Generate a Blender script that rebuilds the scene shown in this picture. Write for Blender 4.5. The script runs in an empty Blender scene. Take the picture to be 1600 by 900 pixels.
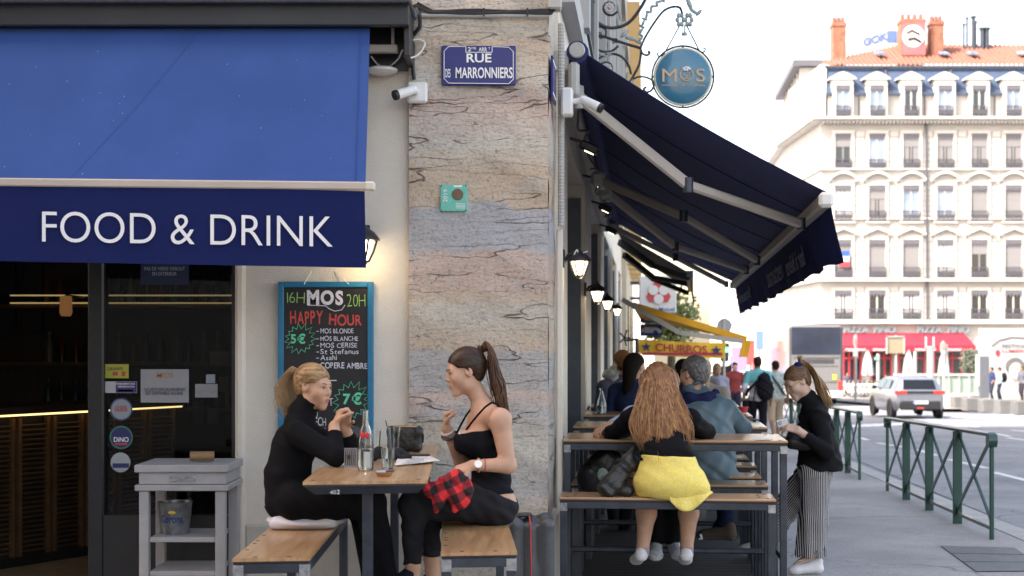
import bpy, math, random
import numpy as np
from mathutils import Vector, Matrix, Euler
random.seed(7); rng = np.random.default_rng(7)
R = math.radians
S = bpy.context.scene
COL = S.collection
F = 2222.0; CH = 1.66; HY = 530.0          # focal length in photo pixels, eye height, eye-level row of the photo

# ------------------------------------------------------------------ camera, sky, sun, exposure
cam = bpy.data.cameras.new('camera'); camo = bpy.data.objects.new('camera', cam); COL.objects.link(camo)
camo.location = (0, 0, CH); camo.rotation_euler = (R(90), 0, 0)
cam.sensor_width = 36; cam.lens = 36 * F / 1600; cam.shift_y = -(450 - HY) / 1600
cam.clip_start = .05; cam.clip_end = 3000
cam.dof.use_dof = True; cam.dof.focus_distance = 8.2; cam.dof.aperture_fstop = 3.4
S.camera = camo
SUN_EL = 44; SUN_AZ = math.atan2(-.86, -.51)
wd = bpy.data.worlds.new('World'); S.world = wd; wd.use_nodes = True
nt = wd.node_tree; nt.nodes.clear()
sky = nt.nodes.new('ShaderNodeTexSky'); sky.sky_type = 'NISHITA'; sky.sun_disc = False
sky.sun_elevation = R(SUN_EL); sky.sun_rotation = SUN_AZ; sky.air_density = 1.0; sky.dust_density = 2.5; sky.ozone_density = .8
bg = nt.nodes.new('ShaderNodeBackground'); bg.inputs[1].default_value = .15
wo = nt.nodes.new('ShaderNodeOutputWorld')
tint = nt.nodes.new('ShaderNodeMix'); tint.data_type = 'RGBA'; tint.blend_type = 'MULTIPLY'; tint.inputs[0].default_value = 1; tint.inputs[7].default_value = (1.22, 1.0, .80, 1)   # white balance of the photo: set for the shade
nt.links.new(sky.outputs[0], tint.inputs[6]); nt.links.new(tint.outputs[2], bg.inputs[0]); nt.links.new(bg.outputs[0], wo.inputs[0])
sl = bpy.data.lights.new('sun', 'SUN'); sl.energy = 2.0; sl.angle = R(.5); sl.color = (1, .985, .955)
so = bpy.data.objects.new('sun', sl); COL.objects.link(so)
sd = Vector((math.sin(SUN_AZ) * math.cos(R(SUN_EL)), math.cos(SUN_AZ) * math.cos(R(SUN_EL)), math.sin(R(SUN_EL))))
so.rotation_euler = sd.to_track_quat('Z', 'Y').to_euler(); so.location = (0, 0, 40)
S.view_settings.view_transform = 'Standard'; S.view_settings.look = 'None'; S.view_settings.gamma = 1
S.view_settings.exposure = 2.3
S.render.engine = 'CYCLES'
S.cycles.max_bounces = 7; S.cycles.diffuse_bounces = 4; S.cycles.glossy_bounces = 3; S.cycles.transmission_bounces = 6
S.cycles.transparent_max_bounces = 10; S.cycles.caustics_reflective = False; S.cycles.caustics_refractive = False
S.cycles.use_denoising = True; S.cycles.sample_clamp_indirect = 6

# ------------------------------------------------------------------ coordinates
def gz(y): return 0.0 if y < 9.5 else -.024 * (y - 9.5)
def W(px, py, D): return Vector(((px - 800) / F * D, D, CH - (py - HY) / F * D))
def gD(py):                                   # depth of a ground point seen at row py
    k = (py - HY) / F
    return (CH - .024 * 9.5) / (k - .024)
def wallx(y): return .0945 * y - .571         # the long street wall of the café

# ------------------------------------------------------------------ materials
MATS = {}
def lin(c):
    return tuple(((v / 12.92) if v <= .04045 else ((v + .055) / 1.055) ** 2.4) for v in c)
def pm(name, col, rough=.6, metal=0., var=.12, vs=6., bump=0., bs=80., spec=.5, trans=0., emis=None, es=0., alpha=1., col2=None, stretch=None, sheen=0., coat=0., detail=5):
    if name in MATS: return MATS[name]
    m = bpy.data.materials.new(name); m.use_nodes = True; MATS[name] = m
    n = m.node_tree.nodes; l = m.node_tree.links; b = n['Principled BSDF']
    b.inputs['Roughness'].default_value = rough; b.inputs['Metallic'].default_value = metal
    b.inputs['Specular IOR Level'].default_value = spec
    if trans: b.inputs['Transmission Weight'].default_value = trans
    if sheen: b.inputs['Sheen Weight'].default_value = sheen
    if coat: b.inputs['Coat Weight'].default_value = coat; b.inputs['Coat Roughness'].default_value = .05
    if alpha < 1: b.inputs['Alpha'].default_value = alpha
    if emis: b.inputs['Emission Color'].default_value = (*emis, 1); b.inputs['Emission Strength'].default_value = es
    c = Vector(col)
    tc = n.new('ShaderNodeTexCoord'); mp = n.new('ShaderNodeMapping'); l.new(tc.outputs['Object'], mp.inputs[0])
    if stretch: mp.inputs['Scale'].default_value = stretch
    if var or col2:
        no = n.new('ShaderNodeTexNoise'); no.inputs['Scale'].default_value = vs; no.inputs['Detail'].default_value = detail; no.inputs['Roughness'].default_value = .6
        l.new(mp.outputs[0], no.inputs[0])
        r = n.new('ShaderNodeValToRGB'); l.new(no.outputs[0], r.inputs[0])
        r.color_ramp.elements[0].position = .3; r.color_ramp.elements[1].position = .7
        a = col2 if col2 else tuple(min(1, v * (1 + var)) for v in c)
        d = col if col2 else tuple(v * (1 - var) for v in c)
        r.color_ramp.elements[0].color = (*d, 1); r.color_ramp.elements[1].color = (*a, 1)
        l.new(r.outputs[0], b.inputs['Base Color'])
    else: b.inputs['Base Color'].default_value = (*c, 1)
    if bump:
        no2 = n.new('ShaderNodeTexNoise'); no2.inputs['Scale'].default_value = bs; no2.inputs['Detail'].default_value = 3
        l.new(mp.outputs[0], no2.inputs[0])
        bp = n.new('ShaderNodeBump'); bp.inputs['Strength'].default_value = bump; bp.inputs['Distance'].default_value = .01
        l.new(no2.outputs[0], bp.inputs['Height']); l.new(bp.outputs[0], b.inputs['Normal'])
    return m
def glassy(name, tint=(.9, .95, .95), gl=.12, rough=.02, fr=.7):
    """thin pane: mostly clear with a mirror share that grows at grazing angles"""
    if name in MATS: return MATS[name]
    m = bpy.data.materials.new(name); m.use_nodes = True; MATS[name] = m
    n = m.node_tree.nodes; l = m.node_tree.links; n.clear()
    t = n.new('ShaderNodeBsdfTransparent'); t.inputs[0].default_value = (*tint, 1)
    g = n.new('ShaderNodeBsdfGlossy'); g.inputs['Roughness'].default_value = rough
    lw = n.new('ShaderNodeLayerWeight'); lw.inputs[0].default_value = .25
    ad = n.new('ShaderNodeMath'); ad.operation = 'MULTIPLY_ADD'; ad.inputs[1].default_value = fr; ad.inputs[2].default_value = gl
    mx = n.new('ShaderNodeMixShader'); o = n.new('ShaderNodeOutputMaterial')
    l.new(lw.outputs['Fresnel'], ad.inputs[0]); l.new(ad.outputs[0], mx.inputs[0]); l.new(t.outputs[0], mx.inputs[1]); l.new(g.outputs[0], mx.inputs[2]); l.new(mx.outputs[0], o.inputs[0])
    return m
def real_glass(name, col=(.95, .98, .97)):
    if name in MATS: return MATS[name]
    m = pm(name, col, rough=.02, var=0, trans=1.0); m.node_tree.nodes['Principled BSDF'].inputs['IOR'].default_value = 1.45
    return m

# ------------------------------------------------------------------ mesh builder
class MB:
    def __init__(s): s.v = []; s.f = []; s.m = []
    def add(s, vs, fs, mi=0):
        o = len(s.v); s.v.extend([tuple(v) for v in vs]); s.f.extend([tuple(i + o for i in f) for f in fs]); s.m.extend([mi] * len(fs)); return s
    def box(s, c, d, rot=None, mi=0, bev=0):
        x, y, z = d[0] / 2, d[1] / 2, d[2] / 2; c = Vector(c)
        if bev:
            b = min(bev, x * .9, y * .9, z * .9); vs = []
            for sx in (-1, 1):
                for sy in (-1, 1):
                    for sz in (-1, 1):
                        vs += [Vector((sx * x, sy * (y - b), sz * (z - b))), Vector((sx * (x - b), sy * y, sz * (z - b))), Vector((sx * (x - b), sy * (y - b), sz * z))]
            I = lambda a, b_, c_, k: ((a * 2 + b_) * 2 + c_) * 3 + k
            fs = []
            for a in (0, 1):
                fs.append([I(a, 0, 0, 0), I(a, 1, 0, 0), I(a, 1, 1, 0), I(a, 0, 1, 0)][::(1 if a else -1)])
                fs.append([I(0, a, 0, 1), I(1, a, 0, 1), I(1, a, 1, 1), I(0, a, 1, 1)][::(-1 if a else 1)])
                fs.append([I(0, 0, a, 2), I(1, 0, a, 2), I(1, 1, a, 2), I(0, 1, a, 2)][::(1 if a else -1)])
            for a in (0, 1):
                for b_ in (0, 1):
                    fs.append([I(a, b_, 0, 0), I(a, b_, 1, 0), I(a, b_, 1, 1), I(a, b_, 0, 1)][::(1 if a ^ b_ ^ 1 else -1)])
                    fs.append([I(a, 0, b_, 0), I(a, 0, b_, 2), I(a, 1, b_, 2), I(a, 1, b_, 0)][::(1 if a ^ b_ else -1)])
                    fs.append([I(0, a, b_, 1), I(0, a, b_, 2), I(1, a, b_, 2), I(1, a, b_, 1)][::(1 if a ^ b_ ^ 1 else -1)])
                    for c_ in (0, 1):
                        fs.append([I(a, b_, c_, 0), I(a, b_, c_, 1), I(a, b_, c_, 2)])
        else:
            vs = [Vector((sx * x, sy * y, sz * z)) for sx in (-1, 1) for sy in (-1, 1) for sz in (-1, 1)]
            fs = [(0, 1, 3, 2), (4, 6, 7, 5), (0, 4, 5, 1), (2, 3, 7, 6), (0, 2, 6, 4), (1, 5, 7, 3)]
        if rot is not None: vs = [rot @ v for v in vs]
        return s.add([v + c for v in vs], fs, mi)
    def b2(s, a, b, mi=0, bev=0):
        a = Vector(a); b = Vector(b); return s.box((a + b) / 2, [abs(t) for t in (b - a)], None, mi, bev)
    def bar(s, a, b, w, h, up=(0, 0, 1), mi=0, bev=0):
        a = Vector(a); b = Vector(b); d = (b - a); L = d.length; d.normalize(); u = Vector(up)
        if abs(d.dot(u)) > .98: u = Vector((0, 1, 0)) if abs(d.y) < .9 else Vector((1, 0, 0))
        r = d.cross(u).normalized(); u = r.cross(d)
        return s.box((a + b) / 2, (w, L, h), Matrix((r, d, u)).transposed(), mi, bev)
    def tube(s, pts, r, n=8, mi=0, cap=True, closed=False):
        pts = [Vector(p) for p in pts]; k = len(pts); rr = r if hasattr(r, '__len__') else [r] * k
        t0 = (pts[1] - pts[0]).normalized(); u = t0.orthogonal().normalized(); vs = []; fs = []
        for i, p in enumerate(pts):
            a = pts[(i - 1) % k] if closed else pts[max(0, i - 1)]; b = pts[(i + 1) % k] if closed else pts[min(k - 1, i + 1)]
            t = (b - a)
            if t.length < 1e-9: t = t0.copy()
            t.normalize(); u = (u - t * u.dot(t))
            u = u.normalized() if u.length > 1e-6 else t.orthogonal().normalized()
            w = t.cross(u)
            for j in range(n):
                q = 2 * math.pi * j / n; vs.append(p + (u * math.cos(q) + w * math.sin(q)) * rr[i])
        for i in range(k if closed else k - 1):
            for j in range(n):
                a0 = i * n + j; a1 = i * n + (j + 1) % n; b0 = ((i + 1) % k) * n + j; b1 = ((i + 1) % k) * n + (j + 1) % n
                fs.append((a0, a1, b1, b0))
        if cap and not closed: fs.append(tuple(range(n - 1, -1, -1))); fs.append(tuple((k - 1) * n + j for j in range(n)))
        return s.add(vs, fs, mi)
    def cyl(s, a, b, r, n=16, mi=0, r2=None): return s.tube([a, b], [r, r if r2 is None else r2], n, mi)
    def lathe(s, c, prof, n=24, mi=0, axis=None, cap=True):
        c = Vector(c); vs = []; fs = []; k = len(prof)
        q = axis if axis is not None else Matrix.Identity(3)
        for (r, z) in prof:
            for j in range(n):
                a = 2 * math.pi * j / n; vs.append(c + q @ Vector((r * math.cos(a), r * math.sin(a), z)))
        for i in range(k - 1):
            for j in range(n): fs.append((i * n + j, i * n + (j + 1) % n, (i + 1) * n + (j + 1) % n, (i + 1) * n + j))
        if cap and prof[0][0] > 1e-5: fs.append(tuple(range(n - 1, -1, -1)))
        if cap and prof[-1][0] > 1e-5: fs.append(tuple((k - 1) * n + j for j in range(n)))
        return s.add(vs, fs, mi)
    def sph(s, c, r, n=12, mi=0, rot=None):
        r = r if hasattr(r, '__len__') else (r, r, r); vs = []; fs = []; m = n // 2; c = Vector(c)
        for i in range(m + 1):
            p = math.pi * i / m
            for j in range(n):
                a = 2 * math.pi * j / n; v = Vector((r[0] * math.sin(p) * math.cos(a), r[1] * math.sin(p) * math.sin(a), r[2] * math.cos(p)))
                vs.append(c + (rot @ v if rot is not None else v))
        for i in range(m):
            for j in range(n): fs.append((i * n + j, (i + 1) * n + j, (i + 1) * n + (j + 1) % n, i * n + (j + 1) % n))
        return s.add(vs, fs, mi)
    def prism(s, poly, th, mi=0):
        """polygon of 3-D points thickened along th (vector)"""
        th = Vector(th); n = len(poly); vs = [Vector(p) for p in poly] + [Vector(p) + th for p in poly]
        fs = [tuple(range(n)), tuple(range(2 * n - 1, n - 1, -1))] + [(i, i + n, (i + 1) % n + n, (i + 1) % n) for i in range(n)]
        return s.add(vs, fs, mi)
    def grid(s, P, mi=0, th=None):
        """P[i][j] 3-D points as a sheet; th thickens it along its own normals"""
        a = len(P); b = len(P[0]); vs = [Vector(p) for r in P for p in r]
        fs = [(i * b + j, i * b + j + 1, (i + 1) * b + j + 1, (i + 1) * b + j) for i in range(a - 1) for j in range(b - 1)]
        if th:
            N = [Vector((0, 0, 0)) for _ in vs]
            for f in fs:
                nn = (vs[f[1]] - vs[f[0]]).cross(vs[f[3]] - vs[f[0]])
                for i in f: N[i] += nn
            v2 = [v + (q.normalized() if q.length > 0 else q) * th for v, q in zip(vs, N)]; o = len(vs)
            f2 = [tuple(i + o for i in f[::-1]) for f in fs]; ed = []
            for i in range(a - 1): ed += [(i * b, (i + 1) * b, (i + 1) * b + o, i * b + o), ((i + 1) * b + b - 1, i * b + b - 1, i * b + b - 1 + o, (i + 1) * b + b - 1 + o)]
            for j in range(b - 1): ed += [(j + 1, j, j + o, j + 1 + o), ((a - 1) * b + j, (a - 1) * b + j + 1, (a - 1) * b + j + 1 + o, (a - 1) * b + j + o)]
            return s.add(vs + v2, fs + f2 + ed, mi)
        return s.add(vs, fs, mi)
    def text(s, txt, p0, px, py, mi=0, lift=.002, offset=0., th=.0015, shear=0., jit=0.):
        """lettering fitted into the parallelogram: p0 bottom left, px bottom right, py top left"""
        p0 = Vector(p0); X = Vector(px) - p0; Y = Vector(py) - p0; N = X.cross(Y).normalized()
        V, Fc = text_mesh(txt, offset, shear, jit)
        if not len(V): return s
        lo = V.min(0); hi = V.max(0)
        vs = [p0 + X * ((v[0] - lo[0]) / max(1e-6, hi[0] - lo[0])) + Y * ((v[1] - lo[1]) / max(1e-6, hi[1] - lo[1])) + N * (lift + (th if v[2] > 0 else 0)) for v in V]
        return s.add(vs, Fc, mi)
    def build(s, name, mats, parent=None, smooth=False, loc=None):
        me = bpy.data.meshes.new(name); off = Vector((0, 0, 0)) if loc is None else Vector(loc); q = parent
        while q is not None: off = off + q.location; q = q.parent
        me.from_pydata([tuple(Vector(v) - off) for v in s.v], [], s.f)
        for m in (mats if isinstance(mats, (list, tuple)) else [mats]): me.materials.append(m)
        me.polygons.foreach_set('material_index', s.m)
        if smooth:
            me.polygons.foreach_set('use_smooth', [True] * len(s.f))
            if smooth != 'all': me.set_sharp_from_angle(angle=R(40))
        me.update()
        o = bpy.data.objects.new(name, me); COL.objects.link(o)
        if loc is not None: o.location = loc
        if parent is not None: o.parent = parent
        return o
_tc = {}
def text_mesh(txt, offset=0., shear=0., jit=0.):
    k = (txt, offset, shear, jit)
    if k in _tc: return _tc[k]
    if jit:
        r = random.Random(txt); V = []; Fc = []; x = 0
        for ch in txt:
            if ch == ' ': x += .3; continue
            v, f = text_mesh(ch, offset, shear); lo = v.min(0); hi = v.max(0); o = sum(len(a) for a in V)
            a = r.uniform(-jit, jit); c, s_ = math.cos(a), math.sin(a); sc = 1 + r.uniform(-jit, jit) * .8
            q = v.copy(); q[:, 0] -= lo[0]; q[:, :2] *= sc
            w = q.copy(); w[:, 0] = q[:, 0] * c - q[:, 1] * s_ + x; w[:, 1] = q[:, 0] * s_ + q[:, 1] * c + r.uniform(-jit, jit) * .25
            V.append(w); Fc += [tuple(i + o for i in g) for g in f]; x += (hi[0] - lo[0]) * sc + .09
        _tc[k] = (np.concatenate(V), Fc); return _tc[k]
    cu = bpy.data.curves.new('lettering', 'FONT'); cu.body = txt; cu.size = 1; cu.extrude = .01; cu.offset = offset; cu.shear = shear; cu.resolution_u = 6
    ob = bpy.data.objects.new('lettering', cu); COL.objects.link(ob)
    dg = bpy.context.evaluated_depsgraph_get(); dg.update(); ev = ob.evaluated_get(dg); me = ev.to_mesh()
    V = np.array([tuple(v.co) for v in me.vertices]).reshape(-1, 3); Fc = [tuple(p.vertices) for p in me.polygons]
    ev.to_mesh_clear(); bpy.data.objects.remove(ob); bpy.data.curves.remove(cu)
    _tc[k] = (V, Fc); return _tc[k]
def tag(o, label=None, cat=None, group=None, kind=None):
    if label: o['label'] = label
    if cat: o['category'] = cat
    if group: o['group'] = group
    if kind: o['kind'] = kind
    return o
def thing(name, label, cat, loc=(0, 0, 0), group=None, rz=0):
    o = bpy.data.objects.new(name, None); COL.objects.link(o); o.location = loc; o.rotation_euler = (0, 0, rz); o.empty_display_size = .2
    return tag(o, label, cat, group)
def struct(name, mb, m, kind='structure', **k): return tag(mb.build(name, m, **k), kind=kind)
def single(name, mb, m, label, cat, group=None, smooth=False, loc=None):
    if loc is None:
        A = np.array([tuple(v) for v in mb.v]); loc = ((A[:, 0].min() + A[:, 0].max()) / 2, (A[:, 1].min() + A[:, 1].max()) / 2, A[:, 2].min())
    return tag(mb.build(name, m, None, smooth, loc), label, cat, group)
def dup(root, loc, rz=None, label=None, group=None, scale=None):
    def cp(o, par):
        c = o.copy(); COL.objects.link(c); c.parent = par
        for ch in o.children: cp(ch, c)
        return c
    r = cp(root, None); r.location = loc
    if rz is not None: r.rotation_euler = (0, 0, rz)
    if scale is not None: r.scale = (scale,) * 3
    if label: r['label'] = label
    if group: r['group'] = group
    return r

# ------------------------------------------------------------------ implicit surfaces for bodies, clothes, hair, bags
def V3(*a): return np.array(a, dtype=np.float32)
class Sdf:
    def __init__(s, k=.02): s.p = []; s.k = k; s.post = []
    def cone(s, a, b, r1, r2=None, k=None, op='u', flat=None, tag=''):
        s.p.append(('c', np.array(a, np.float32), np.array(b, np.float32), r1, r1 if r2 is None else r2, s.k if k is None else k, op, flat, tag)); return s
    def ell(s, c, r, M=None, k=None, op='u', tag=''):
        s.p.append(('e', np.array(c, np.float32), np.array(r, np.float32), None if M is None else np.array(M, np.float32), None, s.k if k is None else k, op, None, tag)); return s
    def chain(s, pts, rs, k=None, op='u', flat=None, tag=''):
        for i in range(len(pts) - 1): s.cone(pts[i], pts[i + 1], rs[i], rs[i + 1], k, op, flat, tag)
        return s
    def cut(s, n, d): s.post.append(('cut', np.array(n, np.float32) / np.linalg.norm(n), d)); return s      # keep dot(n,p) < d
    def cutp(s, n, p): n = np.array(n, np.float32); n = n / np.linalg.norm(n); return s.cut(n, float(np.dot(n, np.array(p, np.float32))))
    def disp(s, fn): s.post.append(('disp', fn)); return s
    def minus(s, other, k=.004): s.post.append(('minus', other, k)); return s
    def inflated(s, tags, e, k=None):
        o = Sdf(s.k if k is None else k)
        for q in s.p:
            if q[8] in tags and q[6] == 'u':
                q = list(q)
                if q[0] == 'c': q[3] += e; q[4] += e
                else: q[2] = q[2] + e
                o.p.append(tuple(q))
        return o
    def cloth(s, tags, e, grow=.05):
        o = s.inflated(tags, grow, .02); o.post.append(('and', s, e)); return o
    def orr(s, other, k=.015): s.post.append(('or', other, k)); return s
    @staticmethod
    def _bb(q):
        if q[0] == 'c':
            r = max(q[3], q[4]) * (1 if q[7] is None or q[7][1] <= 1 else q[7][1]); return np.minimum(q[1], q[2]) - r, np.maximum(q[1], q[2]) + r
        r = q[2].max() if q[3] is not None else q[2]; return q[1] - r, q[1] + r
    @staticmethod
    def _d(q, X, Y, Z):
        if q[0] == 'c':
            a, b = q[1], q[2]; ba = b - a; L2 = max(1e-9, float(np.dot(ba, ba)))
            px, py, pz = X - a[0], Y - a[1], Z - a[2]; sc = 1
            if q[7] is not None:
                n, fl = q[7]; n = np.array(n, np.float32); n = n / np.linalg.norm(n); t = (px * n[0] + py * n[1] + pz * n[2]) * (1 / fl - 1)
                px = px + t * n[0]; py = py + t * n[1]; pz = pz + t * n[2]; sc = min(1, fl)
                t2 = float(np.dot(ba, n)) * (1 / fl - 1); ba = ba + t2 * n; L2 = max(1e-9, float(np.dot(ba, ba)))
            t = np.clip((px * ba[0] + py * ba[1] + pz * ba[2]) / L2, 0, 1)
            return (np.sqrt((px - t * ba[0]) ** 2 + (py - t * ba[1]) ** 2 + (pz - t * ba[2]) ** 2) - (q[3] + (q[4] - q[3]) * t)) * sc
        px, py, pz = X - q[1][0], Y - q[1][1], Z - q[1][2]
        if q[3] is not None:
            M = q[3]; px, py, pz = M[0, 0] * px + M[1, 0] * py + M[2, 0] * pz, M[0, 1] * px + M[1, 1] * py + M[2, 1] * pz, M[0, 2] * px + M[1, 2] * py + M[2, 2] * pz
        r = q[2]; k0 = np.sqrt((px / r[0]) ** 2 + (py / r[1]) ** 2 + (pz / r[2]) ** 2); k1 = np.sqrt((px / r[0] ** 2) ** 2 + (py / r[1] ** 2) ** 2 + (pz / r[2] ** 2) ** 2)
        return k0 * (k0 - 1) / np.maximum(k1, 1e-6)
    def field(s, lo, h, n):
        f = np.full(n, .2, np.float32); ax = [lo[i] + h * np.arange(n[i], dtype=np.float32) for i in range(3)]
        for q in s.p:
            k = q[5]; a, b = s._bb(q); m = k + 3 * h
            i0 = np.maximum(0, np.floor((a - m - lo) / h).astype(int)); i1 = np.minimum(n, np.ceil((b + m - lo) / h).astype(int) + 1)
            if (i1 <= i0).any(): continue
            sl_ = tuple(slice(i0[i], i1[i]) for i in range(3))
            X = ax[0][sl_[0]][:, None, None]; Y = ax[1][sl_[1]][None, :, None]; Z = ax[2][sl_[2]][None, None, :]
            d = s._d(q, X, Y, Z); g = f[sl_]
            if q[6] == 'u':
                e = np.clip(.5 + .5 * (g - d) / k, 0, 1); f[sl_] = g + (d - g) * e - k * e * (1 - e)
            else:
                e = np.clip(.5 - .5 * (g + d) / k, 0, 1); f[sl_] = g + (-d - g) * e + k * e * (1 - e)
        X = ax[0][:, None, None]; Y = ax[1][None, :, None]; Z = ax[2][None, None, :]
        for q in s.post:
            if q[0] == 'cut': f = np.maximum(f, q[1][0] * X + q[1][1] * Y + q[1][2] * Z - q[2])
            elif q[0] == 'disp': f = f + q[1](X, Y, Z).astype(np.float32)
            elif q[0] == 'and': f = np.maximum(f, q[1].field(lo, h, n) - q[2])
            elif q[0] == 'or':
                d = q[1].field(lo, h, n); k = q[2]; e = np.clip(.5 + .5 * (f - d) / k, 0, 1); f = f + (d - f) * e - k * e * (1 - e)
            else: f = np.maximum(f, -(q[1].field(lo, h, n)) + q[2])
        return f
    def mesh(s, h):
        B = [s._bb(q) for q in s.p if q[6] == 'u']; lo = np.min([b[0] for b in B], 0) - 3 * h - .01; hi = np.max([b[1] for b in B], 0) + 3 * h + .01
        n = np.ceil((hi - lo) / h).astype(int) + 1
        f = s.field(lo.astype(np.float32), h, n); ins = f < 0
        cnt = np.zeros(n - 1, np.int8); acc = np.zeros((*(n - 1), 3), np.float32)
        N = n - 1
        act = np.zeros(N, bool); c8 = ins[:-1, :-1, :-1].astype(np.int8)
        c8 = sum(ins[a:N[0] + a, b:N[1] + b, c:N[2] + c].astype(np.int8) for a in (0, 1) for b in (0, 1) for c in (0, 1))
        act = (c8 > 0) & (c8 < 8); idx = np.argwhere(act)
        if not len(idx): return np.zeros((0, 3)), []
        cv = np.stack([f[idx[:, 0] + a, idx[:, 1] + b, idx[:, 2] + c] for a in (0, 1) for b in (0, 1) for c in (0, 1)], 1)
        off = np.array([(a, b, c) for a in (0, 1) for b in (0, 1) for c in (0, 1)], np.float32)
        P = np.zeros((len(idx), 3), np.float32); C = np.zeros(len(idx), np.float32)
        for i in range(8):
            for j in range(i + 1, 8):
                if np.abs(off[i] - off[j]).sum() != 1: continue
                m = (cv[:, i] < 0) != (cv[:, j] < 0); t = np.where(m, cv[:, i] / np.where(m, cv[:, i] - cv[:, j], 1), 0)
                P += np.where(m[:, None], off[i] + t[:, None] * (off[j] - off[i]), 0); C += m
        P = (P / C[:, None] + idx) * h + lo
        vid = np.full(N, -1, np.int64); vid[act] = np.arange(len(idx)); faces = []
        for d in range(3):
            o1 = [0, 0, 0]; o1[d] = 1; A = ins[:n[0] - o1[0], :n[1] - o1[1], :n[2] - o1[2]]; Bq = ins[o1[0]:, o1[1]:, o1[2]:]
            e = np.argwhere(A != Bq); u, v = [(1, 2), (2, 0), (0, 1)][d]
            e = e[(e[:, u] > 0) & (e[:, v] > 0) & (e[:, u] < N[u]) & (e[:, v] < N[v])]
            def at(du, dv):
                q = e.copy(); q[:, u] -= du; q[:, v] -= dv; return vid[q[:, 0], q[:, 1], q[:, 2]]
            Q = np.stack([at(1, 1), at(0, 1), at(0, 0), at(1, 0)], 1); fl = ~A[e[:, 0], e[:, 1], e[:, 2]]
            Q[fl] = Q[fl][:, ::-1]; faces.append(Q)
        return P, np.concatenate(faces)
    def build(s, name, mats, parent=None, h=.006, matfn=None, relax=1):
        P, Q = s.mesh(h)
        for _ in range(relax):                                     # light Laplacian smoothing
            A = np.zeros_like(P); c = np.zeros(len(P)); E = np.concatenate([Q[:, [0, 1]], Q[:, [1, 2]], Q[:, [2, 3]], Q[:, [3, 0]]])
            for a_, b_ in ((0, 1), (1, 0)):
                for d in range(3): A[:, d] += np.bincount(E[:, a_], weights=P[E[:, b_], d], minlength=len(P))
                c += np.bincount(E[:, a_], minlength=len(P))
            P = P * .5 + .5 * A / np.maximum(c, 1)[:, None]
        off = Vector((0, 0, 0)); q = parent
        while q is not None: off = off + q.location; q = q.parent
        me = bpy.data.meshes.new(name); V = P - np.array(off)
        me.vertices.add(len(V)); me.vertices.foreach_set('co', V.astype(np.float32).ravel())
        me.loops.add(len(Q) * 4); me.loops.foreach_set('vertex_index', Q.astype(np.int32).ravel())
        me.polygons.add(len(Q)); me.polygons.foreach_set('loop_start', np.arange(0, len(Q) * 4, 4, dtype=np.int32))
        for m in (mats if isinstance(mats, (list, tuple)) else [mats]): me.materials.append(m)
        if matfn is not None: me.polygons.foreach_set('material_index', matfn(P[Q].mean(1)).astype(np.int32))
        me.polygons.foreach_set('use_smooth', [True] * len(Q))
        me.update(calc_edges=True); me.validate()
        o = bpy.data.objects.new(name, me); COL.objects.link(o)
        if parent is not None: o.parent = parent
        return o
def waves(amp, sx, sy, sz, ph=0.):
    """soft fold pattern"""
    return lambda X, Y, Z: amp * (np.sin(X * sx[0] + Y * sx[1] + Z * sx[2] + ph + 1.3 * np.sin(X * sy[0] + Y * sy[1] + Z * sy[2])) + .6 * np.sin(X * sz[0] + Y * sz[1] + Z * sz[2] + 2.1 * ph))
# ------------------------------------------------------------------ common materials
M_plaster = pm('plaster', (.72, .665, .585), .85, var=.07, vs=3, bump=.55, bs=130)
M_plinth = pm('plinth_render', (.50, .47, .42), .9, var=.1, vs=5, bump=.6, bs=90)
M_cream = pm('cream_paint', (.66, .61, .53), .6, var=.08, vs=5, bump=.1, bs=40)
M_bluegrey = pm('bluegrey_paint', (.085, .105, .14), .5, var=.15, vs=7, bump=.1, bs=60)
M_dark = pm('dark_frame', (.014, .014, .017), .42, var=.2, vs=10)
M_black = pm('black_metal', (.018, .018, .02), .4, var=.2, vs=20, bump=.1, bs=90)
M_steel = pm('raw_steel', (.048, .056, .074), .42, metal=.55, var=.3, vs=9, bump=.12, bs=50)
M_white = pm('white_plastic', (.75, .75, .73), .4, var=.04)
M_grey = pm('grey_plastic', (.42, .41, .39), .5, var=.08)
M_alu = pm('painted_arm', (.40, .36, .32), .45, var=.06, vs=10)
M_whitetxt = pm('white_lettering', (.82, .82, .84), .6, var=.02)
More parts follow.
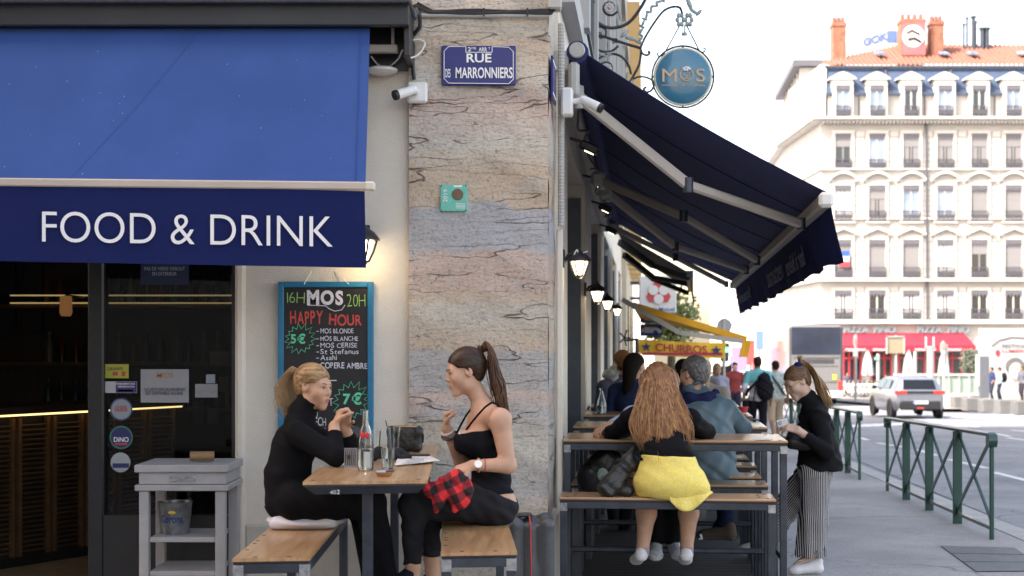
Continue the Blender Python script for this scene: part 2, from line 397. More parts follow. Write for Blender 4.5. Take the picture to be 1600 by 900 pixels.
def asphalt(name, c, sp=.35, crack=True):
    m = bpy.data.materials.new(name); m.use_nodes = True; n = m.node_tree.nodes; l = m.node_tree.links; b = n['Principled BSDF']; b.inputs['Roughness'].default_value = .82; b.inputs['Specular IOR Level'].default_value = .3
    tc = n.new('ShaderNodeTexCoord')
    def noise(sc, det, st=None):
        o = n.new('ShaderNodeTexNoise'); o.inputs['Scale'].default_value = sc; o.inputs['Detail'].default_value = det; o.inputs['Roughness'].default_value = .65; l.new(tc.outputs['Object'], o.inputs[0]); return o.outputs[0]
    def rng_(v, a, b_, c_, d):
        o = n.new('ShaderNodeMapRange'); l.new(v, o.inputs[0]); o.inputs[1].default_value = a; o.inputs[2].default_value = b_; o.inputs[3].default_value = c_; o.inputs[4].default_value = d; return o.outputs[0]
    def mul(a, b_):
        o = n.new('ShaderNodeMath'); o.operation = 'MULTIPLY'; l.new(a, o.inputs[0]); l.new(b_, o.inputs[1]); return o.outputs[0]
    v = mul(rng_(noise(.55, 6), .35, .65, .80, 1.18), rng_(noise(95, 2), .32, .68, 1 - sp, 1 + sp)); v = mul(v, rng_(noise(3.2, 5), .58, .72, 1.0, .80))
    if crack:
        vo = n.new('ShaderNodeTexVoronoi'); vo.feature = 'DISTANCE_TO_EDGE'; vo.inputs['Scale'].default_value = .33; mp = n.new('ShaderNodeVectorMath'); mp.operation = 'MULTIPLY_ADD'; nz = n.new('ShaderNodeTexNoise'); nz.inputs['Scale'].default_value = 2.5; nz.inputs['Detail'].default_value = 5; l.new(tc.outputs['Object'], nz.inputs[0]); mp.inputs[1].default_value = (.5, .5, 0); l.new(nz.outputs[1], mp.inputs[0]); l.new(tc.outputs['Object'], mp.inputs[2]); l.new(mp.outputs[0], vo.inputs[0]); v = mul(v, rng_(vo.outputs[0], .0, .006, .55, 1.0))
        v2 = n.new('ShaderNodeTexVoronoi'); v2.inputs['Scale'].default_value = 2.3; l.new(tc.outputs['Object'], v2.inputs[0]); v = mul(v, rng_(v2.outputs[0], .035, .05, 1.35, 1.0))
    mx = n.new('ShaderNodeMix'); mx.data_type = 'RGBA'; mx.blend_type = 'MULTIPLY'; mx.inputs[0].default_value = 1; mx.inputs[6].default_value = (*c, 1); l.new(v, mx.inputs[7]); l.new(mx.outputs[2], b.inputs['Base Color'])
    bp = n.new('ShaderNodeBump'); bp.inputs['Strength'].default_value = .5; bp.inputs['Distance'].default_value = .008; l.new(noise(130, 2), bp.inputs['Height']); l.new(bp.outputs[0], b.inputs['Normal']); MATS[name] = m; return m
M_asphalt = asphalt('asphalt', (.235, .24, .255))
M_pave = asphalt('pavement_asphalt', (.33, .315, .315), .3)
M_kerb = pm('kerb_stone', (.36, .35, .34), .8, var=.15, vs=3, bump=.3, bs=60)
M_paint = pm('road_paint', (.62, .62, .61), .7, var=.18, vs=9)
M_plaza = pm('plaza_stone', (.28, .265, .245), .85, var=.12, vs=.6, bump=.2, bs=30)
M_stone = pm('pale_stone', (.40, .39, .37), .85, var=.08, vs=.6, bump=.2, bs=12)
M_stone2 = pm('carved_stone', (.46, .45, .43), .85, var=.06, vs=1.5)
M_glassdark = pm('window_glass', (.02, .024, .03), .06, var=0, spec=.8)
M_iron = pm('wrought_iron', (.022, .024, .03), .45, var=.2, vs=30, bump=.15, bs=60)
M_zinc = pm('zinc_leaf', (.30, .34, .34), .55, metal=.3, var=.25, vs=30)

def stone_mat():
    m = bpy.data.materials.new('banded_limestone'); m.use_nodes = True; n = m.node_tree.nodes; l = m.node_tree.links; b = n['Principled BSDF']; b.inputs['Roughness'].default_value = .88
    N = lambda t: n.new(t)
    tc = N('ShaderNodeTexCoord'); sx = N('ShaderNodeSeparateXYZ'); l.new(tc.outputs['Object'], sx.inputs[0])
    def noise(scale, st, det=5, rough=.6, lac=2):
        mp = N('ShaderNodeMapping'); mp.inputs['Scale'].default_value = st; l.new(tc.outputs['Object'], mp.inputs[0])
        o = N('ShaderNodeTexNoise'); o.inputs['Scale'].default_value = scale; o.inputs['Detail'].default_value = det; o.inputs['Roughness'].default_value = rough; l.new(mp.outputs[0], o.inputs[0]); return o.outputs[0]
    def mth(op, a, b_=None, c=None):
        o = N('ShaderNodeMath'); o.operation = op
        for i, v in enumerate((a, b_, c)):
            if v is None: continue
            if hasattr(v, 'is_output'): l.new(v, o.inputs[i])
            else: o.inputs[i].default_value = v
        return o.outputs[0]
    def mix(f, a, c, mode='MIX'):
        o = N('ShaderNodeMix'); o.data_type = 'RGBA'; o.blend_type = mode
        for s_, v in ((o.inputs[0], f), (o.inputs[6], a), (o.inputs[7], c)):
            if hasattr(v, 'is_output'): l.new(v, s_)
            elif isinstance(v, tuple): s_.default_value = (*v, 1)
            else: s_.default_value = v
        return o.outputs[2]
    warp = noise(3.5, (1, 1, 1.2), 6, .65)
    zz = mth('ADD', sx.outputs[2], mth('MULTIPLY', mth('SUBTRACT', warp, .5), .22))
    cr = N('ShaderNodeValToRGB'); l.new(mth('DIVIDE', zz, 4.0), cr.inputs[0]); e = cr.color_ramp.elements
    tan = (.70, .555, .425); pink = (.70, .54, .46); gry = (.56, .53, .51); lgt = (.72, .655, .56); blu = (.545, .535, .55)
    stops = [(0, lgt), (.10, lgt), (.15, tan), (.20, gry), (.27, lgt), (.305, gry), (.333, pink), (.343, gry), (.395, gry), (.40, tan), (.455, lgt), (.475, tan), (.49, pink), (.54, pink), (.545, blu), (.605, blu), (.61, tan), (.66, tan), (.70, lgt), (.76, pink), (.79, lgt), (.84, tan), (.88, lgt), (1, pink)]
    e[0].position = 0; e[0].color = (*stops[0][1], 1); e[1].position = 1; e[1].color = (*stops[-1][1], 1)
    for p, c in stops[1:-1]:
        q = e.new(p); q.color = (*c, 1)
    fine = noise(46, (1, 1, 1.3), 6, .75); mid = noise(8, (.6, .6, 2.6), 8, .72)
    col = mix(mth('MULTIPLY', mth('GREATER_THAN', mid, .62), .16), cr.outputs[0], (.55, .40, .25))
    col = mix(mth('MULTIPLY', mth('GREATER_THAN', noise(7, (.6, .6, 1.6), 5, .7), .60), .5), col, (.60, .56, .52))
    sp = N('ShaderNodeMapRange'); l.new(fine, sp.inputs[0]); sp.inputs[1].default_value = .36; sp.inputs[2].default_value = .5; sp.inputs[3].default_value = .66; sp.inputs[4].default_value = 1.06
    col = mix(1., col, sp.outputs[0], 'MULTIPLY')
    cracks = None
    wz = N('ShaderNodeTexNoise'); wz.inputs['Scale'].default_value = 13; wz.inputs['Detail'].default_value = 5; l.new(tc.outputs['Object'], wz.inputs[0])
    wv = N('ShaderNodeVectorMath'); wv.operation = 'MULTIPLY_ADD'; wv.inputs[1].default_value = (.05, .05, .045); l.new(wz.outputs[1], wv.inputs[0]); l.new(tc.outputs['Object'], wv.inputs[2])
    for sc, st, w in ((1.3, (.45, .45, 5.2), .0065), (2.4, (.45, .45, 4.6), .0045)):
        mp = N('ShaderNodeMapping'); mp.inputs['Scale'].default_value = st; mp.inputs['Location'].default_value = (sc, 0, sc * 3); l.new(wv.outputs[0], mp.inputs[0])
        o = N('ShaderNodeTexNoise'); o.inputs['Scale'].default_value = sc; o.inputs['Detail'].default_value = 1.5; o.inputs['Roughness'].default_value = .45; l.new(mp.outputs[0], o.inputs[0])
        d = mth('ABSOLUTE', mth('SUBTRACT', o.outputs[0], .5)); g = noise(2.4, (1, 1, 1.2), 4)
        w2 = mth('MULTIPLY', mth('MAXIMUM', mth('SUBTRACT', g, .42), 0.0), w * 6)
        c = mth('SUBTRACT', 1.0, mth('MINIMUM', mth('DIVIDE', d, mth('ADD', w2, .0006)), 1.0))
        cracks = c if cracks is None else mth('MAXIMUM', cracks, c)
    vo = N('ShaderNodeTexVoronoi'); vo.inputs['Scale'].default_value = 17; l.new(tc.outputs['Object'], vo.inputs[0])
    foss = mth('MULTIPLY', mth('LESS_THAN', vo.outputs[0], .30), mth('GREATER_THAN', noise(2.1, (1, 1, 1.5), 3), .52))
    col = mix(mth('MULTIPLY', foss, .5), col, (.66, .63, .60))
    col = mix(mth('MULTIPLY', cracks, .55), col, (.20, .14, .105))
    l.new(col, b.inputs['Base Color'])
    hgt = mth('ADD', mth('ADD', mth('MULTIPLY', cracks, -.8), mth('MULTIPLY', mid, .55)), mth('ADD', mth('MULTIPLY', fine, .5), mth('MULTIPLY', foss, .25)))
    bp = N('ShaderNodeBump'); bp.inputs['Strength'].default_value = 1.0; bp.inputs['Distance'].default_value = .035
    l.new(hgt, bp.inputs['Height']); l.new(bp.outputs[0], b.inputs['Normal']); return m
M_lime = stone_mat()
def wood_mat(name, c1, c2, rough=.3, axis='Y'):
    m = bpy.data.materials.new(name); m.use_nodes = True; n = m.node_tree.nodes; l = m.node_tree.links; b = n['Principled BSDF']; b.inputs['Roughness'].default_value = rough
    tc = n.new('ShaderNodeTexCoord'); mp = n.new('ShaderNodeMapping'); l.new(tc.outputs['Object'], mp.inputs[0])
    mp.inputs['Scale'].default_value = (26, 1.6, 10) if axis == 'Y' else (1.6, 26, 10)
    no = n.new('ShaderNodeTexNoise'); no.inputs['Scale'].default_value = 1.0; no.inputs['Detail'].default_value = 6; no.inputs['Distortion'].default_value = .8; l.new(mp.outputs[0], no.inputs[0])
    r = n.new('ShaderNodeValToRGB'); l.new(no.outputs[0], r.inputs[0]); r.color_ramp.elements[0].position = .32; r.color_ramp.elements[1].position = .68
    r.color_ramp.elements[0].color = (*c1, 1); r.color_ramp.elements[1].color = (*c2, 1); l.new(r.outputs[0], b.inputs['Base Color'])
    b.inputs['Coat Weight'].default_value = .35; b.inputs['Coat Roughness'].default_value = .18
    return m
M_wood = wood_mat('oak_laminate', (.34, .185, .085), (.56, .345, .17))
M_woodx = wood_mat('oak_laminate_crosswise', (.33, .19, .095), (.52, .33, .18), axis='X')

# ------------------------------------------------------------------ ground, road, pavement, plaza
def sheet(name, xs, ys, dz, m, xf=None):
    mb = MB(); mb.grid([[((x if xf is None else xf(x, y)), y, gz(y) + dz) for x in xs] for y in ys]); return struct(name, mb, m)
YS = [-60, -5, 5, 9.5, 12, 16, 22, 30, 40, 60, 80, 100, 140, 200, 400, 900, 2200]
sheet('ground', [-900, -60, -12, 0, 12, 60, 900], YS, -.13, M_asphalt)
kx = lambda y: 4.37 + .0815 * (y - 12.15)                       # kerb line of the pavement
yp = [-6, 0, 5, 9.5, 12, 16, 22, 30, 40, 60, 90]
mb = MB(); mb.grid([[(-30, y, gz(y)), (wallx(y) + .4 if y > 8 else .3, y, gz(y)), (kx(y), y, gz(y))] for y in yp])
struct('pavement', mb, M_pave)
mb = MB(); mb.grid([[(kx(y), y, gz(y) - .16), (kx(y), y, gz(y) + .006), (kx(y) + .25, y, gz(y) + .004), (kx(y) + .27, y, gz(y) - .14)] for y in yp]); struct('kerb', mb, M_kerb)
mb = MB()
def dash(p, q, w=.14):                                          # painted dash between two photo points on the road
    P = []
    for (px, py) in (p, q):
        D = (CH + .13 - .024 * 9.5) / ((py - HY) / F - .024); P.append(Vector(((px - 800) / F * D, D, gz(D) - .126)))
    d = (P[1] - P[0]).normalized(); r = Vector((d.y, -d.x, 0)) * w / 2
    mb.add([P[0] - r, P[0] + r, P[1] + r, P[1] - r], [(0, 1, 2, 3)])
for p, q in (((1370, 692), (1412, 699)), ((1435, 703), (1463, 712)), ((1482, 718), (1543, 732)), ((1552, 738), (1640, 760)), ((1345, 684), (1356, 688)),
             ((1580, 672), (1640, 678)), ((1557, 678), (1578, 682)), ((1574, 684), (1640, 693)), ((1500, 663), (1530, 667)), ((1450, 656), (1480, 660))): dash(p, q)
for i in range(7): dash((1322 + i * 14, 668 - i * .6), (1333 + i * 14, 664 - i * .6), .35)
for i in range(8): dash((1490 + i * 16, 653 - i * .2), (1506 + i * 16, 649 - i * .2), .45)
struct('road_markings', mb, M_paint)
sheet('plaza', [17, 25, 60, 140], [57, 70, 85, 101, 140], .01, M_plaza)
mb = MB(); mb.grid([[(4.9 + .0945 * (y - 12), y, gz(y) - .122), (6.2 + .0945 * (y - 12), y, gz(y) - .122)] for y in (2, 12, 22, 40, 70)]); struct('road_gutter_strip', mb, asphalt('worn_asphalt', (.26, .26, .275)))
sheet('far_road', [-4, 6, 19], [60, 80, 100, 160, 300], -.118, asphalt('pale_asphalt', (.30, .30, .305)), lambda x, y: x + .0945 * (y - 60) + 3)

# ------------------------------------------------------------------ café building
CB = thing('cafe_building', 'corner café building with beige plaster, banded limestone corner pier and dark shopfront', 'building', (0, 9, 0))
YF = 8.30; SF = F / YF
FX = lambda px: (px - 800) / SF
FZ = lambda py: CH - (py - HY) / SF
mb = MB()
mb.b2((FX(383), YF, -.3), (FX(640), YF + .4, 17)); mb.b2((-6, YF, 3.0), (FX(383), YF + .4, 17)); mb.b2((-16, YF, -.3), (-6, YF + .4, 17))
mb.build('front_wall', M_plaster, CB)
mb = MB(); mb.b2((FX(368), YF - .03, -.3), (FX(384), YF + .3, 3.1), bev=.018); mb.build('door_jamb', M_plaster, CB)
mb = MB(); mb.b2((FX(383.5), YF - .022, -.3), (FX(637), YF + .1, .58), bev=.012); mb.build('plinth', M_plinth, CB)
# limestone corner pier: a displaced skin so that its courses have real relief
mb = MB(); x0, x1 = FX(640), FX(856); nz, nx = 120, 26
def rel(x, z):
    return .010 * math.sin(z * 9 + 1.7 * math.sin(x * 5 + z * 2)) + .006 * math.sin(z * 23 + 2 * math.sin(x * 11)) + .004 * math.sin(x * 31 + z * 47)
P = [[(x0 + (x1 - x0) * i / nx, YF - .05 + rel(x0 + (x1 - x0) * i / nx, z) * (0 if i in (0, nx) else 1), z) for i in range(nx + 1)] for z in [-.3 + 5.2 * k / nz for k in range(nz + 1)]]
mb.grid(P); mb.b2((x0, YF - .04, 4.9), (x1, YF + .3, 17)); mb.b2((x0, YF - .049, -.3), (x0 + .02, YF + .2, 4.9))
U = Vector((.0945, 1, 0)).normalized(); NW = Vector((U.y, -U.x, 0)); C0 = Vector((x1, YF - .05, 0))
RW = Matrix((NW, U, Vector((0, 0, 1)))).transposed()
def SW(t, o, z): return C0 + U * t + NW * o + Vector((0, 0, z))
def tY(y): return (y - YF + .05) / U.y
def sbox(mb, t0, t1, o0, o1, z0, z1, mi=0, bev=0): return mb.box(SW((t0 + t1) / 2, (o0 + o1) / 2, (z0 + z1) / 2), (abs(o1 - o0), abs(t1 - t0), abs(z1 - z0)), RW, mi, bev)
mb.grid([[SW(.66 * j / 6, rel(j * .11, z) * .5, z) for j in range(7)] for z in [-.3 + 5.2 * k / 60 for k in range(61)]]); sbox(mb, 0, .66, -.3, 0.004, 4.9, 17)
mb.build('stone_pier', M_lime, CB, smooth=True)
mb = MB(); sbox(mb, -.02, .68, -.2, .035, -.4, .62, bev=.02); mb.build('pier_plinth', M_plinth, CB)
# long street side: cream piers, recessed bays
PIERS = [(.66, 1.5), (4.3, 5.7), (8.6, 9.9), (13.0, 14.6), (17.6, 19.2), (22, 23)]
mb = MB()
for a, b in PIERS: sbox(mb, a, b, -.5, 0.03, -1, 3.02)
sbox(mb, .66, 23, -.5, .02, 3.02, 3.9); mb.build('shopfront_pier', M_cream, CB)
mb = MB()
for (a, b), (c, d) in zip(PIERS[:-1], PIERS[1:]):
    sbox(mb, c - .05, c - .002, -.46, -.005, -1, 2.9); sbox(mb, b + .002, b + .05, -.46, -.005, -1, 2.9); sbox(mb, b + .05, c - .05, -.42, -.30, 2.6, 3.018); sbox(mb, b + .05, c - .05, -.42, -.30, -1, .25)
    for k in (1, 2): sbox(mb, b + (c - b) * k / 3 - .04, b + (c - b) * k / 3 + .04, -.42, -.30, .25, 2.6)
    fr = mb.build('shop_window', M_bluegrey, CB); mb = MB()
    gl = MB(); sbox(gl, b + .03, c - .03, -.40, -.38, .2, 2.7); gl.build('pane', M_glassdark, fr)
mb = MB(); sbox(mb, .665, 23, -.5, .0, 3.9, 17); mb.build('upper_wall', M_stone, CB)
mb = MB()
for k in range(5):
    t = 2.0 + 4.2 * k; sbox(mb, t, t + .22, -.1, .16, 3.9, 7.2); sbox(mb, t + 1.75, t + 1.97, -.1, .16, 3.9, 7.2); sbox(mb, t - .1, t + 2.07, -.1, .22, 7.2, 7.5)
sbox(mb, .7, 23, -.1, .12, 3.78, 3.95); mb.build('window_surround', M_stone2, CB)
for k in range(5):
    t = 2.22 + 4.2 * k; mb = MB(); sbox(mb, t, t + 1.53, -.1, .01, 3.95, 7.2); up = mb.build('upper_window', M_glassdark, CB); mb = MB()
    for q in range(13): mb.cyl(SW(t + .03 + q * .122, .12, 4.0), SW(t + .03 + q * .122, .12, 5.0), .011, 6)
    for z in (4.0, 4.5, 5.0): mb.bar(SW(t, .12, z), SW(t + 1.53, .12, z), .03, .025)
    mb.build('balcony_railing', M_iron, up)
mb = MB(); mb.b2((-16, 8.7, 16.9), (1, 32, 17)); mb.b2((-16, 31.8, -1), (1.5, 32, 17)); mb.b2((-16, 8.7, -1), (-15.8, 32, 17)); mb.build('roof', M_stone, CB)
# bar interior seen through the door
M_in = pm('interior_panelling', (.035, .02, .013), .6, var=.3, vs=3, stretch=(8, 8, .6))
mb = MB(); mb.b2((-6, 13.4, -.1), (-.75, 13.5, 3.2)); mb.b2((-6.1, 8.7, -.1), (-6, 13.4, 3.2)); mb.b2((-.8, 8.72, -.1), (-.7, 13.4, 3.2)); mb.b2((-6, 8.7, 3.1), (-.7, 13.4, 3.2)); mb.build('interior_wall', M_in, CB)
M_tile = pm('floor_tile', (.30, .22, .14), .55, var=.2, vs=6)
mb = MB(); mb.b2((-6, 8.3, -.1), (-.8, 13.4, .012))
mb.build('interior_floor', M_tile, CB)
# shop door: dark posts, glazed leaf
mb = MB(); mb.b2((FX(135), YF + .02, -.1), (FX(160), YF + .14, 3.0), bev=.01); mb.b2((FX(361), YF + .02, -.1), (FX(368.5), YF + .14, 3.0)); mb.b2((FX(160), YF + .02, FZ(905)), (FX(361), YF + .12, FZ(806))); mb.b2((-5.9, YF + .02, 2.55), (FX(368), YF + .13, 2.98))
mb.b2((-6, YF + .02, -.1), (-5.2, YF + .13, 2.55))
fr = mb.build('door_frame', M_dark, CB)
mb = MB(); mb.b2((FX(159), YF + .065, FZ(808)), (FX(362), YF + .075, 2.56)); mb.build('door_glass', glassy('door_glass', (.75, .77, .78), .012, fr=.35), fr)

# ------------------------------------------------------------------ the block behind the viewer, whose shade lies over the corner
mb = MB(); mb.b2((-40, -30, -1), (-2.2, 1.2, 21)); 
OB = thing('apartment_block', 'tall pale apartment block across the narrow side street', 'building', (-20, -15, 0))
mb.build('wall', M_stone, OB)
# ------------------------------------------------------------------ front awning with FOOD & DRINK
M_navy = pm('navy_canvas', (.012, .019, .095), .8, var=.06, vs=40, bump=.15, bs=400, spec=.1)
M_canvas = pm('blue_canvas', (.041, .084, .265), .85, var=.10, vs=2.2, bump=.15, bs=400, spec=.1)
M_spot = pm('dust', (.5, .5, .52), .9, var=0)
A = thing('canvas_awning', 'blue folding awning with FOOD & DRINK on its valance over the café door', 'awning', (-3, 8, 2.4))
DT, DB = 7.93, 7.35
tx, bx = W(578, 45, DT), W(571, 291, DB)
tl, bl = Vector((-5.2, DT, tx.z)), Vector((-5.2, DB, bx.z + .045))
def fab(u, v):                                                  # u along, v down
    p = (tx.lerp(tl, u)).lerp(bx.lerp(bl, u), v); p.z -= .018 * math.sin(math.pi * v) * (1 + .3 * math.sin(u * 9)); return p
mb = MB(); mb.grid([[fab(u / 24, v / 10) for u in range(25)] for v in range(11)], 0, .004)
can = mb.build('canopy', M_canvas, A, smooth=True)
mb = MB()
for k in range(26): p = fab(random.uniform(.02, .5), random.uniform(.1, .95)); mb.sph(p + Vector((0, -.008, .004)), random.uniform(.0014, .003), 6)
mb.build('dust_speck', M_spot, can)
mb = MB(); q0, q1 = fab(.215, .02), fab(.35, .98)
mb.tube([fab(.215 + .13 * k / 8, .02 + .96 * k / 8) + Vector((0, -.006, .004)) for k in range(9)], .0008, 4); mb.tube([fab(.012, .01 + .98 * k / 8) + Vector((0, -.006, .004)) for k in range(9)], .002, 4)
mb.build('seam', M_canvas, can)
mb = MB(); e0 = W(585, 292, DB) + Vector((0, -.02, 0)); e1 = Vector((-5.2, DB - .02, bl.z)); mb.bar(e0, e1, .06, .042, bev=.006); mb.build('front_bar', pm('beige_bar', (.50, .43, .37), .5, var=.05), A)
mb = MB(); mb.bar(W(587, 292, DB) + Vector((0, -.02, 0)), W(571, 291.6, DB) + Vector((0, -.02, 0)), .064, .046, bev=.008); mb.build('end_cap', M_cream, A)
v0, v1 = W(571, 300, DB) + Vector((0, -.035, 0)), W(573, 419, DB) + Vector((0, -.035, 0))
w0, w1 = W(-700, 268, DB) + Vector((0, -.035, 0)), W(-700, 396, DB) + Vector((0, -.035, 0))
mb = MB(); mb.grid([[v0.lerp(w0, u / 40).lerp(v1.lerp(w1, u / 40), v / 6) + Vector((0, .010 * math.sin(u * 1.3) * v / 6, 0)) for u in range(41)] for v in range(7)], 0, .004)
va = mb.build('valance', M_navy, A, smooth=True)
mb = MB(); mb.text('FOOD & DRINK', W(66, 378, DB - .055), W(520, 386, DB - .055), W(66, 330, DB - .055), offset=-.006); mb.build('lettering', M_whitetxt, va)
# fascia box that houses it
FB = thing('fascia_box', 'long black metal fascia box above the blue awning', 'fascia', (-3, 8, 3.2))
mb = MB(); a = W(640, 8, 7.9); b = W(640, 42, 7.9); mb.b2((-5.6, 7.86, b.z), (a.x, 7.92, a.z), bev=.006); mb.b2((-5.6, 7.80, a.z - .01), (a.x + .01, 8.29, a.z + .035), bev=.006); mb.build('fascia', pm('fascia_metal', (.035, .036, .042), .5, var=.2, vs=2), FB)
mb = MB(); mb.b2((a.x - .035, 7.92, FZ(108)), (a.x, 8.28, a.z - .012), bev=.005); mb.build('side_plate', M_black, FB)
mb = MB(); mb.b2((-5.6, 8.22, FZ(112)), (a.x - .036, 8.285, a.z - .02)); mb.build('back_board', M_dark, FB)
mb = MB(); p = W(600, 78, 8.1); mb.b2((p.x - .1, 8.05, p.z - .022), (W(622, 78, 8.1).x, 8.1, p.z + .022), bev=.004); mb.b2((W(612, 50, 8.1).x, 8.06, W(0, 80, 8.1).z), (W(617, 50, 8.1).x, 8.11, W(0, 46, 8.1).z), bev=.003); mb.build('bracket', M_alu, FB)
mb = MB(); p = W(597, 110, 8.2); mb.lathe(p, [(.0, -.022), (.06, -.02), (.088, -.006), (.09, .006), (.07, .016), (0, .018)], 24); single('access_point', mb, M_white, 'white round ceiling disc half hidden beside the end of the blue awning', 'wifi disc', smooth=True)
def wire(name, pts, r, m, label, cat):
    mb = MB(); P = [Vector(p) for p in pts]; Q = []
    for i in range(len(P) - 1):
        a, b, c, d = P[max(0, i - 1)], P[i], P[i + 1], P[min(len(P) - 1, i + 2)]
        for k in range(6):
            t = k / 6; Q.append(.5 * ((2 * b) + (c - a) * t + (2 * a - 5 * b + 4 * c - d) * t * t + (3 * b - a - 3 * c + d) * t ** 3))
    Q.append(P[-1]); mb.tube(Q, r, 6); return single(name, mb, m, label, cat, smooth=True)
wire('white_cable', [W(580, 88, 8.15), W(592, 102, 8.2), W(607, 104, 8.2), W(622, 92, 8.15), W(630, 78, 8.1), W(640, 90, 8.0), W(655, 84, 8.15), W(664, 68, 8.2), W(655, 62, 8.2), W(645, 63, 8.2)], .005, M_white, 'looping white cable between the fascia bracket and the stone pier', 'cable')
# ------------------------------------------------------------------ pipes and cables on the pier
YP = YF - .05; PX = lambda px, py, o=.02: Vector(((px - 800) / F * (YP - o), YP - o, CH - (py - HY) / F * (YP - o)))
mb = MB(); mb.cyl(PX(655, 24, .025), PX(857, 24.5, .025), .014, 12); mb.build
single('conduit_pipe', mb, M_grey, 'pale grey conduit pipe running across the top of the stone pier', 'pipe', smooth=True)
CBL = thing('cable_bundle', 'bundle of black cables tied above the pale conduit pipe', 'cables', (-.3, YP, 3.5))
for k in range(4):
    mb = MB(); mb.tube([PX(652 - k * 2 + (i * 24), 4 + (12 if i else 0) + k * 1.6 + 1.2 * math.sin(i * 1.3 + k), .02 + .006 * k) for i in range(10)], .0065, 6); mb.build('cable', M_black, CBL, smooth=True)
for px in (756, 824):
    mb = MB(); mb.b2(PX(px - 1.3, 28, .0), PX(px + 1.3, 12, .05)); mb.build('cable_tie', M_black, CBL)
wire('black_cable', [PX(648, 8), PX(655, 22, .05), PX(656, 40, .06), PX(648, 52, .04), PX(642, 60), PX(646, 72), PX(645, 100), PX(647, 124)], .012, M_black, 'thick black cable looping down to the white security camera', 'cable')
wire('blue_cable', [PX(652, 22, .07), PX(644, 30, .07), PX(642, 42, .07), PX(640, 56, .06)], .006, pm('blue_cable', (.05, .22, .5), .5), 'short blue cable beside the black fascia box', 'cable')
for px in ((646, 76), (646, 113)): pass
mb = MB(); mb.b2(PX(856, 20, -.06), PX(878, -14, .05), bev=.01); single('junction_box', mb, M_grey, 'grey junction box at the upper corner of the stone pier', 'box')
mb = MB(); c = SW(.45, .05, 0); mb.tube([(c.x, c.y, z / 100) for z in range(235, 360, 1)], [.018 + .004 * (i % 2) for i in range(125)], 8); single('corrugated_hose', mb, M_grey, 'ribbed grey cable hose running down the side of the pier', 'hose', smooth=False)
mb = MB(); c = SW(.52, .035, 0); mb.b2((c.x - .02, c.y - .02, -.2), (c.x + .02, c.y + .02, 2.34), bev=.008); single('downpipe', mb, M_cream, 'square cream downpipe below the ribbed grey hose', 'pipe')
# ------------------------------------------------------------------ street name plaque
M_enamel = pm('blue_enamel', (.012, .015, .16), .25, var=.08, spec=.35)
SP = thing('street_sign', 'blue enamel street name sign facing the table, on the stone pier', 'street sign', PX(748, 132))
mb = MB(); a, b = PX(690, 134, .012), PX(806, 71, .03); mb.b2((a.x, YP - .012, a.z), (b.x, YP - .024, b.z), bev=.006); pl = mb.build('plate', M_enamel, SP)
T = lambda px, py: Vector((PX(px, py).x, YP - .0245, PX(px, py).z))
mb = MB()
oct_ = [(694, 80), (701, 73), (728, 73), (728, 82), (769, 82), (769, 73), (795, 74), (802, 81), (802, 124), (795, 131), (701, 130), (694, 123)]
for i in range(len(oct_)):
    p, q = oct_[i], oct_[(i + 1) % len(oct_)]; mb.bar(T(*p), T(*q), .0014, .0048, up=(0, -1, 0)) if 0 else mb.tube([T(*p), T(*q)], .0026, 4)
def tx_(s, x0, y0, x1, y1, **k): mb.text(s, T(x0, y1), T(x1, y1), T(x0, y0), **k)
tx_('2', 731, 74, 736, 80.5, offset=.012); tx_('ME', 737, 74, 744, 77.5); tx_('ARR', 748, 74.5, 761, 81, offset=.01); tx_('T', 763, 74, 766, 78)
tx_('RUE', 729, 84, 768, 98, offset=.022); tx_('DES', 696, 108, 704, 121.5, offset=.014); tx_('MARRONNIERS', 712, 105.5, 801, 122.5, offset=.02)
mb.build('lettering', M_whitetxt, pl)
mb = MB()
for px, py in ((695, 76), (801, 77), (694, 129), (802, 130)): mb.sph(T(px, py), .004, 8)
mb.build('rivet', M_steel, pl)
SQ = thing('street_sign', 'blue enamel street sign seen edge-on on the side of the pier', 'street sign', SW(.2, .02, 2.9))
mb = MB(); sbox(mb, .06, .36, .012, .024, FZ(152), FZ(86)); mb.build('plate', M_enamel, SQ)
mb = MB(); sbox(mb, .08, .34, .024, .026, FZ(146), FZ(142)); sbox(mb, .08, .34, .024, .026, FZ(95), FZ(91)); mb.build('border', M_whitetxt, SQ)
# green 2019 plaque
GP = thing('award_plaque', 'small mint green 2019 plaque screwed to the stone pier', 'plaque', PX(709, 330))
T2 = lambda px, py, o=.0215: Vector((PX(px, py).x, YP - o, PX(px, py).z))
mb = MB(); a, b = PX(688, 330), PX(730, 288.5); mb.b2((a.x, YP - .008, a.z), (b.x, YP - .021, b.z), bev=.003); pl = mb.build('plate', pm('mint_plastic', (.13, .50, .40), .35, var=.12, vs=30), GP)
mb = MB(); mb.text('2019', T2(699, 316), T2(699, 296), T2(692.5, 316), offset=.01); 
for k in range(4): mb.b2(T2(712 + k % 2, 318 + k * 2.2), T2(727, 318.9 + k * 2.2, .0222))
mb.b2(T2(709, 292.5), T2(722, 289.5, .0225)); mb.build('lettering', M_whitetxt, pl)
mb = MB(); mb.lathe(T2(715, 304), [(0, .004), (.032, .003), (.034, 0), (0, 0)], 20, 0, Matrix(((1, 0, 0), (0, 0, -1), (0, 1, 0)))); mb.build('emblem', pm('brown_ink', (.16, .10, .06), .6), pl)
mb = MB()
for px, py in ((690, 290.5), (728, 290.5), (690, 328), (728, 328)): mb.sph(T2(px, py), .004, 8)
mb.build('screw', M_black, pl)
